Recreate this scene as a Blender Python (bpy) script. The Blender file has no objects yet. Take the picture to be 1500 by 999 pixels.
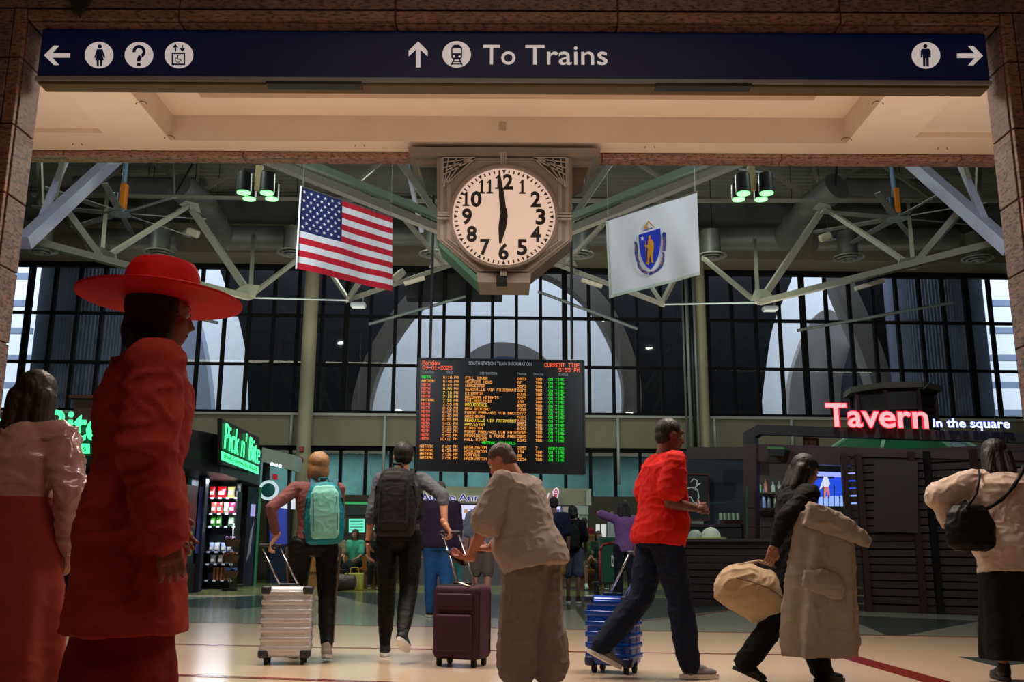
import bpy, bmesh, math, random
import numpy as np
from mathutils import Vector, Matrix, Euler

random.seed(7)
R = math.radians
SC = bpy.context.scene
COL = SC.collection

# ------------------------------------------------------------------ camera
F = 1400.0
CAM_H = 0.88
PITCH = R(12.4)
ROLL = 0.005
cam_d = bpy.data.cameras.new('camera')
cam_d.sensor_width = 36.0
cam_d.lens = 36.0 * F / 1500.0
cam_d.clip_start = 0.05
cam_d.clip_end = 300
cam = bpy.data.objects.new('camera', cam_d)
COL.objects.link(cam)
CAM_M = Matrix.Translation((0, 0, CAM_H)) @ Matrix.Rotation(R(90) + PITCH, 4, 'X') @ Matrix.Rotation(ROLL, 4, 'Z')
cam.matrix_world = CAM_M
SC.camera = cam

# ------------------------------------------------------------------ world: overcast late afternoon sky
SC.view_settings.view_transform = 'Standard'
SC.view_settings.look = 'None'
SC.view_settings.gamma = 1.0
SC.view_settings.use_curve_mapping = False
SC.view_settings.exposure = 0.0
world = bpy.data.worlds.new('sky')
SC.world = world
world.use_nodes = True
wn = world.node_tree.nodes
wn['Background'].inputs['Color'].default_value = (0.56, 0.66, 0.84, 1)
wn['Background'].inputs['Strength'].default_value = 4.5


def add_light(name, kind, loc, energy, color, size=1.0, size_y=None, target=None, spot=None, blend=0.6, spread=None):
    d = bpy.data.lights.new(name, kind)
    d.energy = energy
    d.color = color
    if kind == 'AREA':
        d.shape = 'RECTANGLE' if size_y else 'DISK'
        d.size = size
        if size_y:
            d.size_y = size_y
        if spread:
            d.spread = R(spread)
    elif kind == 'SPOT':
        d.spot_size = R(spot or 60)
        d.spot_blend = blend
        d.shadow_soft_size = size
    else:
        d.shadow_soft_size = size
    o = bpy.data.objects.new(name, d)
    COL.objects.link(o)
    o.location = loc
    t = Vector(target) if target else Vector(loc) - Vector((0, 0, 1))
    o.rotation_euler = (t - Vector(loc)).to_track_quat('-Z', 'Y').to_euler()
    return o


WARM = (1.0, 0.85, 0.73)
# vestibule downlights (recessed lamps of the arch between the two stone openings)
add_light('vestibule_downlight', 'AREA', (-2.0, 7.9, 5.12), 150, WARM, 1.6, target=(-1.8, 8.0, 0), spread=130)
add_light('vestibule_downlight', 'AREA', (2.0, 7.9, 5.12), 150, WARM, 1.6, target=(1.8, 8.0, 0), spread=130)
# unseen upward fill standing in for floor bounce on the plaster ceiling
add_light('ceiling_bounce_fill', 'AREA', (0, 8.1, 3.9), 75, WARM, 12.0, 2.4, target=(0, 8.1, 6))
# unseen fill added to brighten the near figures and front stone
add_light('corridor_fill', 'AREA', (0, 2.0, 5.0), 42, (1.0, 0.8, 0.64), 3.0, 1.0, target=(0, 4.4, 0))
# unseen fill lights added to brighten the hall
for hx, hy, he in ((-7, 17.5, 170), (7, 17.5, 80), (-3, 22.6, 210), (4, 22.6, 160), (-12, 22.6, 140)):
    add_light('hall_fill', 'AREA', (hx, hy, 10.0), he, (0.84, 1.0, 0.84), 0.3)
add_light('bulkhead_fill', 'AREA', (0, 27.2, 7.2), 120, (1.0, 0.94, 0.74), 26.0, 0.2, target=(0, 29, 9.2))  # unseen fill added to brighten the tan bulkhead
add_light('spandrel_fill', 'AREA', (0, 27.0, 4.2), 55, (1.0, 0.95, 0.78), 30.0, 0.2, target=(0, 30, 4.8))  # unseen fill added to brighten the spandrel band
add_light('roof_fill', 'AREA', (0, 20, 5.2), 300, (1.0, 0.95, 0.84), 14.0, 0.3, target=(0, 21, 12))  # unseen upward fill added to brighten the roof deck

add_light('hall_fill', 'AREA', (-4, 23.0, 6.2), 110, (0.90, 1.0, 0.84), 0.3)  # lower pair of unseen fills, added to lighten the back of the hall
add_light('hall_fill', 'AREA', (5, 23.0, 6.2), 80, (0.90, 1.0, 0.84), 0.3)
# unseen cool fills added past the far lintel to brighten flags and roof steel
for fx in (-4.2, 4.2):
    add_light('flag_fill', 'AREA', (fx, 10.5, 6.2), 210, (0.84, 0.92, 1.0), 0.5, target=(fx * 0.9, 14.5, 6.6))

# ------------------------------------------------------------------ pixel -> place helpers
def ray(px, py):
    d = Vector(((px - 750.0) / F, (499.5 - py) / F, -1.0))
    return (CAM_M.to_3x3() @ d)


CAM_P = Vector((0, 0, CAM_H))


def hit(px, py, P, N):
    d = ray(px, py)
    t = (Vector(P) - CAM_P).dot(Vector(N)) / d.dot(Vector(N))
    return CAM_P + d * t


def at(px, py, y):
    return hit(px, py, (0, y, 0), (0, 1, 0))


def G(px, py, z=0.0):
    return hit(px, py, (0, 0, z), (0, 0, 1))


def lin(c):
    c = c / 255.0
    return c / 12.92 if c <= 0.04045 else ((c + 0.055) / 1.055) ** 2.4


# ------------------------------------------------------------------ materials
MATS = {}


def mat(name, rgb, rough=0.55, metal=0.0, var=None, bump=None, emit=None, rgb2=None, coat=0.0, spec=None, trans=None):
    if name in MATS:
        return MATS[name]
    m = bpy.data.materials.new(name)
    m.use_nodes = True
    nt = m.node_tree
    b = nt.nodes['Principled BSDF']
    c = (lin(rgb[0]), lin(rgb[1]), lin(rgb[2]), 1)
    b.inputs['Base Color'].default_value = c
    b.inputs['Roughness'].default_value = rough
    b.inputs['Metallic'].default_value = metal
    if coat:
        b.inputs['Coat Weight'].default_value = coat
    if spec is not None:
        b.inputs['Specular IOR Level'].default_value = spec
    tc = None
    if var or bump:
        tc = nt.nodes.new('ShaderNodeTexCoord')
    if var:
        n = nt.nodes.new('ShaderNodeTexNoise')
        n.inputs['Scale'].default_value = var[0]
        n.inputs['Detail'].default_value = 6
        n.inputs['Roughness'].default_value = 0.65
        nt.links.new(tc.outputs['Object'], n.inputs['Vector'])
        r = nt.nodes.new('ShaderNodeValToRGB')
        r.color_ramp.elements[0].position = 0.32
        r.color_ramp.elements[1].position = 0.68
        a = var[1]
        if rgb2:
            r.color_ramp.elements[0].color = (lin(rgb2[0]), lin(rgb2[1]), lin(rgb2[2]), 1)
        else:
            r.color_ramp.elements[0].color = (c[0] * (1 - a), c[1] * (1 - a), c[2] * (1 - a), 1)
        r.color_ramp.elements[1].color = (c[0] * (1 + a * 0.5), c[1] * (1 + a * 0.5), c[2] * (1 + a * 0.5), 1)
        nt.links.new(n.outputs['Fac'], r.inputs['Fac'])
        nt.links.new(r.outputs['Color'], b.inputs['Base Color'])
    if bump:
        n2 = nt.nodes.new('ShaderNodeTexNoise')
        n2.inputs['Scale'].default_value = bump[0]
        n2.inputs['Detail'].default_value = 4
        nt.links.new(tc.outputs['Object'], n2.inputs['Vector'])
        bp = nt.nodes.new('ShaderNodeBump')
        bp.inputs['Strength'].default_value = bump[1]
        bp.inputs['Distance'].default_value = 0.01
        nt.links.new(n2.outputs['Fac'], bp.inputs['Height'])
        nt.links.new(bp.outputs['Normal'], b.inputs['Normal'])
    if emit:
        e = emit[0]
        b.inputs['Emission Color'].default_value = (lin(e[0]), lin(e[1]), lin(e[2]), 1)
        b.inputs['Emission Strength'].default_value = emit[1]
    MATS[name] = m
    return m


def glass_mat(name, tint=(0.8, 0.9, 0.92), gloss=0.10, rough=0.02):
    m = bpy.data.materials.new(name)
    m.use_nodes = True
    nt = m.node_tree
    for n in list(nt.nodes):
        if n.type != 'OUTPUT_MATERIAL':
            nt.nodes.remove(n)
    out = [n for n in nt.nodes if n.type == 'OUTPUT_MATERIAL'][0]
    t = nt.nodes.new('ShaderNodeBsdfTransparent')
    t.inputs['Color'].default_value = (*tint, 1)
    g = nt.nodes.new('ShaderNodeBsdfGlossy')
    g.inputs['Roughness'].default_value = rough
    fr = nt.nodes.new('ShaderNodeFresnel')
    fr.inputs['IOR'].default_value = 1.45
    mx = nt.nodes.new('ShaderNodeMixShader')
    nt.links.new(fr.outputs['Fac'], mx.inputs['Fac'])
    nt.links.new(t.outputs['BSDF'], mx.inputs[1])
    nt.links.new(g.outputs['BSDF'], mx.inputs[2])
    nt.links.new(mx.outputs['Shader'], out.inputs['Surface'])
    MATS[name] = m
    return m


def granite(name, a, b_, dark):
    m = mat(name, a, 0.38, var=(9.0, 0.2), rgb2=b_, bump=(60, 0.12))
    nt = m.node_tree
    bs = nt.nodes['Principled BSDF']
    src = bs.inputs['Base Color'].links[0].from_socket
    tc = [n for n in nt.nodes if n.type == 'TEX_COORD'][0]
    mp = nt.nodes.new('ShaderNodeMapping')
    mp.inputs['Scale'].default_value = (22, 22, 70)
    n = nt.nodes.new('ShaderNodeTexNoise')
    n.inputs['Scale'].default_value = 1.0
    n.inputs['Detail'].default_value = 5
    nt.links.new(tc.outputs['Object'], mp.inputs['Vector'])
    nt.links.new(mp.outputs['Vector'], n.inputs['Vector'])
    r = nt.nodes.new('ShaderNodeValToRGB')
    r.color_ramp.elements[0].position = 0.36
    r.color_ramp.elements[1].position = 0.52
    r.color_ramp.elements[0].color = (1, 1, 1, 1)
    r.color_ramp.elements[1].color = (0, 0, 0, 1)
    nt.links.new(n.outputs['Fac'], r.inputs['Fac'])
    mx = nt.nodes.new('ShaderNodeMixRGB')
    mx.inputs['Color2'].default_value = (lin(dark[0]), lin(dark[1]), lin(dark[2]), 1)
    nt.links.new(r.outputs['Color'], mx.inputs['Fac'])
    nt.links.new(src, mx.inputs['Color1'])
    nt.links.new(mx.outputs['Color'], bs.inputs['Base Color'])
    return m


M_granite = granite('granite', (132, 106, 94), (104, 82, 74), (60, 47, 44))
M_granite_lt = granite('granite_band', (158, 118, 96), (128, 94, 76), (80, 60, 52))
M_grout = mat('grout', (96, 58, 46), 0.9)
M_plaster = mat('ceiling_plaster', (222, 200, 176), 0.8, var=(0.8, 0.06))
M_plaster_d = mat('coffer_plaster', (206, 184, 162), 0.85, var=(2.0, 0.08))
M_black = mat('black_paint', (14, 14, 15), 0.45)
M_mull = mat('mullion_black', (9, 10, 12), 0.75, spec=.15)
M_tanwall = mat('tan_wall', (120, 114, 92), 0.8, var=(0.6, 0.12))
M_steel = mat('truss_paint', (108, 104, 90), 0.55, var=(1.5, 0.12))
M_steel_b = mat('truss_bluegrey', (136, 136, 152), 0.5, var=(1.5, 0.12))
M_duct = mat('duct_metal', (104, 104, 100), 0.5, metal=0.3, var=(1.0, 0.15))
M_white = mat('white_paint', (225, 225, 220), 0.5)
M_greypanel = mat('grey_metal_panel', (120, 130, 130), 0.45, metal=0.2)
M_chrome = mat('chrome', (200, 200, 205), 0.25, metal=1.0)
M_rubber = mat('rubber', (16, 16, 17), 0.75)
M_darkwall = mat('dark_wall', (28, 30, 34), 0.7)


# ------------------------------------------------------------------ mesh builder
def frame_of(d):
    d = Vector(d).normalized()
    up = Vector((0, 0, 1)) if abs(d.z) < 0.95 else Vector((0, 1, 0))
    x = d.cross(up).normalized()
    y = x.cross(d).normalized()
    return x, y, d


class MB:
    def __init__(self):
        self.v = []
        self.f = []

    def add(self, vs, fs):
        n = len(self.v)
        self.v += [tuple(p) for p in vs]
        self.f += [tuple(i + n for i in f) for f in fs]
        return self

    def box(self, c, s, M=None):
        x, y, z = s[0] / 2, s[1] / 2, s[2] / 2
        vs = [Vector((a * x, b * y, d * z)) for a in (-1, 1) for b in (-1, 1) for d in (-1, 1)]
        if M is not None:
            vs = [M @ v for v in vs]
        c = Vector(c)
        vs = [v + c for v in vs]
        return self.add(vs, [(0, 1, 3, 2), (4, 6, 7, 5), (0, 4, 5, 1), (2, 3, 7, 6), (0, 2, 6, 4), (1, 5, 7, 3)])

    def bb(self, x0, x1, y0, y1, z0, z1):
        return self.box(((x0 + x1) / 2, (y0 + y1) / 2, (z0 + z1) / 2), (x1 - x0, y1 - y0, z1 - z0))

    def bar(self, p, q, w, h=None):
        """box beam from p to q"""
        p, q = Vector(p), Vector(q)
        h = h or w
        x, y, d = frame_of(q - p)
        vs = []
        for e in (p, q):
            for a, b in ((-1, -1), (1, -1), (1, 1), (-1, 1)):
                vs.append(e + x * a * w / 2 + y * b * h / 2)
        return self.add(vs, [(0, 1, 2, 3), (7, 6, 5, 4), (0, 4, 5, 1), (1, 5, 6, 2), (2, 6, 7, 3), (3, 7, 4, 0)])

    def cyl(self, p, q, r, r2=None, n=14, caps=True):
        p, q = Vector(p), Vector(q)
        r2 = r if r2 is None else r2
        x, y, d = frame_of(q - p)
        vs = []
        for e, rr in ((p, r), (q, r2)):
            for i in range(n):
                a = 2 * math.pi * i / n
                vs.append(e + (x * math.cos(a) + y * math.sin(a)) * rr)
        fs = [(i, (i + 1) % n, n + (i + 1) % n, n + i) for i in range(n)]
        if caps:
            fs += [tuple(range(n - 1, -1, -1)), tuple(range(n, 2 * n))]
        return self.add(vs, fs)

    def tube(self, pts, r, n=8):
        for a, b in zip(pts[:-1], pts[1:]):
            self.cyl(a, b, r, n=n)
        return self

    def rings(self, rings, closed=True):
        """loft: list of lists of points"""
        n = len(rings[0])
        vs = [p for r_ in rings for p in r_]
        fs = []
        for k in range(len(rings) - 1):
            for i in range(n):
                fs.append((k * n + i, k * n + (i + 1) % n, (k + 1) * n + (i + 1) % n, (k + 1) * n + i))
        if closed:
            fs.append(tuple(range(n - 1, -1, -1)))
            m = (len(rings) - 1) * n
            fs.append(tuple(range(m, m + n)))
        return self.add(vs, fs)

    def ell(self, c, r, M=None, nu=14, nv=8):
        c = Vector(c)
        if not hasattr(r, '__len__'):
            r = (r, r, r)
        rs = []
        for j in range(nv + 1):
            t = math.pi * (j + 0.0001) / (nv + 0.0002) - math.pi / 2
            row = []
            for i in range(nu):
                a = 2 * math.pi * i / nu
                v = Vector((r[0] * math.cos(t) * math.cos(a), r[1] * math.cos(t) * math.sin(a), r[2] * math.sin(t)))
                if M is not None:
                    v = M @ v
                row.append(c + v)
            rs.append(row)
        return self.rings(rs)

    def cap(self, p, q, r, r2=None, n=12):
        """tapered capsule"""
        p, q = Vector(p), Vector(q)
        r2 = r if r2 is None else r2
        x, y, d = frame_of(q - p)
        rs = []
        for a in (-85, -60, -30, 0):
            rr, o = r * math.cos(R(a)), r * math.sin(R(a))
            rs.append([p + d * o + (x * math.cos(t) + y * math.sin(t)) * rr for t in [2 * math.pi * i / n for i in range(n)]])
        for a in (0, 30, 60, 85):
            rr, o = r2 * math.cos(R(a)), r2 * math.sin(R(a))
            rs.append([q + d * o + (x * math.cos(t) + y * math.sin(t)) * rr for t in [2 * math.pi * i / n for i in range(n)]])
        return self.rings(rs)

    def prism(self, pts, off):
        """polygon (3d pts) extruded by off"""
        off = Vector(off)
        n = len(pts)
        a = [Vector(p) for p in pts]
        vs = a + [p + off for p in a]
        fs = [tuple(range(n)), tuple(range(2 * n - 1, n - 1, -1))]
        fs += [(i, n + i, n + (i + 1) % n, (i + 1) % n) for i in range(n)]
        return self.add(vs, fs)

    def rbox(self, c, s, r, M=None, seg=3):
        """rounded box: loft of rounded rectangles"""
        hx, hy, hz = s[0] / 2, s[1] / 2, s[2] / 2
        r = min(r, hx * 0.98, hy * 0.98, hz * 0.98)
        c = Vector(c)
        rs = []
        prof = []
        for k in range(seg + 1):
            a = math.pi / 2 * k / seg
            prof.append((-hz + r - r * math.cos(a), r - r * math.sin(a)))
        prof2 = [(-z, i) for z, i in reversed(prof)]
        for z, ins in prof + prof2:
            row = []
            rr = max(r - ins, 0.0005)
            for cx, cy, a0 in ((1, 1, 0), (-1, 1, 90), (-1, -1, 180), (1, -1, 270)):
                for k in range(seg + 1):
                    a = R(a0 + 90 * k / seg)
                    v = Vector((cx * (hx - r) + rr * math.cos(a), cy * (hy - r) + rr * math.sin(a), z))
                    if M is not None:
                        v = M @ v
                    row.append(c + v)
            rs.append(row)
        return self.rings(rs)

    def build(self, name, m, parent=None, smooth=False, kind=None, label=None, cat=None, group=None, auto=None):
        me = bpy.data.meshes.new(name)
        if parent is None:
            xs = [p[0] for p in self.v]
            ys = [p[1] for p in self.v]
            zs = [p[2] for p in self.v]
            org = Vector(((min(xs) + max(xs)) / 2, (min(ys) + max(ys)) / 2, min(zs)))
            vs = [tuple(Vector(p) - org) for p in self.v]
        else:
            W = parent.get('_w')
            inv = WM[parent.name].inverted()
            vs = [tuple(inv @ Vector(p)) for p in self.v]
        me.from_pydata(vs, [], self.f)
        me.validate()
        bm = bmesh.new()
        bm.from_mesh(me)
        bmesh.ops.recalc_face_normals(bm, faces=bm.faces)
        bm.to_mesh(me)
        bm.free()
        if smooth:
            me.polygons.foreach_set('use_smooth', [True] * len(me.polygons))
            if auto:
                me.set_sharp_from_angle(angle=R(auto))
        o = bpy.data.objects.new(name, me)
        COL.objects.link(o)
        if m is not None:
            me.materials.append(m)
        if parent is None:
            o.location = org
            WM[o.name] = Matrix.Translation(org)
        else:
            o.parent = parent
            WM[o.name] = WM[parent.name].copy()
        tag(o, label, cat, group, kind)
        return o


WM = {}


def tag(o, label=None, cat=None, group=None, kind=None):
    if label:
        o['label'] = label
    if cat:
        o['category'] = cat
    if group:
        o['group'] = group
    if kind:
        o['kind'] = kind
    return o


def empty(name, loc, rz=0.0, label=None, cat=None, group=None, kind=None):
    o = bpy.data.objects.new(name, None)
    o.empty_display_size = 0.1
    COL.objects.link(o)
    o.location = loc
    o.rotation_euler = (0, 0, rz)
    WM[o.name] = Matrix.Translation(Vector(loc)) @ Matrix.Rotation(rz, 4, 'Z')
    return tag(o, label, cat, group, kind)


def dup(root, loc, rz=None, label=None, group=None):
    r = root.copy()
    COL.objects.link(r)
    r.location = loc
    if rz is not None:
        r.rotation_euler = (0, 0, rz)
    if label:
        r['label'] = label
    if group:
        r['group'] = group
    for ch in list(root.children):
        c = ch.copy()
        COL.objects.link(c)
        c.parent = r
        for g in ch.children:
            d = g.copy()
            COL.objects.link(d)
            d.parent = c
    return r


def poly(pts, P, N, t):
    """pixel polygon onto plane (P,N), extruded t away from the camera along N"""
    q = [hit(x, y, P, N) for x, y in pts]
    n = Vector(N).normalized()
    if (q[0] - CAM_P).dot(n) < 0:
        n = -n
    return q, n * t


_caph = None


def text(s, A, B, h, m, parent, name='lettering', depth=0.01, bold=0.0, shear=0.0, face=None, spacing=1.0, label=None, up=None, lift=0.002, split=False, **kw):
    """lettering whose baseline runs from A to B with capital height h; faces the camera side"""
    global _caph
    if _caph is None:
        c = bpy.data.curves.new('t', 'FONT')
        c.body = 'H'
        o = bpy.data.objects.new('t', c)
        me = bpy.data.meshes.new_from_object(o)
        _caph = max(v.co.y for v in me.vertices)
        bpy.data.objects.remove(o)
    c = bpy.data.curves.new('t', 'FONT')
    c.body = s
    c.offset = bold
    c.shear = shear
    c.space_character = spacing
    c.resolution_u = 3
    o = bpy.data.objects.new('t', c)
    me = bpy.data.meshes.new_from_object(o)
    bpy.data.objects.remove(o)
    A, B = Vector(A), Vector(B)
    xs = [v.co.x for v in me.vertices]
    x0, x1 = min(xs), max(xs)
    sx = (B - A).length / (x1 - x0)
    sy = h / _caph
    X = (B - A).normalized()
    Z = Vector(up).normalized() if up else Vector((0, 0, 1))
    N = X.cross(Z).normalized()       # points towards the viewer
    Y = Z
    vs = [A + X * (v.co.x - x0) * sx + Y * v.co.y * sy + N * lift for v in me.vertices]
    fs = [tuple(p.vertices) for p in me.polygons]
    if split:
        # one object per letter: connected islands, dots joined to the stem they stand over
        par = list(range(len(vs)))
        def find(i):
            while par[i] != i:
                par[i] = par[par[i]]
                i = par[i]
            return i
        for f in fs:
            for i in f[1:]:
                par[find(i)] = find(f[0])
        comp = {}
        for f in fs:
            comp.setdefault(find(f[0]), []).append(f)
        xx = [v.co.x for v in me.vertices]
        grp = []
        for fl_ in comp.values():
            ids = {i for f in fl_ for i in f}
            a, b = min(xx[i] for i in ids), max(xx[i] for i in ids)
            for g_ in grp:
                if min(b, g_[1]) - max(a, g_[0]) > .5 * min(b - a, g_[1] - g_[0]):
                    g_[0], g_[1] = min(a, g_[0]), max(b, g_[1])
                    g_[2] += fl_
                    break
            else:
                grp.append([a, b, list(fl_)])
        grp.sort(key=lambda g_: g_[0])
        for _, _, fl_ in grp:
            ids = sorted({i for f in fl_ for i in f})
            mp_ = {i: k for k, i in enumerate(ids)}
            n_ = len(ids)
            mb = MB()
            mb.v = [tuple(vs[i] + N * depth) for i in ids] + [tuple(vs[i]) for i in ids]
            ff = [tuple(mp_[i] for i in f) for f in fl_]
            mb.f = ff + [tuple(i + n_ for i in reversed(f)) for f in ff]
            es = {(f[i], f[(i + 1) % len(f)]) for f in ff for i in range(len(f))}
            mb.f += [(a, a + n_, b + n_, b) for a, b in es if (b, a) not in es]
            mb.build(name, m, parent, label=label, **kw)
        bpy.data.meshes.remove(me)
        return None
    mb = MB()
    nv = len(vs)
    # front, back and sides
    mb.v = [tuple(p + N * depth) for p in vs] + [tuple(p) for p in vs]
    mb.f = fs + [tuple(i + nv for i in reversed(f)) for f in fs]
    cnt = {}
    for f in fs:
        for i in range(len(f)):
            e = (f[i], f[(i + 1) % len(f)])
            cnt[e] = 1
    for (a, b) in cnt:
        if (b, a) not in cnt:
            mb.f.append((a, a + nv, b + nv, b))
    bpy.data.meshes.remove(me)
    ob = mb.build(name, m, parent, label=label, **kw)
    return ob


# 5x7 dot font
FONT = {}
_rows = """
A 01110 10001 10001 11111 10001 10001 10001
B 11110 10001 10001 11110 10001 10001 11110
C 01110 10001 10000 10000 10000 10001 01110
D 11110 10001 10001 10001 10001 10001 11110
E 11111 10000 10000 11110 10000 10000 11111
F 11111 10000 10000 11110 10000 10000 10000
G 01110 10001 10000 10111 10001 10001 01110
H 10001 10001 10001 11111 10001 10001 10001
I 01110 00100 00100 00100 00100 00100 01110
J 00111 00010 00010 00010 00010 10010 01100
K 10001 10010 10100 11000 10100 10010 10001
L 10000 10000 10000 10000 10000 10000 11111
M 10001 11011 10101 10101 10001 10001 10001
N 10001 11001 10101 10011 10001 10001 10001
O 01110 10001 10001 10001 10001 10001 01110
P 11110 10001 10001 11110 10000 10000 10000
Q 01110 10001 10001 10001 10101 10010 01101
R 11110 10001 10001 11110 10100 10010 10001
S 01111 10000 10000 01110 00001 00001 11110
T 11111 00100 00100 00100 00100 00100 00100
U 10001 10001 10001 10001 10001 10001 01110
V 10001 10001 10001 10001 10001 01010 00100
W 10001 10001 10001 10101 10101 11011 10001
X 10001 01010 00100 00100 00100 01010 10001
Y 10001 10001 01010 00100 00100 00100 00100
Z 11111 00001 00010 00100 01000 10000 11111
0 01110 10001 10001 10001 10001 10001 01110
1 00100 01100 00100 00100 00100 00100 01110
2 01110 10001 00001 00110 01000 10000 11111
3 01110 10001 00001 00110 00001 10001 01110
4 00010 00110 01010 10010 11111 00010 00010
5 11111 10000 11110 00001 00001 10001 01110
6 01110 10000 11110 10001 10001 10001 01110
7 11111 00001 00010 00100 01000 01000 01000
8 01110 10001 10001 01110 10001 10001 01110
9 01110 10001 10001 01111 00001 00001 01110
: 00000 00100 00100 00000 00100 00100 00000
/ 00001 00001 00010 00100 01000 10000 10000
- 00000 00000 00000 11111 00000 00000 00000
& 01100 10010 10100 01000 10101 10010 01101
o 00000 00000 01110 10001 10001 10001 01110
n 00000 00000 10110 11001 10001 10001 10001
d 00001 00001 01101 10011 10001 10001 01111
a 00000 00000 01110 00001 01111 10001 01111
y 00000 00000 10001 10001 01111 00001 01110
# 01010 01010 11111 01010 11111 01010 01010
"""
for ln in _rows.strip().split('\n'):
    k = ln.split(' ')
    FONT[k[0]] = k[1:]


def dots(mb, s, A, X, Z, cw, ch, N):
    """dot lettering; A top-left, cw cell pitch, ch char height"""
    dx, dz = cw / 6.0, ch / 7.0
    for ci, chh in enumerate(s):
        g = FONT.get(chh)
        if not g:
            continue
        for r_, row in enumerate(g):
            c = 0
            while c < 5:
                if row[c] == '1':
                    e = c
                    while e < 5 and row[e] == '1':
                        e += 1
                    p = A + X * (ci * cw + c * dx) - Z * (r_ * dz) + N
                    w = (e - c) * dx
                    mb.add([p, p + X * w, p + X * w - Z * dz * 0.8, p - Z * dz * 0.8], [(0, 3, 2, 1)])
                    c = e
                else:
                    c += 1
    return mb
# ================================================================== SETTING
YF = 6.0           # front face of the stone portal
YB = 6.28
XL = at(20, 180, YF).x
XR = at(1483, 180, YF).x
ZT = 4.47          # underside of lintel
ZC = at(750, 223, 9.8).z     # plaster ceiling height of vestibule
YFAR = 9.8

# ---- floor
fl = MB().bb(-24, 24, -4, 34, -0.2, 0).build('floor', mat('terrazzo_cream', (200, 178, 152), 0.17, var=(45, 0.10), bump=(180, 0.02)), kind='structure')


def inlay(name, px, m, z=0.0015):
    q = [G(x, y, z) for x, y in px]
    MB().prism(q, (0, 0, -0.0012)).build(name, m, fl)


M_terr_grey = mat('terrazzo_grey_green', (150, 156, 140), 0.14, var=(50, 0.12))
M_terr_dark = mat('terrazzo_dark_teal', (66, 80, 76), 0.14, var=(50, 0.15))
M_terr_olive = mat('terrazzo_olive', (120, 122, 74), 0.16, var=(50, 0.12))
M_terr_red = mat('terrazzo_red', (120, 34, 26), 0.2, var=(50, 0.12))
def Lx(x):
    """far thin red line"""
    return 909.5 + (x - 180) * 0.0187
inlay('inlay_field', [(-900, 890), (-900, 870), (2200, 880), (2300, 948), (750, Lx(750)), (180, Lx(180))], M_terr_grey, 0.0010)
inlay('inlay_field', [(-600, 868), (-600, 838), (2200, 838), (2200, 884), (700, 873)], M_terr_olive, 0.0013)
inlay('inlay_wedge', [(470, 866), (520, 880), (640, 906), (760, 905), (860, 889), (1000, 884), (1000, 876), (700, 871)], M_terr_dark, 0.0016)
inlay('inlay_wedge', [(1228, 901), (1300, 931), (1330, 930), (1440, 909)], M_terr_dark, 0.0016)
inlay('inlay_wedge', [(860, 915), (1000, 902), (1080, 891), (1000, 884), (900, 884), (840, 890)], M_terr_dark, 0.0017)
inlay('inlay_wedge', [(200, 888), (290, 877), (380, 872), (480, 880), (350, 892)], M_terr_dark, 0.0016)
inlay('inlay_wedge', [(1403, 962), (1560, 966), (1460, 976)], M_terr_dark, 0.0016)
inlay('inlay_wedge', [(780, 857), (1010, 866), (1000, 873), (880, 870)], M_terr_dark, 0.0018)


def stripe(pts, w):
    for (a, b) in zip(pts[:-1], pts[1:]):
        A, B = G(*a, 0.0025), G(*b, 0.0025)
        d = (B - A).normalized()
        n = Vector((-d.y, d.x, 0)) * w / 2
        MB().prism([A - n, B - n, B + n, A + n], (0, 0, -0.0012)).build('inlay_strip', M_terr_red, fl)


stripe([(-300, 901), (180, Lx(180)), (750, Lx(750)), (1700, 938)], 0.07)
stripe([(228, 943), (480, 948), (800, 954), (1240, 960)], 0.07)
stripe([(100, 1000), (228, 945)], 0.20)
stripe([(1240, 961), (1420, 1012)], 0.20)
stripe([(-100, 980), (160, 985), (500, 997), (900, 1012)], 0.09)
stripe([(880, 914), (1010, 903), (1090, 890)], 0.07)

# ---- stone portal
W = MB()
W.bb(XL - 6, XL + 0.02 - 0.03, YF + 0.02, YB - 0.02, 0, ZT + 0.02)
W.bb(XR + 0.01, XR + 6, YF + 0.02, YB - 0.02, 0, ZT + 0.02)
W.bb(XL - 6, XR + 6, YF + 0.02, YB - 0.02, ZT + 0.02, 7.0)
portal = W.build('wall_front', M_grout, kind='structure')
GAP = 0.012


def panel(x0, x1, y0, y1, z0, z1, m=M_granite, par=None):
    MB().rbox(((x0 + x1) / 2, (y0 + y1) / 2, (z0 + z1) / 2), (x1 - x0, y1 - y0, z1 - z0), 0.004, seg=1).build('stone_panel', m, par or portal)


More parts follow.
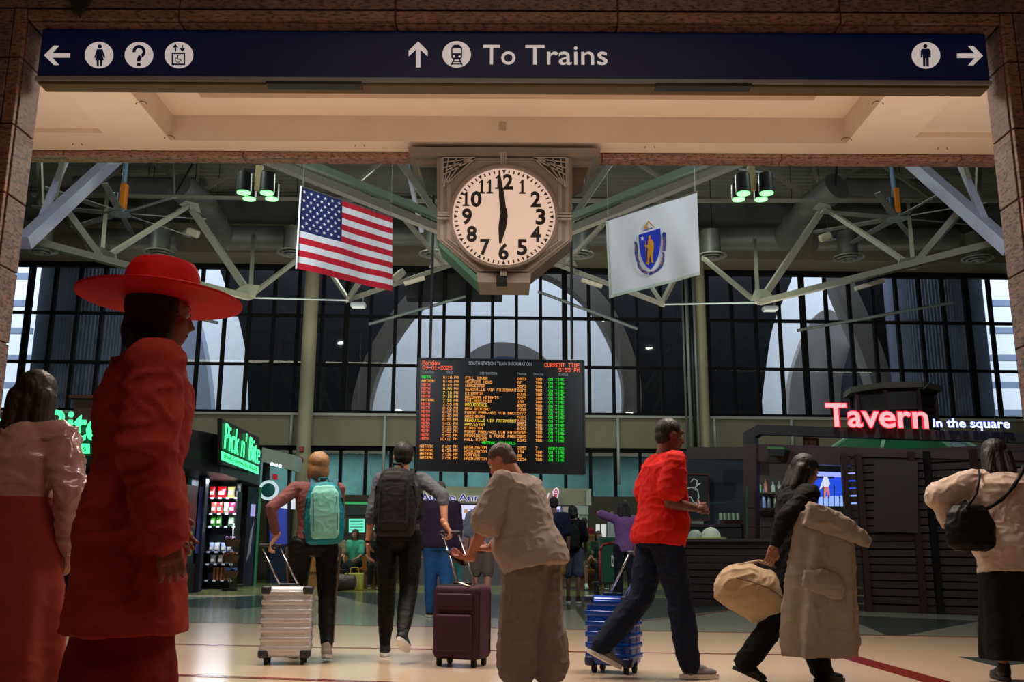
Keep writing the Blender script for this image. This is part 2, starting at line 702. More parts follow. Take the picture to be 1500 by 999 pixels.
zb = [ZT, 4.18, 3.69, 3.20, 2.71, 2.22, 1.73, 1.24, 0.75, 0.0]
xl = at(579, 20, YF).x
xj = [at(p, 20, YF).x for p in (262, 579, 905, 1231)]
step = (xj[3] - xj[0]) / 3
xs = [xj[0] - 2 * step, xj[0] - step] + xj + [xj[3] + step, xj[3] + 2 * step]
BW = 0.085        # width of the lighter architrave strip round the opening
for a, b in zip(xs[:-1], xs[1:]):
    for z0, z1 in ((ZT + BW, ZT + 0.62), (ZT + 0.62, ZT + 1.24)):
        panel(a + GAP / 2, b - GAP / 2, YF, YF + 0.03, z0 + GAP / 2, z1 - GAP / 2)
for sgn, X in ((-1, XL), (1, XR)):
    for i, (z1, z0) in enumerate(zip(zb[:-1], zb[1:])):
        # architrave strip, front face and reveal
        a, b = (X + sgn * GAP / 2, X + sgn * BW) if sgn > 0 else (X - BW, X - GAP / 2)
        if i == 0:
            z1 = ZT + BW
        panel(a, b, YF - 0.004, YF + 0.03, z0 + GAP / 2, z1 - GAP / 2, M_granite_lt)
        for k in range(2):
            e0, e1 = X + sgn * (BW + GAP + k * 0.75), X + sgn * (BW + (k + 1) * 0.75)
            panel(min(e0, e1), max(e0, e1), YF, YF + 0.03, z0 + GAP / 2, z1 - GAP / 2)
        r0, r1 = (X - 0.03, X) if sgn < 0 else (X, X + 0.03)
        panel(r0, r1, YF + 0.03 + GAP, YB, z0 + GAP / 2, min(z1, ZT) - GAP / 2)
xx = [XL] + [x for x in xj] + [XR]
for a, b in zip(xx[:-1], xx[1:]):
    panel(a + GAP / 2, b - GAP / 2, YF - 0.004, YF + 0.03, ZT + 0.0, ZT + BW - GAP, M_granite_lt)
    panel(a + GAP / 2, b - GAP / 2, YF + 0.03 + GAP, YB, ZT, ZT + 0.03, M_granite_lt)

# torn dark pennant scrap over the lintel
P0 = at(116, 12, YF - 0.06)
q = [at(x, y, YF - 0.05) for x, y in ((98, -12), (104, 4), (106, 14), (113, 18), (116, 25), (120, 14), (128, 8), (134, -4), (132, -12))]
MB().prism(q, (0, 0.02, 0)).build('torn_pennant', mat('dark_green_cloth', (26, 30, 26), 0.9), label='torn dark green pennant tip hanging on the stone lintel', cat='pennant')

# ---- vestibule: walls, plaster ceiling with coffers, far lintel
VX0, VX1 = -6.9, 6.9
MB().bb(VX0 - 0.2, VX0, YB, YFAR + 0.3, 0, 7).build('wall_left', M_granite, kind='structure')
MB().bb(VX1, VX1 + 0.2, YB, YFAR + 0.3, 0, 7).build('wall_right', M_granite, kind='structure')
c0 = at(250, 207, YFAR)
cz = ZC
def onz(px, py, z):
    return G(px, py, z)
A1 = onz(250, 206.5, cz)
B1 = onz(1240, 210, cz)
yA = (A1.y + B1.y) / 2
cz2 = at(745, 171, yA).z
A2, B2 = onz(295, 144.5, cz2), onz(1193, 146, cz2)
yB_ = (A2.y + B2.y) / 2
cz3 = at(745, 136.5, yB_).z
A3 = onz(152, 195.5, cz)
B3 = onz(1341, 200.5, cz)
y3 = (A3.y + B3.y) / 2
yn = 6.9
ce = MB()
def slab(x0, x1, y0, y1, z0, z1):
    ce.bb(x0, x1, y0, y1, z0, z1)
ZTOP = cz3 + 0.25
slab(VX0, VX1, YB, yn, cz, ZTOP)
slab(VX0, VX1, yA, YFAR, cz, ZTOP)
slab(A3.x, A1.x, yn, yA, cz, ZTOP)
slab(B1.x, B3.x, yn, yA, cz, ZTOP)
slab(VX0, A3.x, y3, yA, cz, ZTOP)
slab(B3.x, VX1, y3, yA, cz, ZTOP)
# tops of side recesses
slab(VX0, A3.x, yn, y3, cz + 0.055, ZTOP)
slab(B3.x, VX1, yn, y3, cz + 0.055, ZTOP)
# main coffer top with inner coffer
slab(A1.x, A2.x, yn, yA, cz2, ZTOP)
slab(B2.x, B1.x, yn, yA, cz2, ZTOP)
slab(A2.x, B2.x, yB_, yA, cz2, ZTOP)
slab(A2.x, B2.x, yn, yn + 0.3, cz2, ZTOP)
slab(A2.x, B2.x, yn + 0.3, yB_, cz3, ZTOP)
ceil = ce.build('ceiling', M_plaster, kind='structure')
# coffer side faces, their weaker light put into a darker plaster colour
MB().bb(A1.x, B1.x, yA - 0.006, yA - 0.001, cz + 0.001, cz2).build('coffer_side_shade', M_plaster_d, ceil)
MB().bb(A1.x + 0.001, A1.x + 0.006, yn, yA, cz + 0.001, cz2).build('coffer_side_shade', M_plaster_d, ceil)
MB().bb(B1.x - 0.006, B1.x - 0.001, yn, yA, cz + 0.001, cz2).build('coffer_side_shade', M_plaster_d, ceil)
MB().bb(A2.x, B2.x, yB_ - 0.006, yB_ - 0.001, cz2 + 0.001, cz3).build('coffer_side_shade', M_plaster_d, ceil)
p = at(736, 185, yA - 0.008)
MB().rbox(p, (0.075, 0.012, 0.1), 0.004).build('cover_plate', mat('plate', (170, 146, 118), 0.6), label='small blank cover plate on the coffer face above the clock', cat='cover plate')
M_hook = mat('hook_wire', (70, 52, 40), 0.6)
hooks = [(207, 153, 'hook at the slanting left edge of the deep ceiling coffer'), (248, 203, 'hook in the lower left corner of the deep ceiling coffer'),
         (113, 213, 'thin wire hook on the plaster strip at the far left'), (527, 215, 'thin wire hook on the plaster strip left of the clock'),
         (952, 217, 'thin wire hook on the plaster strip right of the clock'), (1286, 153, 'hook at the slanting right edge of the deep ceiling coffer'),
         (1240, 206, 'hook in the lower right corner of the deep ceiling coffer'), (1381, 219, 'thin wire hook on the plaster strip at the far right')]
for x, y, lb in hooks:
    c = onz(x, y, cz - 0.02)
    pts = [c + Vector((0.055 * math.cos(R(a)), 0, 0.035 * math.sin(R(a)))) for a in range(0, 181, 30)]
    MB().tube(pts, 0.004, 6).build('ceiling_hook', M_hook, smooth=True, label=lb, cat='hook', group='wire hooks on the vestibule ceiling')
# far lintel fascia, stone
zf0 = at(745, 232, YFAR).z
far = MB().bb(VX0, VX1, YFAR + 0.03, YFAR + 0.17, zf0 + 0.01, 14).build('trim_1', M_grout, kind='structure')
for k in range(7):
    a = -6.9 + k * 1.97
    panel(a + .004, a + 1.97 - .004, YFAR, YFAR + 0.18, zf0, cz - 0.004, M_granite_lt, far)

# corridor around the camera
MB().bb(XL - 6, XR + 6, -4, YF, 5.6, 5.8).build('ceiling_corridor', M_plaster_d, kind='structure')
MB().bb(XL - 6.2, XL - 6, -4, YF, 0, 5.8).build('wall_corridor_left', M_granite, kind='structure')
MB().bb(XR + 6, XR + 6.2, -4, YF, 0, 5.8).build('wall_corridor_right', M_granite, kind='structure')
MB().bb(XL - 6, XR + 6, -4.2, -4, 0, 5.8).build('wall_back', M_granite, kind='structure')

# ---- hall shell
HX0, HX1, HY = -23.0, 23.0, 30.0
ZR = 12.2
M_deck = mat('roof_deck', (118, 118, 104), 0.8, var=(0.5, 0.18))
deck = MB().bb(HX0, HX1, YFAR, HY + 1.2, ZR, ZR + 0.2).build('ceiling_hall', M_deck, kind='structure')
rb = MB()
y = YFAR + 0.6
while y < HY:
    rb.bb(HX0, HX1, y, y + 0.09, ZR - 0.06, ZR)
    y += 0.3
rb.build('deck_ribs', M_deck, deck, kind='stuff')
MB().bb(HX0 - 0.2, HX0, YFAR, HY + 1.2, 0, ZR).build('wall_hall_left', M_darkwall, kind='structure')
MB().bb(HX1, HX1 + 0.2, YFAR, HY + 1.2, 0, ZR).build('wall_hall_right', M_darkwall, kind='structure')
for s in (-1, 1):
    a, b = sorted((s * 6.9, s * 23))
    MB().bb(a, b, YFAR + 0.3, YFAR + 0.5, 0, ZR).build('wall_hall_front', M_darkwall, kind='structure')

# ---- window wall
WP = Vector((0, HY, 0))
WN = Vector((-0.028, 1, 0)).normalized()
WX = Vector((1, 0.028, 0)).normalized()


def wp(px, py, off=0.0):
    return hit(px, py, WP - WN * off, WN)


z_sill = (wp(348, 603).z + wp(1100, 612).z) / 2
z_t1 = wp(740, 537).z
z_t2 = wp(740, 466).z
z_top = wp(740, 396).z
x_of = lambda px, py=530: (wp(px, py) - WP).dot(WX)
def wpt(u, z, off=0.0):
    p = WP + WX * u - WN * off
    return Vector((p.x, p.y, z))
x33, x1460 = x_of(33, 526), x_of(1460, 543)
NM = 40
du = (x1460 - x33) / NM
win = empty('window_1', wpt(0, z_sill), kind='structure')
M_pane = glass_mat('window_glass', (0.80, 0.84, 0.86))
thick = {0, 12, 17, 21, 34, 39}
us = [x33 + (k - 8) * du for k in range(NM + 17)]
for k, u in enumerate(us):
    w = 0.17 if (k - 8) in (0, 13, 18, 22, 32, 39) else 0.10
    MB().bar(wpt(u, z_sill), wpt(u, z_top), w, 0.16).build('mullion', M_mull, win)
for z in (z_t1, z_t2):
    MB().bar(wpt(us[0], z, 0.01), wpt(us[-1], z, 0.01), 0.12, 0.09).build('transom', M_mull, win)
for z in (z_sill, z_top):
    MB().bar(wpt(us[0], z, 0.01), wpt(us[-1], z, 0.01), 0.2, 0.16).build('transom', M_mull, win)
for (z0, z1) in ((z_sill, z_t1), (z_t1, z_t2), (z_t2, z_top)):
    for a, b in zip(us[:-1], us[1:]):
        MB().add([wpt(a, z0), wpt(b, z0), wpt(b, z1), wpt(a, z1)], [(0, 1, 2, 3)]).build('pane', M_pane, win)

# spandrel below the sill, bulkhead above the glass
z_sp = (wp(480, 655).z + wp(1000, 657).z) / 2
sp = MB()
sp.prism([wpt(us[0], z_sp, 0.25), wpt(us[-1], z_sp, 0.25), wpt(us[-1], z_sill - 0.08, 0.25), wpt(us[0], z_sill - 0.08, 0.25)], WN * 0.5)
spn = sp.build('trim_2', M_tanwall, kind='structure')
MB().bar(wpt(us[0], z_sill - 0.08, 0.32), wpt(us[-1], z_sill - 0.08, 0.32), 0.14, 0.08).build('sill_rail', mat('sill_grey', (150, 150, 138), .5), spn)
for px in (430, 455, 565, 640, 903, 1043, 1155, 1300):
    u = x_of(px, 630)
    MB().cyl(wpt(u, z_sill - 0.05, 0.34), wpt(u, 2.9 if px in (565, 903) else z_sp, 0.34), 0.045).build('conduit', mat('conduit', (160, 165, 160), .4), spn, smooth=True)
M_bulk = mat('bulkhead', (104, 98, 78), 0.85, var=(0.5, 0.1))
zb1 = wp(740, 352).z
MB().prism([wpt(us[0], z_top + 0.08, 1.3), wpt(us[-1], z_top + 0.08, 1.3), wpt(us[-1], zb1, 1.3), wpt(us[0], zb1, 1.3)], WN * 1.6).build('trim_3', M_bulk, kind='structure')
MB().prism([wpt(us[0], zb1, 0.3), wpt(us[-1], zb1, 0.3), wpt(us[-1], ZR, 0.3), wpt(us[0], ZR, 0.3)], WN * 0.5).build('trim_4', M_deck, kind='structure')
# dark box behind the clock axis, at the head of the glass
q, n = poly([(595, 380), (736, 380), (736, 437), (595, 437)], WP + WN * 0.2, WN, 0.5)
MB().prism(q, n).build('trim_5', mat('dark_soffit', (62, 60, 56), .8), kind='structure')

# round column and pipe stack
def column(px, r, name, m, label, cat, z1, yoff=0.9):
    p = wp(px, 560, yoff)
    MB().cyl((p.x, p.y, 0), (p.x, p.y, z1), r, n=24).build(name, m, smooth=True, auto=40, label=label, cat=cat)
M_col = mat('column_paint', (134, 128, 102), 0.6, var=(0.8, 0.08))
column(450, 0.22, 'round_column', M_col, 'slim round tan column in front of the tall windows, left of the board', 'column', wp(450, 395).z)
column(1030, 0.16, 'round_column', M_col, 'slim tan column behind the pipes, right of the board', 'column', wp(1030, 395).z)
pp = empty('pipe_stack', (wp(1015, 600, 1.1).x, wp(1015, 600, 1.1).y, z_sp), label='bundle of grey conduits running down the window wall right of the board', cat='pipes')
for px, r, m in ((1008, 0.035, M_duct), (1014, 0.05, M_greypanel), (1020, 0.05, M_black), (1025, 0.04, M_greypanel)):
    a, b = wp(px - 1, 655, 1.1), wp(px - 3, 400, 1.1)
    MB().cyl((a.x, a.y, z_sp - 0.4), (a.x, a.y, b.z), r).build('pipe', m, pp, smooth=True)

# ---- lower glazing row behind / above the concessions
z_l0 = 2.55
low = empty('window_2', wpt(0, z_l0), kind='structure')
M_teal = mat('teal_backwall', (86, 122, 124), 0.7, var=(1.2, 0.3))
for k, u in enumerate(us[::1]):
    if k % 1 == 0:
        MB().bar(wpt(u, z_l0), wpt(u, z_sp), 0.1, 0.12).build('mullion', M_mull, low)
for a, b in zip(us[:-1], us[1:]):
    MB().add([wpt(a, z_l0), wpt(b, z_l0), wpt(b, z_sp), wpt(a, z_sp)], [(0, 1, 2, 3)]).build('pane', M_pane, low)
MB().bar(wpt(us[0], z_sp - 0.05, 0.02), wpt(us[-1], z_sp - 0.05, 0.02), 0.14, 0.14).build('transom', M_mull, low)
MB().prism([wpt(us[0], 0, -3), wpt(us[-1], 0, -3), wpt(us[-1], z_sp + .4, -3), wpt(us[0], z_sp + .4, -3)], WN * 0.2).build('wall_concession', M_teal, kind='structure')
MB().prism([wpt(us[0], z_sp + .2, 0), wpt(us[-1], z_sp + .2, 0), wpt(us[-1], z_sp + .2, -3.2), wpt(us[0], z_sp + .2, -3.2)], (0, 0, .2)).build('ceiling_concession', M_darkwall, kind='structure')
add_light('concession_lamp', 'AREA', (-4, 31.6, z_sp + 0.1), 300, (0.75, 1.0, 0.95), 12, 0.8)
add_light('concession_lamp', 'AREA', (7, 31.6, z_sp + 0.1), 130, (0.75, 1.0, 0.95), 8, 0.8)
# dark lower wall behind the counters
MB().prism([wpt(us[0], 0, 0.1), wpt(us[-1], 0, 0.1), wpt(us[-1], z_l0, 0.1), wpt(us[0], z_l0, 0.1)], WN * 0.2).build('wall_concession_lower', mat('brown_dark_wall', (58, 50, 36), .7, var=(1, .2)), kind='structure')

# ---- outside the windows: court with concrete arches and fluted drums
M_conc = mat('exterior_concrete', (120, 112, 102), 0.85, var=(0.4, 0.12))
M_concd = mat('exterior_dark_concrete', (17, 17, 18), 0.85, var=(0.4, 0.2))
M_pale = mat('exterior_pale_wall', (226, 224, 220), 0.8, var=(2.5, 0.05))
M_conc2 = mat('exterior_inner_arch', (150, 142, 132), 0.8, var=(0.5, 0.1))
N0 = Vector((0, 1, 0))


def arch_pts(pts, n=4):
    """smooth a px polyline (Catmull-Rom)"""
    out = []
    P = [Vector((x, y)) for x, y in pts]
    for i in range(len(P) - 1):
        p0 = P[max(i - 1, 0)]; p1 = P[i]; p2 = P[i + 1]; p3 = P[min(i + 2, len(P) - 1)]
        for k in range(n):
            t = k / n
            q_ = 0.5 * ((2 * p1) + (-p0 + p2) * t + (2 * p0 - 5 * p1 + 4 * p2 - p3) * t * t + (-p0 + 3 * p1 - 3 * p2 + p3) * t ** 3)
            out.append((q_.x, q_.y))
    out.append(tuple(P[-1]))
    return out


court = empty('exterior_court', (0, 36, 0), kind='structure')
Z0P, Z1P = 640, 250      # px rows used as bottom and top of the facade


def facade(openings, x0, x1, Yp, t, m, name):
    """wall in plane Y=Yp between px x0..x1 with arch-shaped openings (left curve up, right curve down)"""
    mb = MB()
    cur = [(x0, Z1P), (x0, Z0P)]
    for op in openings:
        cur += op
    cur += [(x1, Z0P), (x1, Z1P)]
    q = [at(x, y, Yp) for x, y in cur]
    mb.prism(q, (0, t, 0))
    return mb.build(name, m, court)


cL = arch_pts([(548, 640), (540, 607), (546, 570), (559, 533), (583, 490), (612, 452), (650, 420), (693, 398), (735, 389), (780, 396), (820, 412), (862, 447), (890, 490), (910, 545), (914, 580), (912, 607), (908, 640)])
lL = arch_pts([(150, 640), (172, 605), (212, 530), (240, 463), (262, 425), (282, 385), (300, 330)]) + arch_pts([(312, 330), (322, 395), (344, 450), (357, 500), (362, 546), (364, 600), (364, 640)])
rL = arch_pts([(1112, 640), (1115, 600), (1122, 540), (1133, 476), (1157, 416), (1180, 340)]) + arch_pts([(1196, 340), (1222, 420), (1246, 476), (1264, 520), (1277, 560), (1290, 610), (1296, 640)])
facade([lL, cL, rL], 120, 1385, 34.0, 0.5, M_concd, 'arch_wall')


def arch_band(curve, w, Yp, t, m):
    P = [Vector((x, y)) for x, y in curve]
    out = []
    for i, p_ in enumerate(P):
        d = (P[min(i + 1, len(P) - 1)] - P[max(i - 1, 0)])
        d = d.normalized() if d.length > 0 else Vector((1, 0))
        nrm = Vector((d.y, -d.x))
        out.append(p_ + nrm * w)
    q = [at(p_.x, p_.y, Yp) for p_ in P] + [at(p_.x, p_.y, Yp) for p_ in reversed(out)]
    n = len(P)
    mb = MB()
    for i in range(n - 1):
        mb.prism([q[i], q[i + 1], q[2 * n - 2 - i], q[2 * n - 1 - i]], (0, t, 0))
    mb.build('arch_rib', m, court)


arch_band(cL, 26, 33.2, 0.8, M_conc)
arch_band(rL[len(rL) // 2:], 30, 33.3, 0.8, M_conc)
arch_band(lL[:len(lL) // 2], 26, 33.4, 0.8, M_conc)
# pale lit wall behind
MB().bb(-26, 26, 41, 41.4, 1.5, 17).build('pale_wall', M_pale, court)


def inner_arch(pts, Yp, m, t=0.6):
    q = [at(x, y, Yp) for x, y in arch_pts(pts)]
    MB().prism(q, (0, t, 0)).build('inner_arch', m, court)


inner_arch([(640, 620), (655, 560), (675, 528), (705, 507), (735, 501), (770, 507), (800, 526), (822, 560), (835, 620)], 38, M_conc2)
inner_arch([(675, 620), (690, 545), (712, 528), (738, 522), (770, 530), (795, 560), (805, 620)], 37.4, mat('court_glass_blue', (90, 104, 140), 0.3))
inner_arch([(1155, 625), (1158, 560), (1172, 510), (1190, 468), (1213, 453), (1235, 470), (1252, 505), (1270, 560), (1290, 625)], 38, M_conc2)
inner_arch([(1238, 625), (1240, 560), (1248, 520), (1256, 500), (1268, 530), (1290, 625)], 37.4, mat('court_dark_opening', (30, 32, 38), 0.6))
inner_arch([(246, 640), (250, 520), (262, 465), (274, 450), (292, 480), (306, 560), (312, 640)], 38, mat('court_grey_wall', (150, 156, 168), .8))  # blue-grey hump inside the left arch
MB().add([at(0, 0, 37)], []) if False else None
# fluted drums
def drum(px, py, Yp, rad, name, label):
    c = at(px, py, Yp)
    rs = []
    nfl = 96
    for z in (1.0, 14.0):
        row = []
        for i in range(nfl * 2):
            a = 2 * math.pi * i / (nfl * 2)
            rr = rad * (1.0 if i % 2 else 0.965)
            row.append(Vector((c.x + rr * math.cos(a), c.y + rr * math.sin(a), z)))
        rs.append(row)
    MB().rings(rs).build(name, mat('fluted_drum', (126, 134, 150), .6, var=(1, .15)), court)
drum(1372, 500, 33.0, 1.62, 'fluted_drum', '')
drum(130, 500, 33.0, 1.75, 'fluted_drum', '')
# far office front seen at the extreme sides: pale bands
for px0, px1 in ((-80, 48), (1450, 1560)):
    for k, py in enumerate((400, 440, 480, 520, 560, 600)):
        a, b, c_ = at(px0, py, 38.5), at(px1, py, 38.5), at(px1, py + 9, 38.5)
        MB().bb(a.x, b.x, 38.4, 38.6, c_.z, a.z).build('facade_band', mat('facade_band', (120, 132, 150), .6), court)
MB().bb(-30, 30, 31.6, 46, -0.5, 0).build('exterior_ground', M_conc, kind='structure')
# ================================================================== STATION SIGN
S0, S1 = at(45, 119, 6.13), at(1462, 123, 6.13)
ZS1 = ZT - 0.005
zs_lo = at(750, 116, 6.13).z
zs_l2 = at(750, 121.5, 6.13).z
sign = empty('overhead_sign', (0, 6.2, zs_l2), label='long dark blue overhead station sign reading To Trains', cat='sign')
M_blue = mat('sign_blue', (3, 17, 46), 0.5, emit=((3, 26, 84), 0.10))
M_signwhite = mat('sign_white', (215, 205, 205), 0.5, emit=((225, 212, 208), 0.50))
MB().bb(XL + 0.05, XR - 0.05, 6.13, 6.26, zs_lo, ZS1).build('face_panel', M_blue, sign)
MB().bb(XL + 0.045, XR - 0.045, 6.115, 6.27, zs_l2, zs_lo).build('bottom_trim', mat('sign_trim', (150, 150, 150), .4), sign)
MB().bb(XL + 0.06, XR - 0.06, 6.14, 6.26, zs_l2 - 0.02, zs_l2).build('under_shadow', mat('brass_shadow', (110, 86, 44), .5), sign)  # shadow under the sign put into a brass-brown strip
for a, b in ((390, 530), (960, 1100)):
    MB().bb(at(a, 121, 6.13).x, at(b, 121, 6.13).x, 6.112, 6.2, zs_l2 - 0.024, zs_l2 - 0.002).build('under_cover', M_black, sign)
SY = 6.128
def sq(px, py, o=0.0):
    return at(px, py, SY - o)
def spoly(name, pts, m=None, o=0.0):
    q = [sq(x, y, o) for x, y in pts]
    return MB().prism(q, (0, 0.004, 0)).build(name, m or M_signwhite, sign)
def disc(px, py, r, ry=None, m=None, o=0.0, name='disc'):
    ry = ry or r
    return spoly(name, [(px + r * math.cos(t), py + ry * math.sin(t)) for t in [2 * math.pi * i / 32 for i in range(32)]], m, o)
def arrow(cx, cy, ang, L=19, hw=14):
    # arrow pointing left by default
    base = [(-L, 0), (-5, -hw), (3, -hw), (-7, -3.2), (L, -3.2), (L, 3.2), (-7, 3.2), (3, hw), (-5, hw)]
    c, s = math.cos(ang), math.sin(ang)
    spoly('arrow', [(cx + x * c - y * s, cy + x * s + y * c) for x, y in base])
arrow(83.5, 81, 0)
arrow(1421, 81.5, math.pi)
arrow(612.5, 79.5, math.pi / 2)
for x, y in ((145, 80.5), (203.5, 80.5), (262, 80.5), (669, 79.5), (1356.5, 81)):
    disc(x, y, 21, 19.3)
def blk(name, pts, o=0.003):
    return spoly(name, pts, M_blue, o)
# woman
disc(146, 68, 3, 3, M_blue, .003, 'pictogram')
blk('pictogram', [(142, 72), (150, 72), (154, 84), (152, 85), (149, 78), (152, 88), (139.5, 88), (142.5, 78), (139.5, 85), (138, 84)])
blk('pictogram', [(141.5, 88), (144.5, 88), (144.5, 96), (141.8, 96)]); blk('pictogram', [(146.5, 88), (149.8, 88), (149.3, 96), (146.6, 96)])
# man
disc(1355.5, 67.5, 3, 3, M_blue, .003, 'pictogram')
blk('pictogram', [(1351, 71.5), (1361, 71.5), (1363.5, 74), (1363.5, 84), (1361, 84), (1360.5, 76), (1360.8, 97), (1357.3, 97), (1356.8, 85), (1355.6, 85), (1355.6, 97), (1352.4, 97), (1351.8, 76), (1351.2, 84), (1348.8, 84), (1348.8, 74)])
# question mark
def arcband(cx, cy, r0, r1, a0, a1, n=14):
    o = [(cx + r1 * math.cos(R(a0 + (a1 - a0) * i / n)), cy + r1 * math.sin(R(a0 + (a1 - a0) * i / n))) for i in range(n + 1)]
    i_ = [(cx + r0 * math.cos(R(a1 - (a1 - a0) * i / n)), cy + r0 * math.sin(R(a1 - (a1 - a0) * i / n))) for i in range(n + 1)]
    return o + i_
blk('pictogram', arcband(203.5, 75.5, 5.2, 9.6, -185, 60))
blk('pictogram', [(203, 80), (208, 83), (205.5, 88.5), (205.5, 90), (200.8, 90), (200.8, 86)])
blk('pictogram', [(200.6, 92), (205.8, 92), (205.8, 96), (200.6, 96)])
# lift
for x, d in ((257, -1), (267, 1)):
    y0 = 70
    blk('pictogram', [(x - .9, y0 - 4), (x + .9, y0 - 4), (x + .9, y0 + 5), (x - .9, y0 + 5)])
    t = y0 + d * 5
    blk('pictogram', [(x - 4, t - d * 4), (x, t + d * .5), (x + 4, t - d * 4), (x + 2.2, t - d * 5), (x, t - d * 2.8), (x - 2.2, t - d * 5)])
for a in ([(251.5, 77), (271, 77), (271, 79), (251.5, 79)], [(251.5, 93), (271, 93), (271, 95), (251.5, 95)], [(251.5, 77), (253.3, 77), (253.3, 95), (251.5, 95)], [(269.2, 77), (271, 77), (271, 95), (269.2, 95)]):
    blk('pictogram', a)
disc(260.3, 81.3, 1.1, 1.1, M_blue, .003, 'pictogram')
blk('pictogram', arcband(260.5, 87.5, 3.2, 4.1, 10, 235))
blk('pictogram', [(259.9, 82), (260.9, 82), (261, 86), (265, 86.4), (266.5, 90), (265.7, 90.4), (264.2, 87.2), (260, 87)])
# train
blk('pictogram', [(661, 70), (663.5, 67.5), (674.5, 67.5), (677, 70), (677, 84), (674, 87), (664, 87), (661, 84)])
blk('pictogram', [(664.5, 65.5), (673.5, 65.5), (673.5, 67.5), (664.5, 67.5)])
blk('pictogram', [(664, 87), (666, 87), (662.5, 95), (660, 95)]); blk('pictogram', [(672, 87), (674, 87), (678, 95), (675.5, 95)])
blk('pictogram', [(663, 89.5), (675, 89.5), (675, 90.7), (663, 90.7)]); blk('pictogram', [(662, 93), (676, 93), (676, 94.2), (662, 94.2)])
spoly('pictogram', [(663, 71), (675, 71), (675, 77.5), (663, 77.5)], M_signwhite, .0055)
disc(664.8, 82.5, 1.6, 1.6, M_signwhite, .0055, 'pictogram'); disc(673.2, 82.5, 1.6, 1.6, M_signwhite, .0055, 'pictogram')
a, b = sq(707.5, 94.3), sq(755, 94.5)
hh = (at(720, 66.5, SY) - at(720, 94.3, SY)).length
text('To', a, b, hh, M_signwhite, sign, name='letter', depth=0.004, bold=0.004, split=True)
text('Trains', sq(769.5, 94.6), sq(890, 95), hh, M_signwhite, sign, name='letter', depth=0.004, bold=0.004, split=True)

# ================================================================== CLOCK
CY = 9.55
clock = empty('hanging_clock', (at(738, 318, CY).x, CY + 0.2, at(738, 412, CY).z), label='large square lit clock with octagonal foot hanging under the far arch', cat='clock')
M_cl = mat('clock_bronze', (126, 116, 106), 0.5, metal=0.25, var=(3, 0.12))
M_cl2 = mat('clock_bronze_light', (150, 140, 130), 0.5, metal=0.2)
M_clg = mat('clock_green_side', (70, 124, 104), 0.6)
def co(px, py, o=0.0):
    return at(px, py, CY - o)
def oct_(g=0):
    return [(640 + g, 230 + g * .4), (838 - g, 230 + g * .4), (838 - g, 352), (775 - g * .3, 403 - g), (700 + g * .3, 402 - g), (640 + g, 350)]
def cpoly(name, pts, o, t, m):
    return MB().prism([co(x, y, o) for x, y in pts], (0, t, 0)).build(name, m, clock)
cpoly('case', oct_(0), 0.0, 0.42, M_cl)
cpoly('case_moulding', oct_(5), 0.018, 0.02, M_cl2)
cpoly('case_moulding', oct_(10), 0.036, 0.02, M_cl)
cpoly('case_moulding', oct_(15), 0.054, 0.02, M_cl2)
cpoly('case_face', oct_(20), 0.066, 0.02, M_cl)
cpoly('side_panel', [(643, 352), (700, 404), (700, 414), (643, 360)], -0.02, 0.40, M_clg)
cpoly('foot', [(698, 400), (778, 400), (776, 414), (700, 413)], 0.02, 0.5, M_cl2)
cpoly('crown', [(597, 215), (880, 217), (878, 229), (600, 228)], 0.03, 0.60, M_cl)
cpoly('crown', [(606, 228), (871, 229), (866, 240), (612, 240)], -0.04, 0.5, M_cl)
cpoly('bracket', [(612, 238), (646, 238), (646, 275), (620, 262)], -0.14, 0.35, mat('clock_dark_green', (56, 70, 60), .6))
cpoly('bracket', [(832, 238), (864, 240), (856, 264), (832, 277)], -0.14, 0.35, mat('clock_bronze_dark', (84, 66, 50), .6))
for pts in ([(733, 222), (743, 222), (743, 244), (733, 244)], [(733, 388), (743, 388), (743, 404), (733, 404)], [(641, 310), (662, 310), (662, 322), (641, 322)], [(814, 311), (837, 311), (837, 323), (814, 323)]):
    for k in range(3):
        (xa, ya), (xb, yb) = pts[0], pts[2]
        if xb - xa < yb - ya or xb - xa == 10:
            w = (xb - xa) / 3
            cpoly('key_block', [(xa + k * w, ya), (xa + (k + .7) * w, ya), (xa + (k + .7) * w, yb), (xa + k * w, yb)], 0.085, 0.03, M_cl2)
        else:
            w = (yb - ya) / 3
            cpoly('key_block', [(xa, ya + k * w), (xb, ya + k * w), (xb, ya + (k + .7) * w), (xa, ya + (k + .7) * w)], 0.085, 0.03, M_cl2)
DC = co(738, 318, 0.07)
r_d = (co(812.5, 318) - co(663, 318)).length / 2
def ring(r0, r1, y0, y1, name, m, n=64):
    rs = []
    for r_, y_ in ((r0, y1), (r0, y0), (r1, y0), (r1, y1)):
        rs.append([Vector((DC.x + r_ * math.cos(2 * math.pi * i / n), y_, DC.z + r_ * math.sin(2 * math.pi * i / n))) for i in range(n)])
    MB().rings(rs, closed=False).build(name, m, clock, smooth=True, auto=30)
ring(r_d, r_d + 0.03, DC.y - 0.05, DC.y + 0.02, 'bezel', M_cl)
MB().cyl((DC.x, DC.y - 0.012, DC.z), (DC.x, DC.y + 0.01, DC.z), r_d, n=64).build('dial', mat('dial_backlit', (120, 108, 96), 0.6, emit=((255, 216, 190), 0.60)), clock)
M_ink = mat('dial_black', (12, 11, 10), 0.5)
dy = DC.y - 0.014
tk = MB()
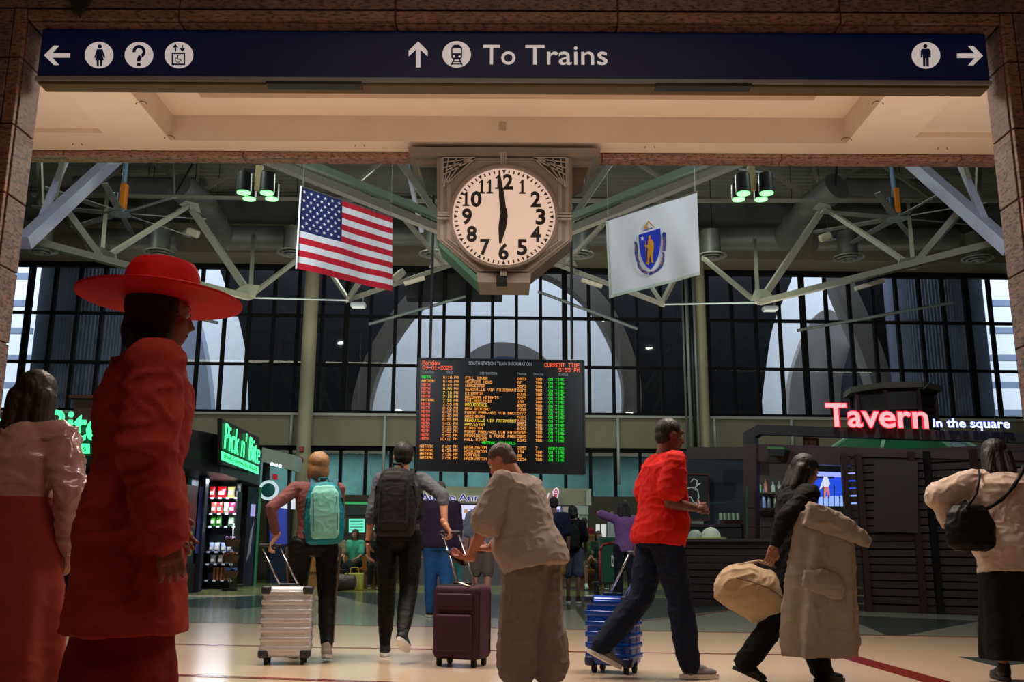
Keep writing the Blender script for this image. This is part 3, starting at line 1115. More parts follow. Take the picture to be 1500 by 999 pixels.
for i in range(60):
    a = 2 * math.pi * i / 60
    d = Vector((math.sin(a), 0, math.cos(a)))
    s_ = Vector((math.cos(a), 0, -math.sin(a)))
    c = Vector((DC.x, dy, DC.z))
    if i % 5 == 0:
        q = [c + d * r_d * .965 - s_ * .022, c + d * r_d * .965 + s_ * .022, c + d * r_d * .89]
        MB().prism(q, (0, -.003, 0)).build('hour_mark', M_ink, clock)
    else:
        tk.prism([c + d * r_d * .96 - s_ * .0075, c + d * r_d * .96 + s_ * .0075, c + d * r_d * .895 + s_ * .0075, c + d * r_d * .895 - s_ * .0075], (0, -.003, 0))
tk.build('minute_marks', M_ink, clock, kind='stuff')
for hpos in range(1, 13):
    a = 2 * math.pi * hpos / 12
    c = Vector((DC.x + math.sin(a) * r_d * 0.715, dy, DC.z + math.cos(a) * r_d * 0.715))
    nh = 0.158
    ws = {'1': .072, '0': .115}
    st = str(hpos)
    tw_ = sum(ws.get(ch, .105) for ch in st) + .012 * (len(st) - 1)
    x_ = -tw_ / 2
    for ch in st:
        w = ws.get(ch, .105)
        if ch == '1':
            o_ = c + Vector((x_, 0, -nh / 2))
            pts = [(0, 0), (.072, 0), (.072, .016), (.050, .020), (.050, nh), (.036, nh), (.004, nh - .034), (.010, nh - .046), (.024, nh - .034), (.024, .020), (0, .016)]
            MB().prism([o_ + Vector((u_, 0, v_)) for u_, v_ in pts], (0, -.003, 0)).build('numeral', M_ink, clock)
        else:
            text(ch, c + Vector((x_, 0, -nh / 2)), c + Vector((x_ + w, 0, -nh / 2)), nh, M_ink, clock, name='numeral', depth=0.003, bold=0.035)
        x_ += w + .012
def hand(ang, L, w, tail, name):
    d = Vector((math.sin(ang), 0, math.cos(ang)))
    s_ = Vector((math.cos(ang), 0, -math.sin(ang)))
    c = Vector((DC.x, dy - 0.02 if name == 'minute_hand' else dy - .012, DC.z))
    q = [c - s_ * w * .5 - d * tail, c - s_ * w - d * 0, c - s_ * w * .95 + d * L * .45, c - s_ * w * .25 + d * L, c + s_ * w * .25 + d * L, c + s_ * w * .95 + d * L * .45, c + s_ * w + d * 0, c + s_ * w * .5 - d * tail]
    MB().prism(q, (0, -.006, 0)).build(name, M_ink, clock)
hand(R(-6), 0.475, 0.032, 0.10, 'minute_hand')
hand(R(187), 0.30, 0.042, 0.09, 'hour_hand')
MB().cyl((DC.x, dy - .03, DC.z), (DC.x, dy, DC.z), .04, n=20).build('hand_boss', M_ink, clock)
# fretwork corners
for sx, X0 in ((1, 649), (-1, 829)):
    pts = [(X0, 231), (X0 + sx * 48, 231), (X0, 274)]
    cpoly('fret_opening', pts, 0.072, 0.01, M_black)
    fr = MB()
    for k, (xa, ya, xb, yb) in enumerate(((2, 272, 8, 231), (2, 272, 20, 231), (2, 272, 33, 231), (47, 232, 0, 238), (47, 232, 0, 246), (47, 232, 0, 256), (0, 274, 48, 231), (0, 231, 48, 231), (0, 231, 0, 274), (4, 250, 30, 236))):
        fr.bar(co(X0 + sx * xa, ya, .08), co(X0 + sx * xb, yb, .08), 0.010, 0.012)
    fr.build('fretwork', M_cl2, clock)
c = co(735, 411, 0.0)
MB().box(c, (0.11, 0.14, 0.09)).cyl(c + Vector((0, -0.09, -0.02)), c + Vector((0, .05, -0.02)), 0.03).build('security_camera', M_black, label='small black camera under the foot of the clock', cat='camera')

# ================================================================== FLAGS
def flag_surface(c00, c10, c11, c01, wave, nrm):
    """corners: top-left, top-right, bottom-right, bottom-left; returns f(u,v)"""
    def f(u, v, o=0.0):
        p = (c00 * (1 - u) + c10 * u) * (1 - v) + (c01 * (1 - u) + c11 * u) * v
        w = wave * (math.sin(u * 9 + v * 2.5) * 0.6 + math.sin(u * 17 - v * 5) * 0.3) * (0.35 + 0.65 * v)
        return p + nrm * (w - o)
    return f
def patch(f, u0, u1, v0, v1, o=0.0, nu=20, nv=3):
    mb = MB()
    vs = [f(u0 + (u1 - u0) * i / nu, v0 + (v1 - v0) * j / nv, o) for j in range(nv + 1) for i in range(nu + 1)]
    fs = [(j * (nu + 1) + i, j * (nu + 1) + i + 1, (j + 1) * (nu + 1) + i + 1, (j + 1) * (nu + 1) + i) for j in range(nv) for i in range(nu)]
    return mb.add(vs, fs)
def on_flag(f, pts, o):
    mb = MB()
    vs = [f(u, v, o) for u, v in pts]
    return mb.add(vs, [tuple(range(len(vs)))])
def star_uv(cu, cv, ru, rv, rot=0):
    return [(cu + ru * (1 if i % 2 == 0 else .4) * math.sin(rot + math.pi * i / 5), cv - rv * (1 if i % 2 == 0 else .4) * math.cos(rot + math.pi * i / 5)) for i in range(10)]
def cloth_mat(name, rgb):
    m = mat(name, rgb, 0.8, bump=(120, .1))
    b_ = m.node_tree.nodes['Principled BSDF']
    b_.inputs['Subsurface Weight'].default_value = 0.0
    return m
M_fr, M_fw, M_fb = cloth_mat('flag_red', (196, 14, 38)), cloth_mat('flag_white', (226, 232, 236)), cloth_mat('flag_blue', (20, 38, 92))
d1, d2 = 13.0, 14.25
c00, c01 = at(441, 273, d1), at(435, 393, d1)
c10, c11 = at(575, 318, d2), at(574, 427, d2)
nr = (c10 - c00).cross(c01 - c00).normalized()
if nr.y < 0: nr = -nr
f1 = flag_surface(c00, c10, c11, c01, 0.025, nr)
uf = empty('national_flag', (c01 + c11) / 2, label='red, white and blue stars and stripes flag hanging left of the clock', cat='flag')
CU, CV = 0.43, 7 / 13
for k in range(13):
    u0 = CU if k < 7 else 0.0
    patch(f1, u0, 1, k / 13, (k + 1) / 13, nu=24, nv=2).build('stripe', M_fr if k % 2 == 0 else M_fw, uf, smooth=True)
patch(f1, 0, CU, 0, CV, nu=14, nv=8).build('canton', M_fb, uf, smooth=True)
for r_ in range(9):
    n_ = 6 if r_ % 2 == 0 else 5
    for c_ in range(n_):
        cu = CU * ((2 * c_ + 1 + (r_ % 2)) / 12)
        cv = CV * (r_ + 1) / 10
        on_flag(f1, star_uv(cu, cv, 0.0185, 0.0235), 0.006).build('star', M_fw, uf)
e1 = MB(); e1.cyl(f1(0, -0.004), f1(0, 1.004), 0.014, n=8); e1.build('hoist_edge', M_fw, uf)
MB().cyl(f1(0.0, 0, 0), f1(1.0, 0, 0), 0.012, n=8).build('top_cord', M_duct, uf)
for u_ in (0.02, 0.98):
    a_ = f1(u_, 0, 0)
    MB().cyl(a_, (a_.x, a_.y, ZR), 0.005, n=5).build('hanging_wire', M_duct, uf)

c00, c01 = at(888, 323, d2), at(892, 437, d2)
c10, c11 = at(1021, 281, d1), at(1026, 403, d1)
nr = (c10 - c00).cross(c01 - c00).normalized()
if nr.y < 0: nr = -nr
f2 = flag_surface(c00, c10, c11, c01, 0.02, nr)
sf = empty('state_flag', (c01 + c11) / 2, label='white flag with a blue shield and gold figure hanging right of the clock', cat='flag')
patch(f2, 0, 1, 0, 1, nu=40, nv=24).build('field', M_fw, sf, smooth=True)
patch(f2, 0, 1, .965, 1.0, .008, nu=40, nv=1).build('hem', cloth_mat('flag_hem', (196, 214, 200)), sf, smooth=True)
patch(f2, 0, .025, 0, 1.0, .008, nu=1, nv=20).build('hem', cloth_mat('flag_hem', (196, 214, 200)), sf, smooth=True)
M_sb, M_gold, M_ribbon = cloth_mat('shield_blue', (16, 50, 190)), cloth_mat('emblem_gold', (206, 140, 24)), cloth_mat('ribbon_blue', (24, 60, 160))
# emblem drawn from picture positions: invert the bilinear map numerically
def uv_of(px, py):
    best = (.5, .5)
    tgt = (px, py)
    inv = CAM_M.inverted()
    def proj(u, v):
        q = inv @ f2(u, v)
        return (750 + F * q.x / -q.z, 499.5 - F * q.y / -q.z)
    u, v = .5, .5
    for _ in range(12):
        x, y = proj(u, v)
        xu, yu = proj(u + .01, v); xv, yv = proj(u, v + .01)
        a, b, c, d = (xu - x) / .01, (xv - x) / .01, (yu - y) / .01, (yv - y) / .01
        det = a * d - b * c
        ex, ey = tgt[0] - x, tgt[1] - y
        u += (d * ex - b * ey) / det; v += (a * ey - c * ex) / det
    return u, v
def fp(x, y):      # zoomed crop (888x999 of 160x180 px) -> uv
    return uv_of(880 + x * 160 / 888, 270 + y * 180 / 999)
def emb(name, pts, m, o):
    on_flag(f2, [fp(*p_) for p_ in pts], o).build(name, m, sf)
emb('shield', [(311, 412), (400, 385), (487, 358), (490, 430), (486, 500), (478, 560), (462, 612), (435, 660), (408, 697), (375, 670), (348, 630), (330, 585), (318, 520), (312, 460)], M_sb, .010)
emb('shield_star', [(343 + 17 * (1 if i % 2 == 0 else .4) * math.sin(math.pi * i / 5), 441 - 24 * (1 if i % 2 == 0 else .4) * math.cos(math.pi * i / 5)) for i in range(10)], M_fw, .014)
emb('figure', [(393, 425), (404, 410), (410, 425), (409, 445), (425, 455), (436, 480), (437, 525), (430, 560), (428, 600), (434, 638), (416, 640), (412, 600), (408, 575), (402, 600), (400, 640), (398, 655), (378, 652), (386, 620), (385, 570), (388, 520), (364, 508), (362, 496), (386, 494), (388, 460), (394, 450)], M_gold, .014)
emb('staff', [(366, 460), (371, 460), (378, 645), (373, 645)], M_gold, .013)
emb('crest_arm', [(357, 350), (386, 305), (394, 308), (376, 342), (392, 356), (386, 366), (358, 362)], M_gold, .012)
emb('crest_sword', [(384, 296), (392, 296), (442, 352), (438, 356), (388, 306)], M_gold, .013)
emb('crest_wreath', [(354, 374), (425, 352), (427, 358), (356, 381)], M_ribbon, .012)
rib = [[(276, 466), (292, 470), (300, 500), (302, 600), (318, 640), (310, 652), (290, 620), (278, 560), (280, 500)],
       [(298, 640), (322, 655), (340, 690), (385, 712), (380, 734), (340, 718), (305, 676)],
       [(385, 712), (432, 708), (428, 730), (400, 742)],
       [(432, 708), (470, 680), (492, 640), (505, 580), (500, 548), (520, 555), (522, 600), (508, 660), (480, 700), (440, 724)],
       [(505, 545), (508, 470), (502, 405), (515, 388), (532, 398), (534, 470), (528, 548)]]
for rr_ in rib:
    emb('ribbon', rr_, M_ribbon, .011)
motto = MB()
path = [(288, 490), (290, 560), (300, 625), (330, 690), (375, 722), (425, 715), (470, 690), (500, 640), (514, 580), (518, 500), (520, 430)]
s_ = 'ENSE PETIT PLACIDAM SVB LIBERTATE QVIETEM'
pl = [Vector(p_) for p_ in path]
tot = sum((pl[i + 1] - pl[i]).length for i in range(len(pl) - 1))
def along(t):
    d = t * tot
    for i in range(len(pl) - 1):
        L = (pl[i + 1] - pl[i]).length
        if d <= L: return pl[i] + (pl[i + 1] - pl[i]) * d / L, (pl[i + 1] - pl[i]).normalized()
        d -= L
    return pl[-1], (pl[-1] - pl[-2]).normalized()
for i, ch in enumerate(s_):
    g = FONT.get(ch)
    if not g: continue
    c_, d_ = along((i + .5) / len(s_))
    nn = Vector((d_.y, -d_.x))
    for r_ in range(7):
        for k in range(5):
            if g[r_][k] == '1':
                a_ = c_ + d_ * (k - 2.5) * 2.4 + nn * (3.5 - r_) * 2.0
                qq = [a_, a_ + d_ * 2.4, a_ + d_ * 2.4 - nn * 2, a_ - nn * 2]
                motto.add([f2(*fp(*p_), .014) for p_ in qq], [(0, 1, 2, 3)])
motto.build('motto', M_gold, sf)
MB().cyl(f2(0.0, 0, 0), f2(1.0, 0, 0), 0.012, n=8).build('top_cord', M_duct, sf)
for u_ in (0.02, 0.98):
    a_ = f2(u_, 0, 0)
    MB().cyl(a_, (a_.x, a_.y, ZR), 0.005, n=5).build('hanging_wire', M_duct, sf)

# ================================================================== ROOF STEEL
def truss(label, parts, plates=(), name='roof_truss', group=None):
    mids = [at(parts[0][0], parts[0][1], parts[0][2])]
    r_ = empty(name, mids[0], label=label, cat='truss', group=group)
    for (xa, ya, da, xb, yb, db, w, m, nm) in parts:
        a, b = at(xa, ya, da), at(xb, yb, db)
        MB().bar(a, b, w * .8, w * .8).build(nm, m, r_)
    for (pts, d, m) in plates:
        MB().prism([at(x, y, d) for x, y in pts], (0, .04, 0)).build('gusset_plate', m, r_)
    return r_
S, SB = M_steel, M_steel_b
truss('heavy pale diagonal roof strut at the upper left of the hall', [
    (34, 356, 13, 190, 212, 16, .24, SB, 'strut'), (62, 318, 13.6, 108, 205, 16, .12, SB, 'strut'), (80, 290, 14.4, 98, 205, 15, .10, S, 'strut'), (58, 236, 16, 60, 300, 16, .1, S, 'strut')])
truss('heavy pale diagonal roof strut at the upper right of the hall', [
    (1310, 215, 16, 1482, 366, 13, .24, SB, 'strut'), (1392, 205, 16, 1442, 322, 13.6, .12, SB, 'strut'), (1400, 205, 15, 1430, 300, 14.4, .10, S, 'strut'), (1434, 240, 16, 1432, 300, 16, .1, S, 'strut')])
truss('sloping roof truss with tan bottom chord above the left windows', [
    (-30, 333, 14.5, 366, 436, 20.5, .15, S, 'bottom_chord'), (48, 285, 22, 642, 295, 22, .10, S, 'top_chord'),
    (92, 302, 17, 149, 380, 17.5, .15, S, 'web'), (149, 380, 17.5, 279, 300, 21, .11, S, 'web'), (149, 380, 17.5, 157, 287, 21.8, .10, S, 'web'),
    (278, 302, 21, 367, 433, 20.5, .17, S, 'web'), (367, 433, 20.5, 371, 345, 25.8, .12, S, 'web'), (367, 433, 20.5, 452, 368, 23, .11, S, 'web')],
    [([(120, 374), (140, 362), (150, 362), (168, 372), (176, 392), (150, 386)], 17.45, S), ([(345, 424), (362, 416), (380, 418), (372, 437)], 20.4, S), ([(262, 300), (272, 294), (290, 298), (294, 312)], 20.9, S)])
truss('sloping roof truss with tan bottom chord above the right windows', [
    (1530, 338, 14.5, 1112, 443, 20.5, .15, S, 'bottom_chord'), (838, 294, 22, 1462, 294, 22, .10, S, 'top_chord'),
    (1404, 312, 17, 1338, 391, 17.5, .15, S, 'web'), (1338, 391, 17.5, 1208, 305, 21, .11, S, 'web'), (1338, 391, 17.5, 1330, 296, 21.8, .10, S, 'web'),
    (1208, 302, 21, 1113, 443, 20.5, .17, S, 'web'), (1110, 440, 20.5, 1106, 352, 25.8, .12, S, 'web'), (1108, 443, 20.5, 1030, 378, 23, .11, S, 'web')],
    [([(1312, 396), (1318, 380), (1346, 374), (1366, 380), (1340, 396)], 17.45, S), ([(1100, 440), (1106, 424), (1124, 424), (1136, 438)], 20.4, S), ([(1190, 306), (1200, 296), (1216, 300), (1220, 312)], 20.9, S)])
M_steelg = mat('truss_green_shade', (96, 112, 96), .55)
truss('long tan roof beam slanting down behind the stars and stripes flag to the clock', [
    (372, 226, 16, 652, 340, 19, .20, S, 'lower_flange'), (412, 224, 16, 652, 322, 19, .17, M_steelg, 'upper_flange'), (585, 236, 19, 652, 330, 19, .16, S, 'web'),
    (560, 236, 22, 520, 270, 22, .1, S, 'web'), (596, 240, 19, 618, 340, 20, .1, SB, 'web')])
truss('long tan roof beam slanting down behind the white flag to the clock', [
    (1108, 226, 16, 830, 340, 19, .20, S, 'lower_flange'), (1070, 224, 16, 830, 322, 19, .17, M_steelg, 'upper_flange'), (896, 236, 19, 832, 330, 19, .16, S, 'web'),
    (935, 240, 22, 970, 262, 22, .1, S, 'web')])
truss('low tan truss joint between the flag and the clock foot on the left', [
    (508, 440, 21, 690, 378, 24, .14, S, 'bottom_chord'), (510, 438, 21, 486, 402, 21.5, .09, S, 'web'), (510, 438, 21, 532, 405, 21.5, .12, S, 'web'),
    (590, 318, 22, 652, 390, 23, .11, S, 'web'), (648, 330, 23, 650, 392, 23, .11, S, 'web'), (574, 412, 22, 590, 398, 22.2, .2, S, 'web')],
    [([(628, 392), (648, 358), (662, 358), (664, 386)], 22.9, S)])
truss('low tan truss joint between the clock foot and the white flag', [
    (972, 446, 21, 796, 380, 24, .14, S, 'bottom_chord'), (970, 444, 21, 988, 408, 21.5, .12, S, 'web'), (970, 444, 21, 946, 408, 21.5, .09, S, 'web'),
    (890, 322, 22, 826, 388, 23, .11, S, 'web'), (830, 330, 23, 826, 390, 23, .11, S, 'web')],
    [([(814, 384), (816, 360), (828, 358), (846, 390)], 22.9, S)])
truss('upper roof bracing over the left ceiling fan', [
    (112, 292, 24, 190, 236, 24, .12, S, 'web'), (218, 234, 24, 290, 284, 24, .12, S, 'web'), (290, 236, 24, 289, 284, 24, .10, S, 'web'), (290, 284, 24, 372, 234, 24, .12, S, 'web'), (282, 240, 23, 258, 284, 23, .05, M_black, 'web'), (254, 236, 22, 256, 285, 22, .04, S, 'web')])
truss('upper roof bracing over the right ceiling fan', [
    (1368, 292, 24, 1290, 240, 24, .12, S, 'web'), (1268, 238, 24, 1196, 290, 24, .12, S, 'web'), (1192, 238, 24, 1193, 288, 24, .10, S, 'web'), (1186, 290, 24, 1108, 238, 24, .12, S, 'web'), (1226, 240, 23, 1222, 288, 23, .05, M_black, 'web')])
# thin tie cables
for lab, a, b in (('thin horizontal tie cable under the stars and stripes flag', (366, 436, 20.5), (510, 440, 21)), ('thin horizontal tie cable right of the white flag', (972, 446, 21), (1110, 443, 20.5))):
    MB().cyl(at(*a), at(*b), 0.022, n=6).build('tie_cable', M_greypanel, label=lab, cat='cable')
for lab, a, b in (('grey bar shaped as a roof chord reflection across the windows, leftmost', (110, 424, 29.75), (319, 473, 29.6)), ('grey bar shaped as a roof chord reflection slanting up to the clock foot in the centre windows, left one', (540, 475, 29.6), (682, 434, 29.75)),
                  ('grey bar shaped as a roof chord reflection slanting down from the clock foot in the centre windows, right one', (788, 427, 29.75), (934, 482, 29.6)), ('grey bar shaped as a roof chord reflection across the windows, rightmost', (1168, 484, 29.6), (1396, 443, 29.75))):
    MB().cyl(at(*a), at(*b), 0.05, n=10).build('chord_reflection', M_greypanel, label=lab, cat='rod', group='roof chord reflections by the window wall')  # solid bars standing in for the roof chord mirrored in the glass

# ducts
def duct(label, pts, r):
    mb = MB()
    P = [at(*p_) for p_ in pts]
    d_ = empty('air_duct', P[0], label=label, cat='duct')
    for a, b in zip(P[:-1], P[1:]):
        MB().cyl(a, b, r, n=20).build('duct_run', M_duct, d_, smooth=True, auto=40)
        mid = (a + b) / 2
        u = (b - a).normalized() * 0.04
        MB().cyl(mid - u, mid + u, r * 1.05, n=20).build('duct_collar', M_duct, d_, smooth=True, auto=40)
    for k_, (a, b) in enumerate(zip(P[:-1], P[1:])):
        m_ = a * .4 + b * .6
        MB().cyl((m_.x, m_.y, m_.z), (m_.x, m_.y, ZR), .012, n=6).build('hanger_rod', M_black, d_)
    for a in P[1:-1]:
        MB().ell(a, r, nu=20).build('duct_elbow', M_duct, d_, smooth=True)
duct('round grey air duct bending down above the left windows', [(262, 272, 23), (298, 300, 24), (326, 348, 26.5), (500, 350, 27)], .36)
duct('horizontal grey air duct at the upper left behind the fan', [(110, 272, 25), (300, 274, 25)], .26)
duct('round grey air duct bending down above the right windows', [(1226, 272, 23), (1186, 304, 24), (1148, 350, 26.5), (975, 352, 27)], .36)
duct('horizontal grey air duct at the upper right behind the fan', [(1222, 274, 25), (1385, 276, 25)], .26)
duct('short grey air duct above the left vents', [(130, 350, 27), (262, 352, 27)], .32)
duct('short grey air duct above the right vents', [(1195, 352, 27), (1400, 350, 27)], .32)
duct('grey air duct running behind the clock', [(560, 345, 27), (900, 345, 27)], .30)
# round diffusers
M_diff = mat('diffuser', (150, 150, 140), .5)
for px, py, lab in ((60, 368, 'leftmost round ceiling vent beside the stone pillar'), (233, 371, 'round ceiling vent above the red hat'), (428, 371, 'round ceiling vent at the left edge of the stars and stripes flag'), (636, 373, 'round ceiling vent just left of the clock'),
                    (848, 374, 'round ceiling vent just right of the clock'), (1042, 376, 'round ceiling vent at the right edge of the white flag'), (1243, 378, 'round ceiling vent above the tavern roof lantern'), (1432, 380, 'rightmost round ceiling vent beside the stone pillar')):
    c_ = at(px, py, 25.5)
    v_ = empty('ceiling_vent', c_, label=lab, cat='vent', group='round ceiling vents')
    MB().cyl(c_ + Vector((0, 0, .05)), c_ + Vector((0, 0, .75)), .27, n=18).build('neck', M_duct, v_, smooth=True, auto=40)
    for r0, z_ in ((.43, 0.0), (.31, -.04), (.19, -.08)):
        rs = []
        for rr_, zz in ((r0, z_), (r0, z_ + .025), (r0 - .07, z_ + .06), (r0 - .07, z_ + .035)):
            rs.append([c_ + Vector((rr_ * math.cos(2 * math.pi * i / 24), rr_ * math.sin(2 * math.pi * i / 24), zz)) for i in range(24)])
        rs.append(rs[0])
        MB().rings(rs, closed=False).build('ring', M_diff, v_, smooth=True, auto=30)
    MB().cyl(c_ + Vector((0, 0, -.08)), c_ + Vector((0, 0, -.05)), .07, n=14).build('hub', M_diff, v_)
# lamp clusters
M_lens = mat('lamp_lens', (220, 255, 220), .4, emit=((96, 255, 120), 1.7))
for cx, flip, lab in ((377, 1, 'four-lamp black cluster with glowing green lenses, upper left'), (1103, -1, 'four-lamp black cluster with glowing green lenses, upper right')):
    base = at(cx, 265, 18.6)
    cl_ = empty('lamp_cluster', base, label=lab, cat='lamp', group='green glowing lamp clusters')
    spots = [(357, 283, 18), (391, 283.5, 18), (365, 292, 19.2), (398, 292, 19.2)]
    for (px, py, d_) in spots:
        if flip < 0:
            px = 2 * 377 - px; px = 1103 + (px - 377); py += 0.8
        p_ = at(px, py, d_)
        hcan = .42 if d_ < 19 else .34
        can = MB().cyl(p_ + Vector((0, 0, .02)), p_ + Vector((0, 0, hcan)), .150, .140, n=22).build('lamp_can', M_black, cl_, smooth=True, auto=40)
        MB().cyl(p_ + Vector((0, 0, .0)), p_ + Vector((0, 0, .021)), .135, n=22).build('lens', M_lens, cl_)
    MB().box(base + Vector((0, .1, .1)), (.14, .1, .55)).build('yoke', mat('lamp_yoke', (120, 104, 60), .6), cl_)
    MB().bar(base + Vector((-.3, 0, .25)), base + Vector((.3, 0.2, .25)), .05).build('cross_arm', M_black, cl_)
    MB().cyl(base + Vector((0, .1, .35)), base + Vector((0.1, .1, 2.2)), .025).build('hanger', M_black, cl_)
    add_light('green_lamp', 'SPOT', base + Vector((0, 0, -.6)), 120, (0.5, 1.0, 0.45), .2, target=base + Vector((-.4 * flip, 3.0, -8)), spot=85)
# tube lights on the chords
for (xa, ya, xb, yb, d_, lab) in ((197, 403, 237, 414, 17.8, 'tube light fixed under the left sloping truss'), (592, 416, 622, 407, 22, 'tube light left of the clock foot'), (852, 410, 882, 420, 22, 'tube light right of the clock foot'), (1253, 423, 1294, 411, 18.2, 'tube light fixed under the right sloping truss')):
    MB().bar(at(xa, ya, d_), at(xb, yb, d_), .10, .08).build('tube_light', mat('tube_housing', (168, 160, 140), .5), label=lab, cat='light', group='tube lights under the trusses')
for px, py, lab in ((525, 447, 'small floodlight under the truss joint left of the board'), (1128, 452, 'small floodlight under the right truss joint')):
    c_ = at(px, py, 21)
    fl_ = empty('floodlight', c_, label=lab, cat='floodlight')
    MB().rbox(c_, (.34, .22, .10), .03).build('housing', M_greypanel, fl_)
    MB().box(c_ + Vector((0, 0, -.055)), (.28, .17, .015)).build('lens', mat('flood_lens', (190, 196, 196), .3), fl_)
    MB().bar(c_ + Vector((.1, 0, .05)), c_ + Vector((.1, 0, .22)), .03).build('bracket', M_duct, fl_)
# loudspeakers
for px, py, s_, lab in ((283, 341, 1, 'white loudspeaker hanging by the left duct'), (1209, 347, -1, 'white loudspeaker hanging by the right duct')):
    c_ = at(px, py, 23.6)
    sp_ = empty('loudspeaker', c_, label=lab, cat='speaker')
    MR = Matrix.Rotation(R(22 * s_), 3, 'Y') @ Matrix.Rotation(R(20), 3, 'X')
    MB().rbox(c_, (.34, .16, .2), .05, M=MR).build('front', mat('speaker_cream', (188, 182, 160), .5), sp_)
    MB().cyl(c_ + Vector((-.1 * s_, .05, .02)), c_ + Vector((-.3 * s_, .3, .08)), .13, .09).build('horn_body', M_greypanel, sp_, smooth=True, auto=40)
    MB().cyl(c_ + Vector((-.12 * s_, .1, .1)), c_ + Vector((-.12 * s_, .1, .5)), .02).build('bracket', M_black, sp_)
# fans
for px, s_, lab in ((177, 1, 'big ceiling fan with orange bracket at the upper left'), (1313, -1, 'big ceiling fan with orange bracket at the upper right')):
    hub = at(px, 313 if s_ > 0 else 320, 21)
    fn = empty('ceiling_fan', hub, label=lab, cat='fan')
    MB().cyl(hub + Vector((0, 0, .5)), hub + Vector((0.02 * s_, 0, 2.3)), .055).build('drop_rod', mat('rod_blue', (96, 126, 150), .5), fn, smooth=True)
    MB().rbox(hub + Vector((.03, 0, .42)), (.13, .18, .62), .02).build('orange_bracket', mat('safety_orange', (196, 108, 14), .5), fn)
    MB().cyl(hub + Vector((-.12, 0, .12)), hub + Vector((-.12, 0, .5)), .09).build('motor', mat('motor_blue', (44, 60, 84), .4), fn, smooth=True, auto=40)
    MB().cyl(hub + Vector((0, 0, -.03)), hub + Vector((0, 0, .08)), .24, .16, n=24).build('hub', M_greypanel, fn, smooth=True, auto=40)
    for k in range(8):
        a = R(45 * k + 12)
        d_ = Vector((math.cos(a), math.sin(a), 0)); s2 = Vector((-math.sin(a), math.cos(a), .25)).normalized()
        p0, p1 = hub + d_ * .2, hub + d_ * 1.9
        MB().prism([p0 - s2 * .08, p1 - s2 * .06, p1 + s2 * .06, p0 + s2 * .08], (0, 0, .02)).build('blade', M_duct, fn)

# ================================================================== DEPARTURE BOARD
BY = 19.0
TL, TR, BR, BL = at(613.5, 525, BY), at(855, 529, BY), at(857, 694.5, BY), at(609.5, 688.5, BY)
board = empty('departure_board', (BL + BR) / 2, label='large black LED train departure board with amber and green rows', cat='departure board')
MB().prism([TL, TR, BR, BL], (0, .28, 0)).build('housing', mat('board_black', (8, 12, 10), .35), board)
Xb = (TR - TL).normalized()
Zb = (TL - BL).normalized()
edge = MB()
for a_, b_ in ((TL, TR), (TR, BR), (BR, BL), (BL, TL)):
    edge.bar(a_ + Vector((0, -.01, 0)), b_ + Vector((0, -.01, 0)), .035, .03)
edge.build('frame', M_black, board)
for px in (630, 838):
    a_ = at(px, 526, BY + .14)
    MB().cyl(a_, (a_.x, a_.y, 10.5), .03).build('hanger', M_black, board)
M_amber = mat('led_amber', (20, 10, 0), .5, emit=((255, 164, 66), 1.5))
M_led_r = mat('led_red', (20, 6, 0), .5, emit=((255, 96, 50), 1.5))
M_led_y = mat('led_yellow', (20, 16, 0), .5, emit=((250, 200, 50), 1.5))
M_led_g = mat('led_green', (0, 20, 4), .5, emit=((20, 225, 40), 1.5))
M_headg = mat('board_heading', (150, 160, 165), .6, emit=((150, 160, 165), .35))
Nf = Vector((0, -.006, 0))
pxm = (TR - TL).length / 241.5
rows = [('MBTA', '6:10', 'FALL RIVER', '6933'), ('AMTRAK', '6:45', 'NEWPORT NEWS', '67'), ('MBTA', '6:45', 'WORCESTER', '5573'), ('MBTA', '6:55', 'READVILLE VIA FAIRMOUNT', '6679'),
        ('MBTA', '7:10', 'KINGSTON', '6039'), ('MBTA', '7:15', 'NEEDHAM HEIGHTS', '5675'), ('AMTRAK', '7:55', 'PHILADELPHIA', '169'), ('MBTA', '7:55', 'PROVIDENCE', '5877'),
        ('MBTA', '8:00', 'NEW BEDFORD', '7039'), ('MBTA', '8:05', 'FORGE PARK/495 VIA BACK', '5777'), ('MBTA', '8:40', 'GREENBUSH', '6091'), ('MBTA', '8:55', 'READVILLE VIA FAIRMOUNT', '6691'),
        ('MBTA', '9:00', 'WORCESTER', '5581'), ('MBTA', '9:33', 'KINGSTON', '6043'), ('MBTA', '9:55', 'FORGE PARK/495 VIA FAIR', '5785'), ('MBTA', '9:55', 'PROVIDENCE & FORGE PARK', '5885'), ('MBTA', '10:10', 'FALL RIVER', '6943')]
arr = [('AMTRAK', '6:02', 'WASHINGTON', '2252', '7', 'ARRIVED'), ('AMTRAK', '6:29', 'WASHINGTON', '154', 'TBD', 'ON TIME'), ('AMTRAK', '7:28', 'NORFOLK', '88', 'TBD', 'ON TIME'), ('AMTRAK', '7:56', 'WASHINGTON', '2254', 'TBD', 'ON TIME')]
def drow(name, items, y):
    """items: (text, px, material)"""
    byM = {}
    for s, px, m in items:
        mb = byM.setdefault(m.name, (MB(), m))[0]
        dots(mb, s, at(px, y, BY), Xb, Zb, 3.27 * pxm, 4.1 * pxm, Nf)
    for mb, m in byM.values():
        mb.build(name, m, board, kind='stuff')
k_ = 0
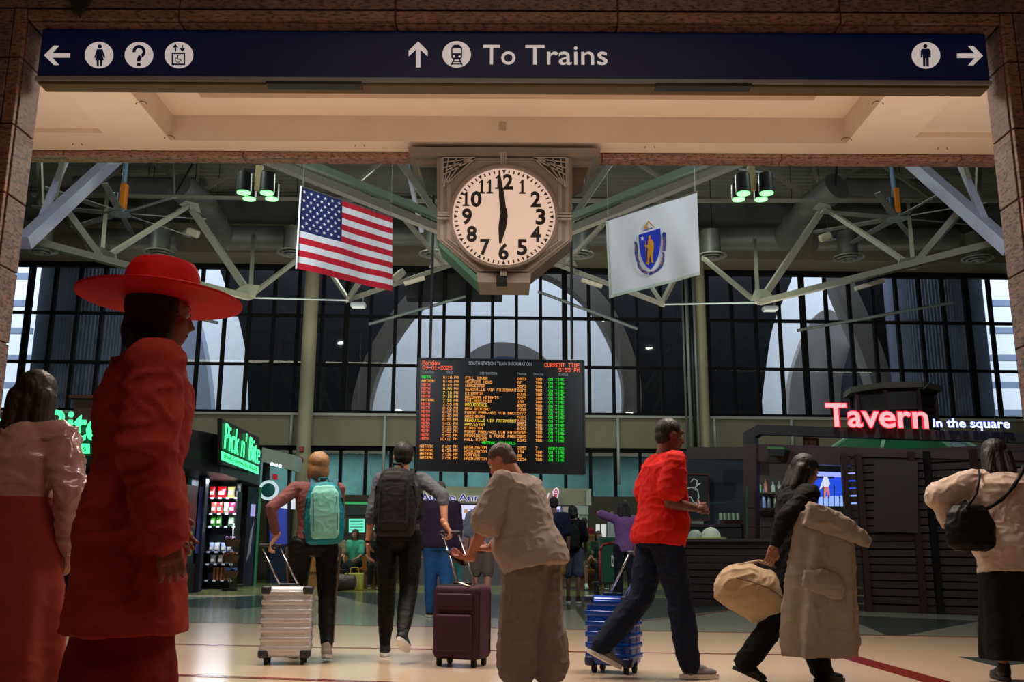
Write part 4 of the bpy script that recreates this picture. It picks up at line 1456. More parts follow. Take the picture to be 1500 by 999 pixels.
for i, (c_, t_, d_, n_) in enumerate(rows):
    y0 = 550.2 + i * 5.62
    sl = lambda x: y0 + (x - 618) * .018
    its = [(c_, 618 - i * .12, M_led_g if i == 0 else M_led_r if c_ == 'MBTA' else M_amber)]
    dx = 649.5 - i * .1 if len(t_) == 4 else 646.2 - i * .1
    m_t = M_amber if 0 < i < 8 else M_amber
    its = its + []
    drow('carrier_text', its, sl(618))
    drow('time_text', [(t_, dx, M_led_y if i in (3, 4, 5, 6) else M_amber), ('PM', 665.5 - i * .1, M_amber)], sl(655))
    drow('destination_text', [(d_, 682 - i * .1, M_led_y if i in (7, 11, 12) else M_amber)], sl(700))
    drow('train_number_text', [(n_, 758, M_amber)], sl(765))
    drow('track_text', [('TBD', 784.5, M_amber)], sl(790))
    drow('status_text', [('ON TIME', 803.5, M_led_g)], sl(815))
y0 = 646
drow('heading_text', [('AMTRAK ARRIVALS', 706, M_led_g)], 646.5)
for i, (c_, t_, d_, n_, k_, s_) in enumerate(arr):
    y0 = 651.5 + i * 5.55
    sl = lambda x: y0 + (x - 618) * .018
    drow('carrier_text', [(c_, 615, M_amber)], sl(615))
    drow('time_text', [(t_, 648, M_amber), ('PM', 664, M_amber)], sl(655))
    drow('destination_text', [(d_, 680, M_amber)], sl(700))
    drow('train_number_text', [(n_, 758, M_amber)], sl(765))
    drow('track_text', [(k_, 784.5, M_amber)], sl(790))
    drow('status_text', [(s_, 803.5, M_led_g)], sl(815))
def bigdots(name, s, px, py, cw, ch, m):
    mb = MB()
    dots(mb, s, at(px, py, BY), Xb, Zb, cw * pxm, ch * pxm, Nf)
    mb.build(name, m, board, kind='stuff')
bigdots('date_text', 'Monday', 619, 528, 4.4, 6.2, M_led_r)
bigdots('date_text', '09-01-2025', 619, 535.5, 4.4, 6.0, M_led_r)
bigdots('clock_text', 'CURRENT TIME', 797.5, 531.5, 4.35, 6.2, M_led_r)
bigdots('clock_text', '5:55 PM', 818.5, 539, 4.45, 6.2, M_led_r)
text('SOUTH STATION TRAIN INFORMATION', at(686.5, 534.4, BY - .006), at(779, 535.8, BY - .006), 5.2 * pxm, M_headg, board, name='heading_lettering', depth=.004, bold=.01, up=Zb)
for s, a_, b_ in (('CARRIER', 619, 636), ('TIME', 654, 663), ('DESTINATION', 703, 728), ('TRAIN#', 757.5, 771), ('TRACK#', 781, 796), ('STATUS', 818, 832)):
    yy = 547 + (a_ - 619) * .018
    text(s, at(a_, yy, BY - .006), at(b_, yy + .3, BY - .006), 3.4 * pxm, M_headg, board, name='heading_lettering', depth=.004, up=Zb)
# ================================================================== TAVERN (right)
TA, TB = G(1010, 887), G(1480, 903)
TN = (TB - TA).cross(Vector((0, 0, 1))).normalized()
if TN.y < 0: TN = -TN
TX = (TB - TA).normalized()
def tp(px, py, off=0.0):
    return hit(px, py, TA + TN * off, TN)
def tpb(p, z):
    return Vector((p.x, p.y, z))
M_dw = mat('dark_brown_wood', (54, 34, 30), 0.5, var=(3, .2))
M_dw2 = mat('dark_brown_slat', (40, 27, 25), 0.45, var=(6, .25), bump=(30, .1))
M_navyw = mat('navy_wall', (32, 38, 50), .7, var=(1, .1))
tav = empty('tavern_stand', (TA + TB) / 2 + TN * 1.5, label='dark slatted wooden tavern stand with pergola beam and red lettering on the right', cat='tavern stand')
def tprism(name, pts, off, t, m, par=None, **k):
    q = [tp(x, y, off) for x, y in pts]
    return MB().prism(q, TN * t).build(name, m, par or tav, **k)
# slatted barrier, left part
zt = tp(1130, 793).z
pitch = zt / 9.0
pL, pM, pR = tp(985, 880), tp(1246, 880), tp(1700, 880)
for i in range(9):
    MB().bar(tpb(pL, (i + .5) * pitch), tpb(pM, (i + .5) * pitch), .03, pitch * .86).build('slat', M_dw2, tav)
MB().bar(tpb(pL, zt + .02) - TN * .03, tpb(pM, zt + .02) - TN * .03, .16, .05).build('cap_rail', mat('cap_rail', (58, 54, 50), .4), tav)
MB().prism([tpb(pL, .02) + TN * .12, tpb(pM, .02) + TN * .12, tpb(pM, zt - .02) + TN * .12, tpb(pL, zt - .02) + TN * .12], TN * .04).build('backing_board', M_black, tav)
# right slatted wall
zt2 = tp(1300, 664).z
n_s = int(zt2 / pitch) + 1
for i in range(n_s):
    z = (i + .5) * pitch
    MB().bar(tpb(pM, z), tpb(pR, z), .03, pitch * .80).build('slat', M_dw2, tav)
for px in (1250, 1272, 1352, 1376, 1446):
    a = tp(px, 880, -.06)
    MB().bar(tpb(a, 0.0), tpb(a, zt2), .09, .07).build('post', M_dw if px != 1376 else M_black, tav)
q0, q1 = tp(1266, 880, .35), tpb(pR, 0) + TN * .35
MB().prism([tpb(q0, 0), tpb(q1, 0), tpb(q1, zt2), tpb(q0, zt2)], TN * .06).build('inner_wall', M_darkwall, tav)
tprism('dark_panel', [(1280, 674), (1344, 676), (1344, 781), (1280, 778)], -.13, .06, mat('panel_brown_black', (46, 32, 30), .6))
# header beams
tprism('fascia', [(1243, 655), (1700, 668), (1700, 680), (1243, 668)], -.05, .25, M_dw)
tprism('beam', [(1088, 655), (1088, 634), (1110, 622), (1700, 640), (1700, 655), (1112, 636), (1106, 640), (1106, 655)], 0.3, .22, M_black)
tprism('beam', [(1100, 650), (1245, 655), (1245, 682), (1100, 676)], 0.25, .3, M_dw)
tprism('post', [(1088, 650), (1108, 650), (1108, 793), (1090, 793)], 0.2, .2, M_dw)
tprism('beam', [(1006, 655), (1090, 655), (1090, 673), (1006, 672)], 2.2, .2, M_dw)
tprism('wood_block', [(1176, 640), (1196, 641), (1196, 654), (1176, 653)], .5, .2, mat('warm_block', (120, 72, 30), .6))
tprism('back_wall', [(990, 660), (1110, 660), (1110, 830), (990, 830)], 3.6, .1, M_navyw)
tprism('back_wall', [(1100, 660), (1300, 660), (1300, 830), (1100, 830)], 3.0, .1, M_dw)
tprism('side_wall', [(1096, 676), (1108, 676), (1108, 793), (1096, 793)], 1.8, .2, M_dw)
# letters
M_neon_r = mat('neon_red', (255, 150, 150), .4, emit=((255, 120, 124), 1.9))
M_neon_halo = mat('neon_red_edge', (200, 10, 30), .4, emit=((255, 10, 40), 1.4))
M_neon_w = mat('neon_white', (225, 235, 255), .4, emit=((225, 235, 255), 1.6))
M_neon_b = mat('neon_blue_edge', (60, 100, 220), .4, emit=((60, 110, 255), 1.0))
hT = (tp(1240, 592, .1) - tp(1240, 624.5, .1)).length
for mm, off, bd, dp in ((M_neon_halo, .12, .034, .04), (M_neon_r, .075, .014, .012)):
    text('Tavern', tp(1211, 624, off), tp(1361, 627, off), hT, mm, tav, name='red_letter', depth=dp, bold=bd, split=True)
hq = (tp(1440, 612, .1) - tp(1440, 624.5, .1)).length
for mm, off, bd, dp in ((M_neon_b, .12, .03, .04), (M_neon_w, .075, .012, .012)):
    text('in the square', tp(1367.5, 625.5, off), tp(1480, 627, off), hq, mm, tav, name='white_letter', depth=dp, bold=bd, split=True)
for px in (1225, 1290, 1350, 1376, 1470):
    a = tp(px, 628, .14)
    MB().bar(a + Vector((0, 0, -.12)), a + Vector((0, 0, .1)), .02).build('sign_stay', M_black, tav)
# tv
tv = empty('television', tp(1210, 742, 1.2), label='wall television showing a skater on a blue rink inside the tavern', cat='television')
q = [tp(x, y, 1.2) for x, y in ((1172, 688), (1264, 690), (1264, 744), (1172, 743))]
MB().prism(q, TN * .06).build('bezel', M_black, tv)
def tvp(name, pts, m, off):
    MB().prism([tp(x, y, off) for x, y in pts], TN * .001).build(name, m, tv)
def em(name, rgb, s=1.0):
    return mat(name, (10, 10, 10), .5, emit=(rgb, s))
tvp('screen', [(1174, 690.5), (1262, 692), (1262, 741.5), (1174, 741)], em('tv_blue', (30, 70, 205), 1.3), 1.197)
tvp('picture_band', [(1174, 690.5), (1262, 692), (1262, 700), (1210, 698), (1174, 705)], em('tv_pale', (150, 160, 245), 1.2), 1.194)
tvp('picture_band', [(1200, 728), (1262, 724), (1262, 741.5), (1196, 741)], em('tv_pale2', (140, 170, 250), 1.2), 1.194)
tvp('picture_band', [(1180, 697), (1222, 698), (1222, 701), (1180, 700)], em('tv_dark', (20, 24, 60), 1), 1.191)
tvp('picture_figure', [(1207, 698), (1212, 698), (1216, 708), (1214, 713), (1206, 713), (1200, 718), (1204, 706)], em('tv_white', (210, 215, 240), 1.1), 1.19)
tvp('picture_figure', [(1206, 713), (1214, 713), (1216, 726), (1213, 727), (1210, 719), (1209, 730), (1206, 730)], em('tv_skin', (200, 120, 130), 1), 1.19)
# spiked railing on the barrier
rl = empty('spiked_railing', tpb(tp(1210, 880, .02), zt + .05), label='thin black spiked railing on the barrier in front of the television', cat='railing')
for px, top in ((1206, 716), (1214, 730), (1222, 715), (1230, 730), (1238, 713), (1190, 720), (1198, 732), (1174, 722), (1182, 734), (1246, 730)):
    a, b = tp(px, 786, .02), tp(px, top, .02)
    MB().cyl(a, b, .008, n=6).cyl(b, b + Vector((0, 0, .07)), .014, .001, n=6).build('spike', M_black, rl)
for py in (744, 772):
    MB().cyl(tp(1098, py, .02), tp(1248, py + 2, .02), .008, n=6).build('rail', M_black, rl)
MB().cyl(tp(1095, 792, .02), tp(1094, 712, .02), .016, n=8).build('end_post', mat('green_post', (36, 78, 62), .4), rl)
MB().cyl(tp(1028, 738, .02), tp(1098, 735, .02), .006, n=6).build('wire', mat('green_post', (36, 78, 62), .4), rl)
# neon map in frame
mp = empty('framed_map', tp(1020, 760, 3.4), label='chalk outline map in a thin red frame on the navy tavern wall', cat='picture')
MB().prism([tp(x, y, 3.45) for x, y in ((1000, 694), (1038, 695), (1038, 762), (1000, 762))], TN * .03).build('board', M_black, mp)
fr = MB()
c4 = [tp(x, y, 3.42) for x, y in ((1000, 694), (1038, 695), (1038, 762), (1000, 762))]
for i in range(4): fr.bar(c4[i], c4[(i + 1) % 4], .03, .03)
fr.build('frame', mat('frame_red', (80, 30, 24), .5), mp)
pts = [(1012, 706), (1016, 701), (1022, 704), (1020, 710), (1026, 708), (1018, 714), (1022, 718), (1024, 728), (1020, 738), (1026, 740), (1016, 736), (1012, 728), (1002, 728)]
MB().tube([tp(x, y, 3.4) for x, y in pts], .010, 6).build('outline', em('chalk_line', (150, 165, 165), .6), mp)
MB().tube([tp(x, y, 3.4) for x, y in ((1004, 716), (1014, 714), (1020, 718))], .010, 6).build('outline', em('chalk_line', (150, 165, 165), .6), mp)
# tavern counter things
M_cnt = mat('tavern_counter', (44, 34, 30), .4)
ctz = tp(1060, 768, 1.6).z
ct = empty('tavern_counter', tpb(tp(1060, 880, 1.6), 0), label='dark bar counter behind the slatted barrier', cat='counter')
a, b = tp(1012, 768, 1.6), tp(1092, 769, 1.6)
MB().bar(tpb(a, ctz - .03), tpb(b, ctz - .03), .6, .05).build('worktop', M_cnt, ct)
MB().bar(tpb(a, (ctz - .06) / 2), tpb(b, (ctz - .06) / 2), .5, ctz - .06).build('front', M_black, ct)
for px, r_, lab, cc in ((1045, .17, 'white domed hat with a yellow brim on the tavern barrier', (214, 220, 196)), (1022, .13, 'second smaller pale hat beside the yellow-brimmed one', (160, 172, 160))):
    off = .35
    p_ = tpb(tp(px, 880, off), zt + .045)
    h_ = empty('straw_hat', p_, label=lab, cat='hat')
    MB().ell(p_ + Vector((0, 0, .03)), (r_, r_, r_ * 1.0), nu=18).build('crown', mat('hat_%d' % px, cc, .6), h_, smooth=True)
    MB().cyl(p_ + Vector((0, 0, .0)), p_ + Vector((0, 0, .025)), r_ * 1.55, n=24).build('brim', mat('hat_brim', (188, 190, 90), .6), h_)
for px, lab in ((1010, 'stack of white plates at the left end of the bar counter'), (1026, 'stack of white plates below the chalk map')):
    p_ = tpb(tp(px, 880, 1.6), ctz)
    s_ = MB()
    for k in range(5):
        s_.cyl(p_ + Vector((0, 0, .012 * k)), p_ + Vector((0, 0, .012 * k + .01)), .10, .12, n=18)
    s_.build('plate_stack', mat('porcelain', (205, 215, 205), .3), label=lab, cat='plates', kind=None)
cr = tpb(tp(1074, 880, 1.6), ctz)
cb = empty('jar_crate', cr, label='small wooden crate of pale jars on the bar counter', cat='crate')
MB().box(cr + Vector((0, 0, .04)), (.42, .2, .08)).build('tray', M_dw, cb)
for k in range(5):
    MB().cyl(cr + Vector((-.16 + .08 * k, 0, .08)), cr + Vector((-.16 + .08 * k, 0, .2)), .033, n=12).build('jar', mat('pale_jar', (150, 170, 150), .3), cb, smooth=True, auto=40)
# backbar shelf with bottles
sh = empty('back_bar_shelf', tp(1140, 746, 2.7), label='dark back bar shelf under the television', cat='shelf')
for py in (722, 745):
    MB().bar(tp(1102, py, 2.75), tp(1172, py + 1, 2.75), .28, .03).build('shelf_board', M_dw, sh)
for i, (px, py, hh_, cc) in enumerate(((1110, 745, .36, (150, 170, 150)), (1119.5, 745, .36, (120, 140, 190)), (1127, 745, .30, (90, 100, 110)), (1136, 745, .28, (80, 90, 80)), (1148, 745, .33, (110, 90, 60)), (1160, 745, .3, (90, 110, 90)),
                                     (1113, 722, .22, (130, 190, 150)), (1122, 722, .26, (190, 120, 100)), (1133, 722, .2, (170, 180, 170)), (1142, 722, .22, (150, 160, 150)))):
    a = tp(px, py, 2.75) + Vector((0, 0, .016))
    names = ['pale green bottle, leftmost on the lower back bar shelf', 'blue bottle beside the pale green one on the lower back bar shelf', 'grey bottle, third from the left on the lower back bar shelf', 'short dark green bottle in the middle of the lower back bar shelf', 'brown bottle on the lower back bar shelf', 'green bottle, rightmost on the lower back bar shelf',
             'mint green bottle, leftmost on the upper back bar shelf', 'coral coloured bottle on the upper back bar shelf', 'short pale bottle on the upper back bar shelf', 'pale bottle, rightmost on the upper back bar shelf']
    prof = [(0, .035), (hh_ * .6, .036), (hh_ * .72, .014), (hh_, .013)]
    MB().rings([[a + Vector((r_ * math.cos(2 * math.pi * t / 12), r_ * math.sin(2 * math.pi * t / 12), z)) for t in range(12)] for z, r_ in prof]).build('bottle', mat('bottle_%d' % i, cc, .15), smooth=True, auto=50, label=names[i], cat='bottle', group='bottles on the back bar')
add_light('backbar_lamp', 'AREA', tp(1135, 700, 2.2), 3.0, (.8, .95, .9), .4)
add_light('counter_lamp', 'AREA', tp(1050, 680, 1.3), 9, (.75, 1, .8), .4)
# wall lamp box & pendant
wl = empty('awning_heater', tp(1137, 662, .1), label='black box heater with green top under the tavern beam', cat='heater')
tprism('body', [(1124, 657), (1150, 658), (1148, 668), (1126, 667)], -.1, .3, M_black, wl)
tprism('top_cover', [(1124, 654), (1149, 655), (1149, 658), (1124, 657)], -.1, .3, mat('green_top', (52, 120, 60), .5), wl)
pdn = empty('pendant_lamp', tp(1178, 663, .4), label='small dark pendant lamp hanging under the tavern beam', cat='lamp')
MB().cyl(tp(1178, 640, .4), tp(1178, 656, .4), .01, n=6).build('cord', M_black, pdn)
a = tp(1178, 657, .4)
MB().cyl(a, a - Vector((0, 0, .08)), .04, .10, n=18).build('shade', mat('pendant_green', (70, 90, 76), .4), pdn, smooth=True, auto=40)
# lantern roof
LC = tp(1308, 600, 3.2); LC = Vector((LC.x, LC.y, 0))
lr = empty('roof_lantern', LC, label='dark octagonal roof lantern with green glass skirt above the tavern lettering', cat='roof lantern')
def oct_ring(r, z, n=8, rot=22.5 - 8):
    return [Vector((LC.x + r * math.cos(R(rot + 360 / n * i)), LC.y + r * math.sin(R(rot + 360 / n * i)), z)) for i in range(n)]
zA, zB, zC, zD = [tp(1308, y, 3.2).z for y in (570, 578, 634, 668)]
sc_ = (tp(1378, 600, 3.2) - tp(1237, 600, 3.2)).length / 2
MB().rings([oct_ring(sc_ * 1.03, zB), oct_ring(sc_ * 1.03, zA), oct_ring(sc_ * .3, zA + .08)]).build('roof', mat('lantern_roof', (70, 66, 56), .6), lr)
MB().rings([oct_ring(sc_ * .84, zC), oct_ring(sc_ * .84, zB)]).build('body', mat('lantern_body', (22, 20, 22), .5), lr)
for p_ in oct_ring(sc_ * .88, 0):
    MB().bar(tpb(p_, zC), tpb(p_, zB), .06).build('post', M_dw, lr)
mid = oct_ring(sc_ * .88, (zB + zC) / 2)
for i in range(8):
    MB().bar(mid[i], mid[(i + 1) % 8], .04).build('rail', M_dw, lr)
M_gg = mat('green_glass_skirt', (30, 92, 60), .18)
lo, hi = oct_ring(sc_ * 1.75, zD), oct_ring(sc_ * .95, zC)
for i in range(8):
    j = (i + 1) % 8
    MB().prism([lo[i], lo[j], hi[j], hi[i]], (0, 0, -.02)).build('skirt_pane', M_gg, lr)
    MB().bar(lo[i], hi[i], .06).build('skirt_rib', mat('skirt_rib', (120, 160, 130), .4), lr)
MB().rings([oct_ring(sc_ * 1.7, zD - 1.2), oct_ring(sc_ * 1.75, zD)]).build('base', M_black, lr)
tw = MB()
random.seed(3)
for k in range(14):
    x_ = 1262 + k * 7
    p_ = tp(x_, 570, 2.6)
    for _ in range(3):
        tw.cyl(p_, p_ + Vector((random.uniform(-.15, .15), 0, random.uniform(.02, .12))), .006, n=4)
tw.build('dry_twigs', mat('twigs', (90, 92, 60), .8), lr, kind='stuff')

# ================================================================== SNACK KIOSK (left)
M_kd = mat('kiosk_dark', (24, 20, 24), .45)
kx = lambda px, y: at(px, 700, y).x
zk0, zk1 = 2.44, 3.22
foot = [(-16, 18.4), (kx(245, 18.4), 18.4), (kx(322, 20), 20), (kx(381, 24), 24), (kx(381, 26), 26), (-16, 26)]
ki = empty('snack_kiosk', (-9, 22, 0), label='dark snack kiosk with green Pick n Bite lettering and lit shelves', cat='kiosk')
MB().prism([Vector((x, y, zk0)) for x, y in foot], (0, 0, zk1 - zk0)).build('fascia', M_kd, ki)
MB().bb(-15.8, kx(372, 26), 26.0, 26.1, 0, zk0).build('back_wall', M_kd, ki)
# front: posts, low wall and glass
M_kglass = glass_mat('kiosk_glass', (.7, .74, .8))
M_kp = mat('kiosk_post_metal', (58, 60, 84), .3, metal=.5)
xc = kx(245, 19.2)
for x_ in (-15.5, -13.4, -11.3, xc):
    MB().bb(x_ - .06, x_ + .06, 19.1, 19.22, 0, zk0).build('post', M_kp, ki)
for a_, b_ in ((-15.5, -13.4), (-13.4, -11.3), (-11.3, xc)):
    MB().bb(a_ + .06, b_ - .06, 19.15, 19.2, 0, .55).build('low_panel', M_kd, ki)
    MB().bb(a_ + .06, b_ - .06, 19.17, 19.18, .55, zk0).build('pane', M_kglass, ki)
pp_ = Vector((kx(299, 20.9), 20.9, 0))
MB().bar(pp_, pp_ + Vector((0, 0, zk0)), .16, .2).build('post', M_kp, ki)
p0_ = Vector((xc, 19.2, 0))
MB().prism([p0_, pp_, pp_ + Vector((0, 0, .6)), p0_ + Vector((0, 0, .6))], (.02, .02, 0)).build('low_panel', M_kd, ki)
MB().add([p0_ + Vector((0, 0, .6)), pp_ + Vector((0, 0, .6)), pp_ + Vector((0, 0, zk0)), p0_ + Vector((0, 0, zk0))], [(0, 1, 2, 3)]).build('pane', M_kglass, ki)
# posters on the chamfer
d_ = (pp_ - p0_)
def ch(t, z, o=0.03):
    n = Vector((d_.y, -d_.x, 0)).normalized()
    return p0_ + d_ * t + Vector((0, 0, z)) + n * o
for nm_, t0, t1, z0, z1, rgb in (('poster', .12, .75, .75, 1.25, (150, 140, 60)), ('poster', .2, .8, 1.35, 2.2, (140, 60, 54)), ('poster', .85, 1.06, .8, 2.2, (60, 70, 150))):
    MB().prism([ch(t0, z0), ch(t1, z0), ch(t1, z1), ch(t0, z1)], (0.006, 0.006, 0)).build(nm_, mat('poster_%d' % int(z1 * 100 + t0 * 10), rgb, .5, var=(7, .5)), ki)
# door side
ja = Vector((kx(352, 22.6), 22.6, 0)); jb = Vector((kx(365, 24.0), 24.0, 0)); jc = Vector((kx(380, 24.6), 24.6, 0))
MB().bar(ja, ja + Vector((0, 0, zk0)), .08, .1).build('door_jamb', mat('jamb_black', (20, 22, 28), .3), ki)
MB().prism([jb, jc, jc + Vector((0, 0, zk0)), jb + Vector((0, 0, zk0))], (0.0, .05, 0)).build('side_panel', mat('side_panel_dark', (40, 44, 70), .25), ki)
def sp_(t, z):
    return jb + (jc - jb) * t + Vector((0, -.012, z))
MB().prism([sp_(.35, 1.7), sp_(.8, 1.7), sp_(.8, 2.0), sp_(.35, 2.0)], (0, .004, 0)).build('small_sign', em('small_sign_glow', (170, 170, 230), .9), ki)
MB().prism([sp_(.25, .6), sp_(.55, .8), sp_(.75, 1.6), sp_(.45, 1.3)], (0, .004, 0)).build('swirl_decal', mat('swirl_decal', (150, 150, 170), .5), ki)
MB().bar(jc + Vector((.05, -.02, 0)), jc + Vector((.05, -.02, zk0)), .05).build('edge_trim', mat('trim_green', (60, 150, 100), .4), ki)
# rear interior wall behind the rack
MB().bb(kx(301, 23.4) - .1, kx(352, 23.4), 23.4, 23.45, 0, zk0).build('niche_back', mat('niche_pale', (130, 140, 150), .6), ki)
MB().bb(kx(301, 22) - .12, kx(301, 22) - .04, 21.2, 23.4, 0, zk0).build('niche_side', mat('niche_dark', (30, 32, 40), .5), ki)
add_light('kiosk_lamp', 'AREA', (kx(326, 21.7), 21.75, 2.40), 55, (.80, .88, 1.0), .7, .35)
add_light('kiosk_lamp', 'AREA', (-10.5, 20.6, 2.40), 16, (.80, .88, 1.0), 2.5, .5)
# lettering
M_gl = mat('green_letters', (60, 255, 140), .4, emit=((70, 255, 150), 1.7))
M_gle = mat('green_letter_edge', (0, 90, 40), .4, emit=((0, 190, 70), .5))
sA, sB = Vector((kx(322, 19.9) + .10, 19.9, 0)), Vector((kx(381, 24) + .10, 24, 0))
SN = (sB - sA).cross(Vector((0, 0, 1))).normalized()
def sg(px, py, o=0.0):
    return hit(px, py, sA + SN * o, SN)
MB().prism([sg(325, 613), sg(380, 641), sg(380, 694), sg(325, 680)], -SN * .09).build('sign_box', M_black, ki)
a_, b_ = sg(327.5, 660, .02), sg(379, 679, .02)
zb_ = (a_.z + b_.z) / 2
a_.z = b_.z = zb_
text("Pick n' Bite", a_, b_, (sg(330, 619, .02).z - zb_), M_gl, ki, name='green_letter', depth=.02, bold=-.012, split=True)
s0, s1, s2, s3 = sg(325, 663.5, .01), sg(379, 681.5, .01), sg(379, 692, .01), sg(325, 677, .01)
zz1, zz0 = (s0.z + s1.z) / 2, (s2.z + s3.z) / 2
MB().prism([tpb(s0, zz1), tpb(s1, zz1), tpb(s2, zz0), tpb(s3, zz0)], -SN * .02).build('green_strip', M_gl, ki)
text('drinks | sandwiches & salads', tpb(sg(328, 670, .015), zz0 + .05), tpb(sg(377, 688, .015), zz0 + .05), .10, mat('dark_green_ink', (0, 60, 30), .5), ki, name='strip_lettering', depth=.004)
yf_ = 18.3
text("Pick n' Bite", at(-85, 643, yf_), at(149, 645, yf_), (at(80, 600, yf_) - at(80, 643, yf_)).length, M_gl, ki, name='green_letter', depth=.04, bold=.015, split=True)
MB().prism([at(-85, 649, yf_), at(130, 650, yf_), at(130, 664, yf_), at(-85, 663, yf_)], (0, .05, 0)).build('green_strip', M_gl, ki)
text('drinks | sandwiches & salads', at(-80, 660, yf_ - .01), at(126, 661, yf_ - .01), .11, mat('dark_green_ink', (0, 60, 30), .5), ki, name='strip_lettering', depth=.004)
# roof box of the kiosk
MB().bb(kx(110, 21), kx(232, 21), 20.6, 22.4, zk1, zk1 + .85).build('roof_box', mat('roof_box_brown', (90, 50, 44), .6), ki)
MB().bb(kx(104, 21), kx(240, 21), 20.5, 22.5, zk1 + .85, zk1 + .93).build('roof_box_lid', mat('roof_box_brown', (90, 50, 44), .6), ki)

# snack rack
YR = 22.3
rk = empty('snack_rack', (kx(325, YR), YR, 0), label='black wire snack rack in the lit niche of the kiosk', cat='rack')
xl_, xr_ = kx(303, YR), kx(350, YR)
MB().bb(xl_, xl_ + .04, YR, YR + .4, 0, 2.2).build('upright', M_black, rk)
MB().bb(xr_ - .04, xr_, YR, YR + .4, 0, 2.2).build('upright', M_black, rk)
MB().bb(xl_, xr_, YR + .38, YR + .4, 0, 2.2).build('back', mat('rack_back', (60, 66, 80), .5), rk)
shelf_px = [729, 752, 771, 808, 826, 850]
shz = [at(325, y, YR).z for y in shelf_px]
for z in shz:
    MB().bb(xl_ + .04, xr_ - .04, YR, YR + .37, z - .02, z).build('shelf', M_black, rk)
    for k in range(4):
        cx_ = xl_ + .12 + k * .18
        if cx_ < xr_ - .06:
            MB().bb(cx_, cx_ + .07, YR - .012, YR - .004, z - .03, z + .01).build('price_tag', mat('price_tag', (200, 205, 215), .6), rk)
items = []
bagspec = [
 (0, [(309, 9, 'red', (190, 24, 30)), (323, 14, 'bright red', (206, 20, 26)), (336.5, 11, 'straw yellow', (186, 170, 96))], .26),
 (1, [(311, 9, 'pale red', (206, 90, 80)), (319.5, 9, 'red and white', (204, 60, 50)), (329, 8, 'cream', (190, 170, 140)), (338, 10, 'magenta', (186, 40, 96))], .26),
 (2, [(309.5, 8, 'lime green', (70, 180, 50)), (318.5, 8, 'leaf green', (90, 190, 70)), (337, 11, 'pale green', (150, 190, 150))], .25),
 (3, [(307.5, 7, 'pale blue', (160, 180, 220)), (315.5, 8, 'white', (200, 206, 220)), (325, 9, 'silver blue', (170, 190, 230)), (334, 8, 'white and blue', (200, 210, 235))], .20),
 (4, [(310, 9, 'white', (196, 206, 228)), (320.5, 9, 'white and orange', (214, 190, 170)), (331, 9, 'silver', (180, 190, 215))], .20),
]
rown = ['top', 'second', 'third', 'fourth', 'fifth']
ordn = ['leftmost', 'second from the left', 'third from the left', 'rightmost']
for si, lst, bh in bagspec:
    for k, (px, w, cn, rgb) in enumerate(lst):
        p_ = at(px, shelf_px[si], YR)
        w_ = w / 62.0
        c_ = Vector((p_.x, YR + .10, shz[si] + bh / 2))
        M_ = mat('bag_' + cn.replace(' ', '_'), rgb, .25, var=(14, .25))
        bg = empty('snack_bag', (c_.x, c_.y, shz[si]), label='%s snack bag on the %s kiosk shelf, %s' % (cn, rown[si], 'rightmost' if k == len(lst) - 1 else ordn[k]), cat='snack bag', group='snack bags on the kiosk rack')
        rs = []
        for t in (0, .06, .3, .5, .7, .94, 1):
            th = .045 * math.sin(math.pi * min(max(t, .02), .98)) ** .6 + .002
            ww = w_ / 2 * (1 - .12 * math.sin(math.pi * t))
            rs.append([c_ + Vector((ww * math.cos(a), th * math.sin(a), (t - .5) * bh)) for a in [2 * math.pi * i / 12 for i in range(12)]])
        MB().rings(rs).build('pouch', M_, bg, smooth=True)
        MB().box(c_ + Vector((0, -.049, -.02)), (w_ * .55, .004, bh * .3)).build('print_patch', mat('bag_print', (225, 215, 200), .5), bg)
for k in range(6):
    px = 311 + k * 5.2
    p_ = at(px, 850, YR)
    MB().cyl((p_.x, YR + .1, shz[5]), (p_.x, YR + .1, shz[5] + .26), .034, n=12).cyl((p_.x, YR + .1, shz[5] + .26), (p_.x, YR + .1, shz[5] + .28), .036, n=12).build('snack_tube', mat('tube_brown', (150, 90, 60), .35, var=(20, .4)), smooth=True, auto=40,
        label='brown snack tube on the bottom kiosk shelf, ' + ['leftmost', 'second from the left', 'third from the left', 'third from the right', 'second from the right', 'rightmost'][k], cat='snack tube', group='brown snack tubes on the bottom shelf')
# three brown baskets on a stand
bs = empty('basket_stand', (kx(350, 21.7), 21.7, 0), label='chrome stand with three brown baskets of sweets before the rack', cat='basket stand')
xb_ = kx(346, 21.7)
MB().cyl((xb_, 21.75, 0.03), (xb_, 21.75, 1.45), .016).build('pole', M_chrome, bs, smooth=True)
MB().cyl((xb_, 21.75, 0), (xb_, 21.75, .04), .17, n=20).build('foot', M_black, bs)
for k, py in enumerate((796, 819, 842)):
    z_ = at(346, py, 21.7).z
    rs = [[Vector((xb_ + r_ * math.cos(2 * math.pi * i / 20), 21.7 + r_ * math.sin(2 * math.pi * i / 20), z)) for i in range(20)] for r_, z in ((.13, z_ - .07), (.19, z_ + .08), (.175, z_ + .08), (.12, z_ - .05))]
    MB().rings(rs).build('basket', mat('wicker', (96, 60, 40), .7, var=(40, .4)), bs, smooth=True, auto=40)
    sw = MB()
    random.seed(k)
    for _ in range(22):
        a, r_ = random.uniform(0, 6.28), random.uniform(0, .14)
        sw.ell((xb_ + r_ * math.cos(a), 21.7 + r_ * math.sin(a), z_ + .09 + random.uniform(0, .05)), (.035, .035, .022), nu=6, nv=4)
    sw.build('sweets', mat('sweets_%d' % k, [(150, 110, 150), (170, 90, 60), (90, 120, 190)][k], .3, var=(30, .6)), bs, smooth=True, kind='stuff')

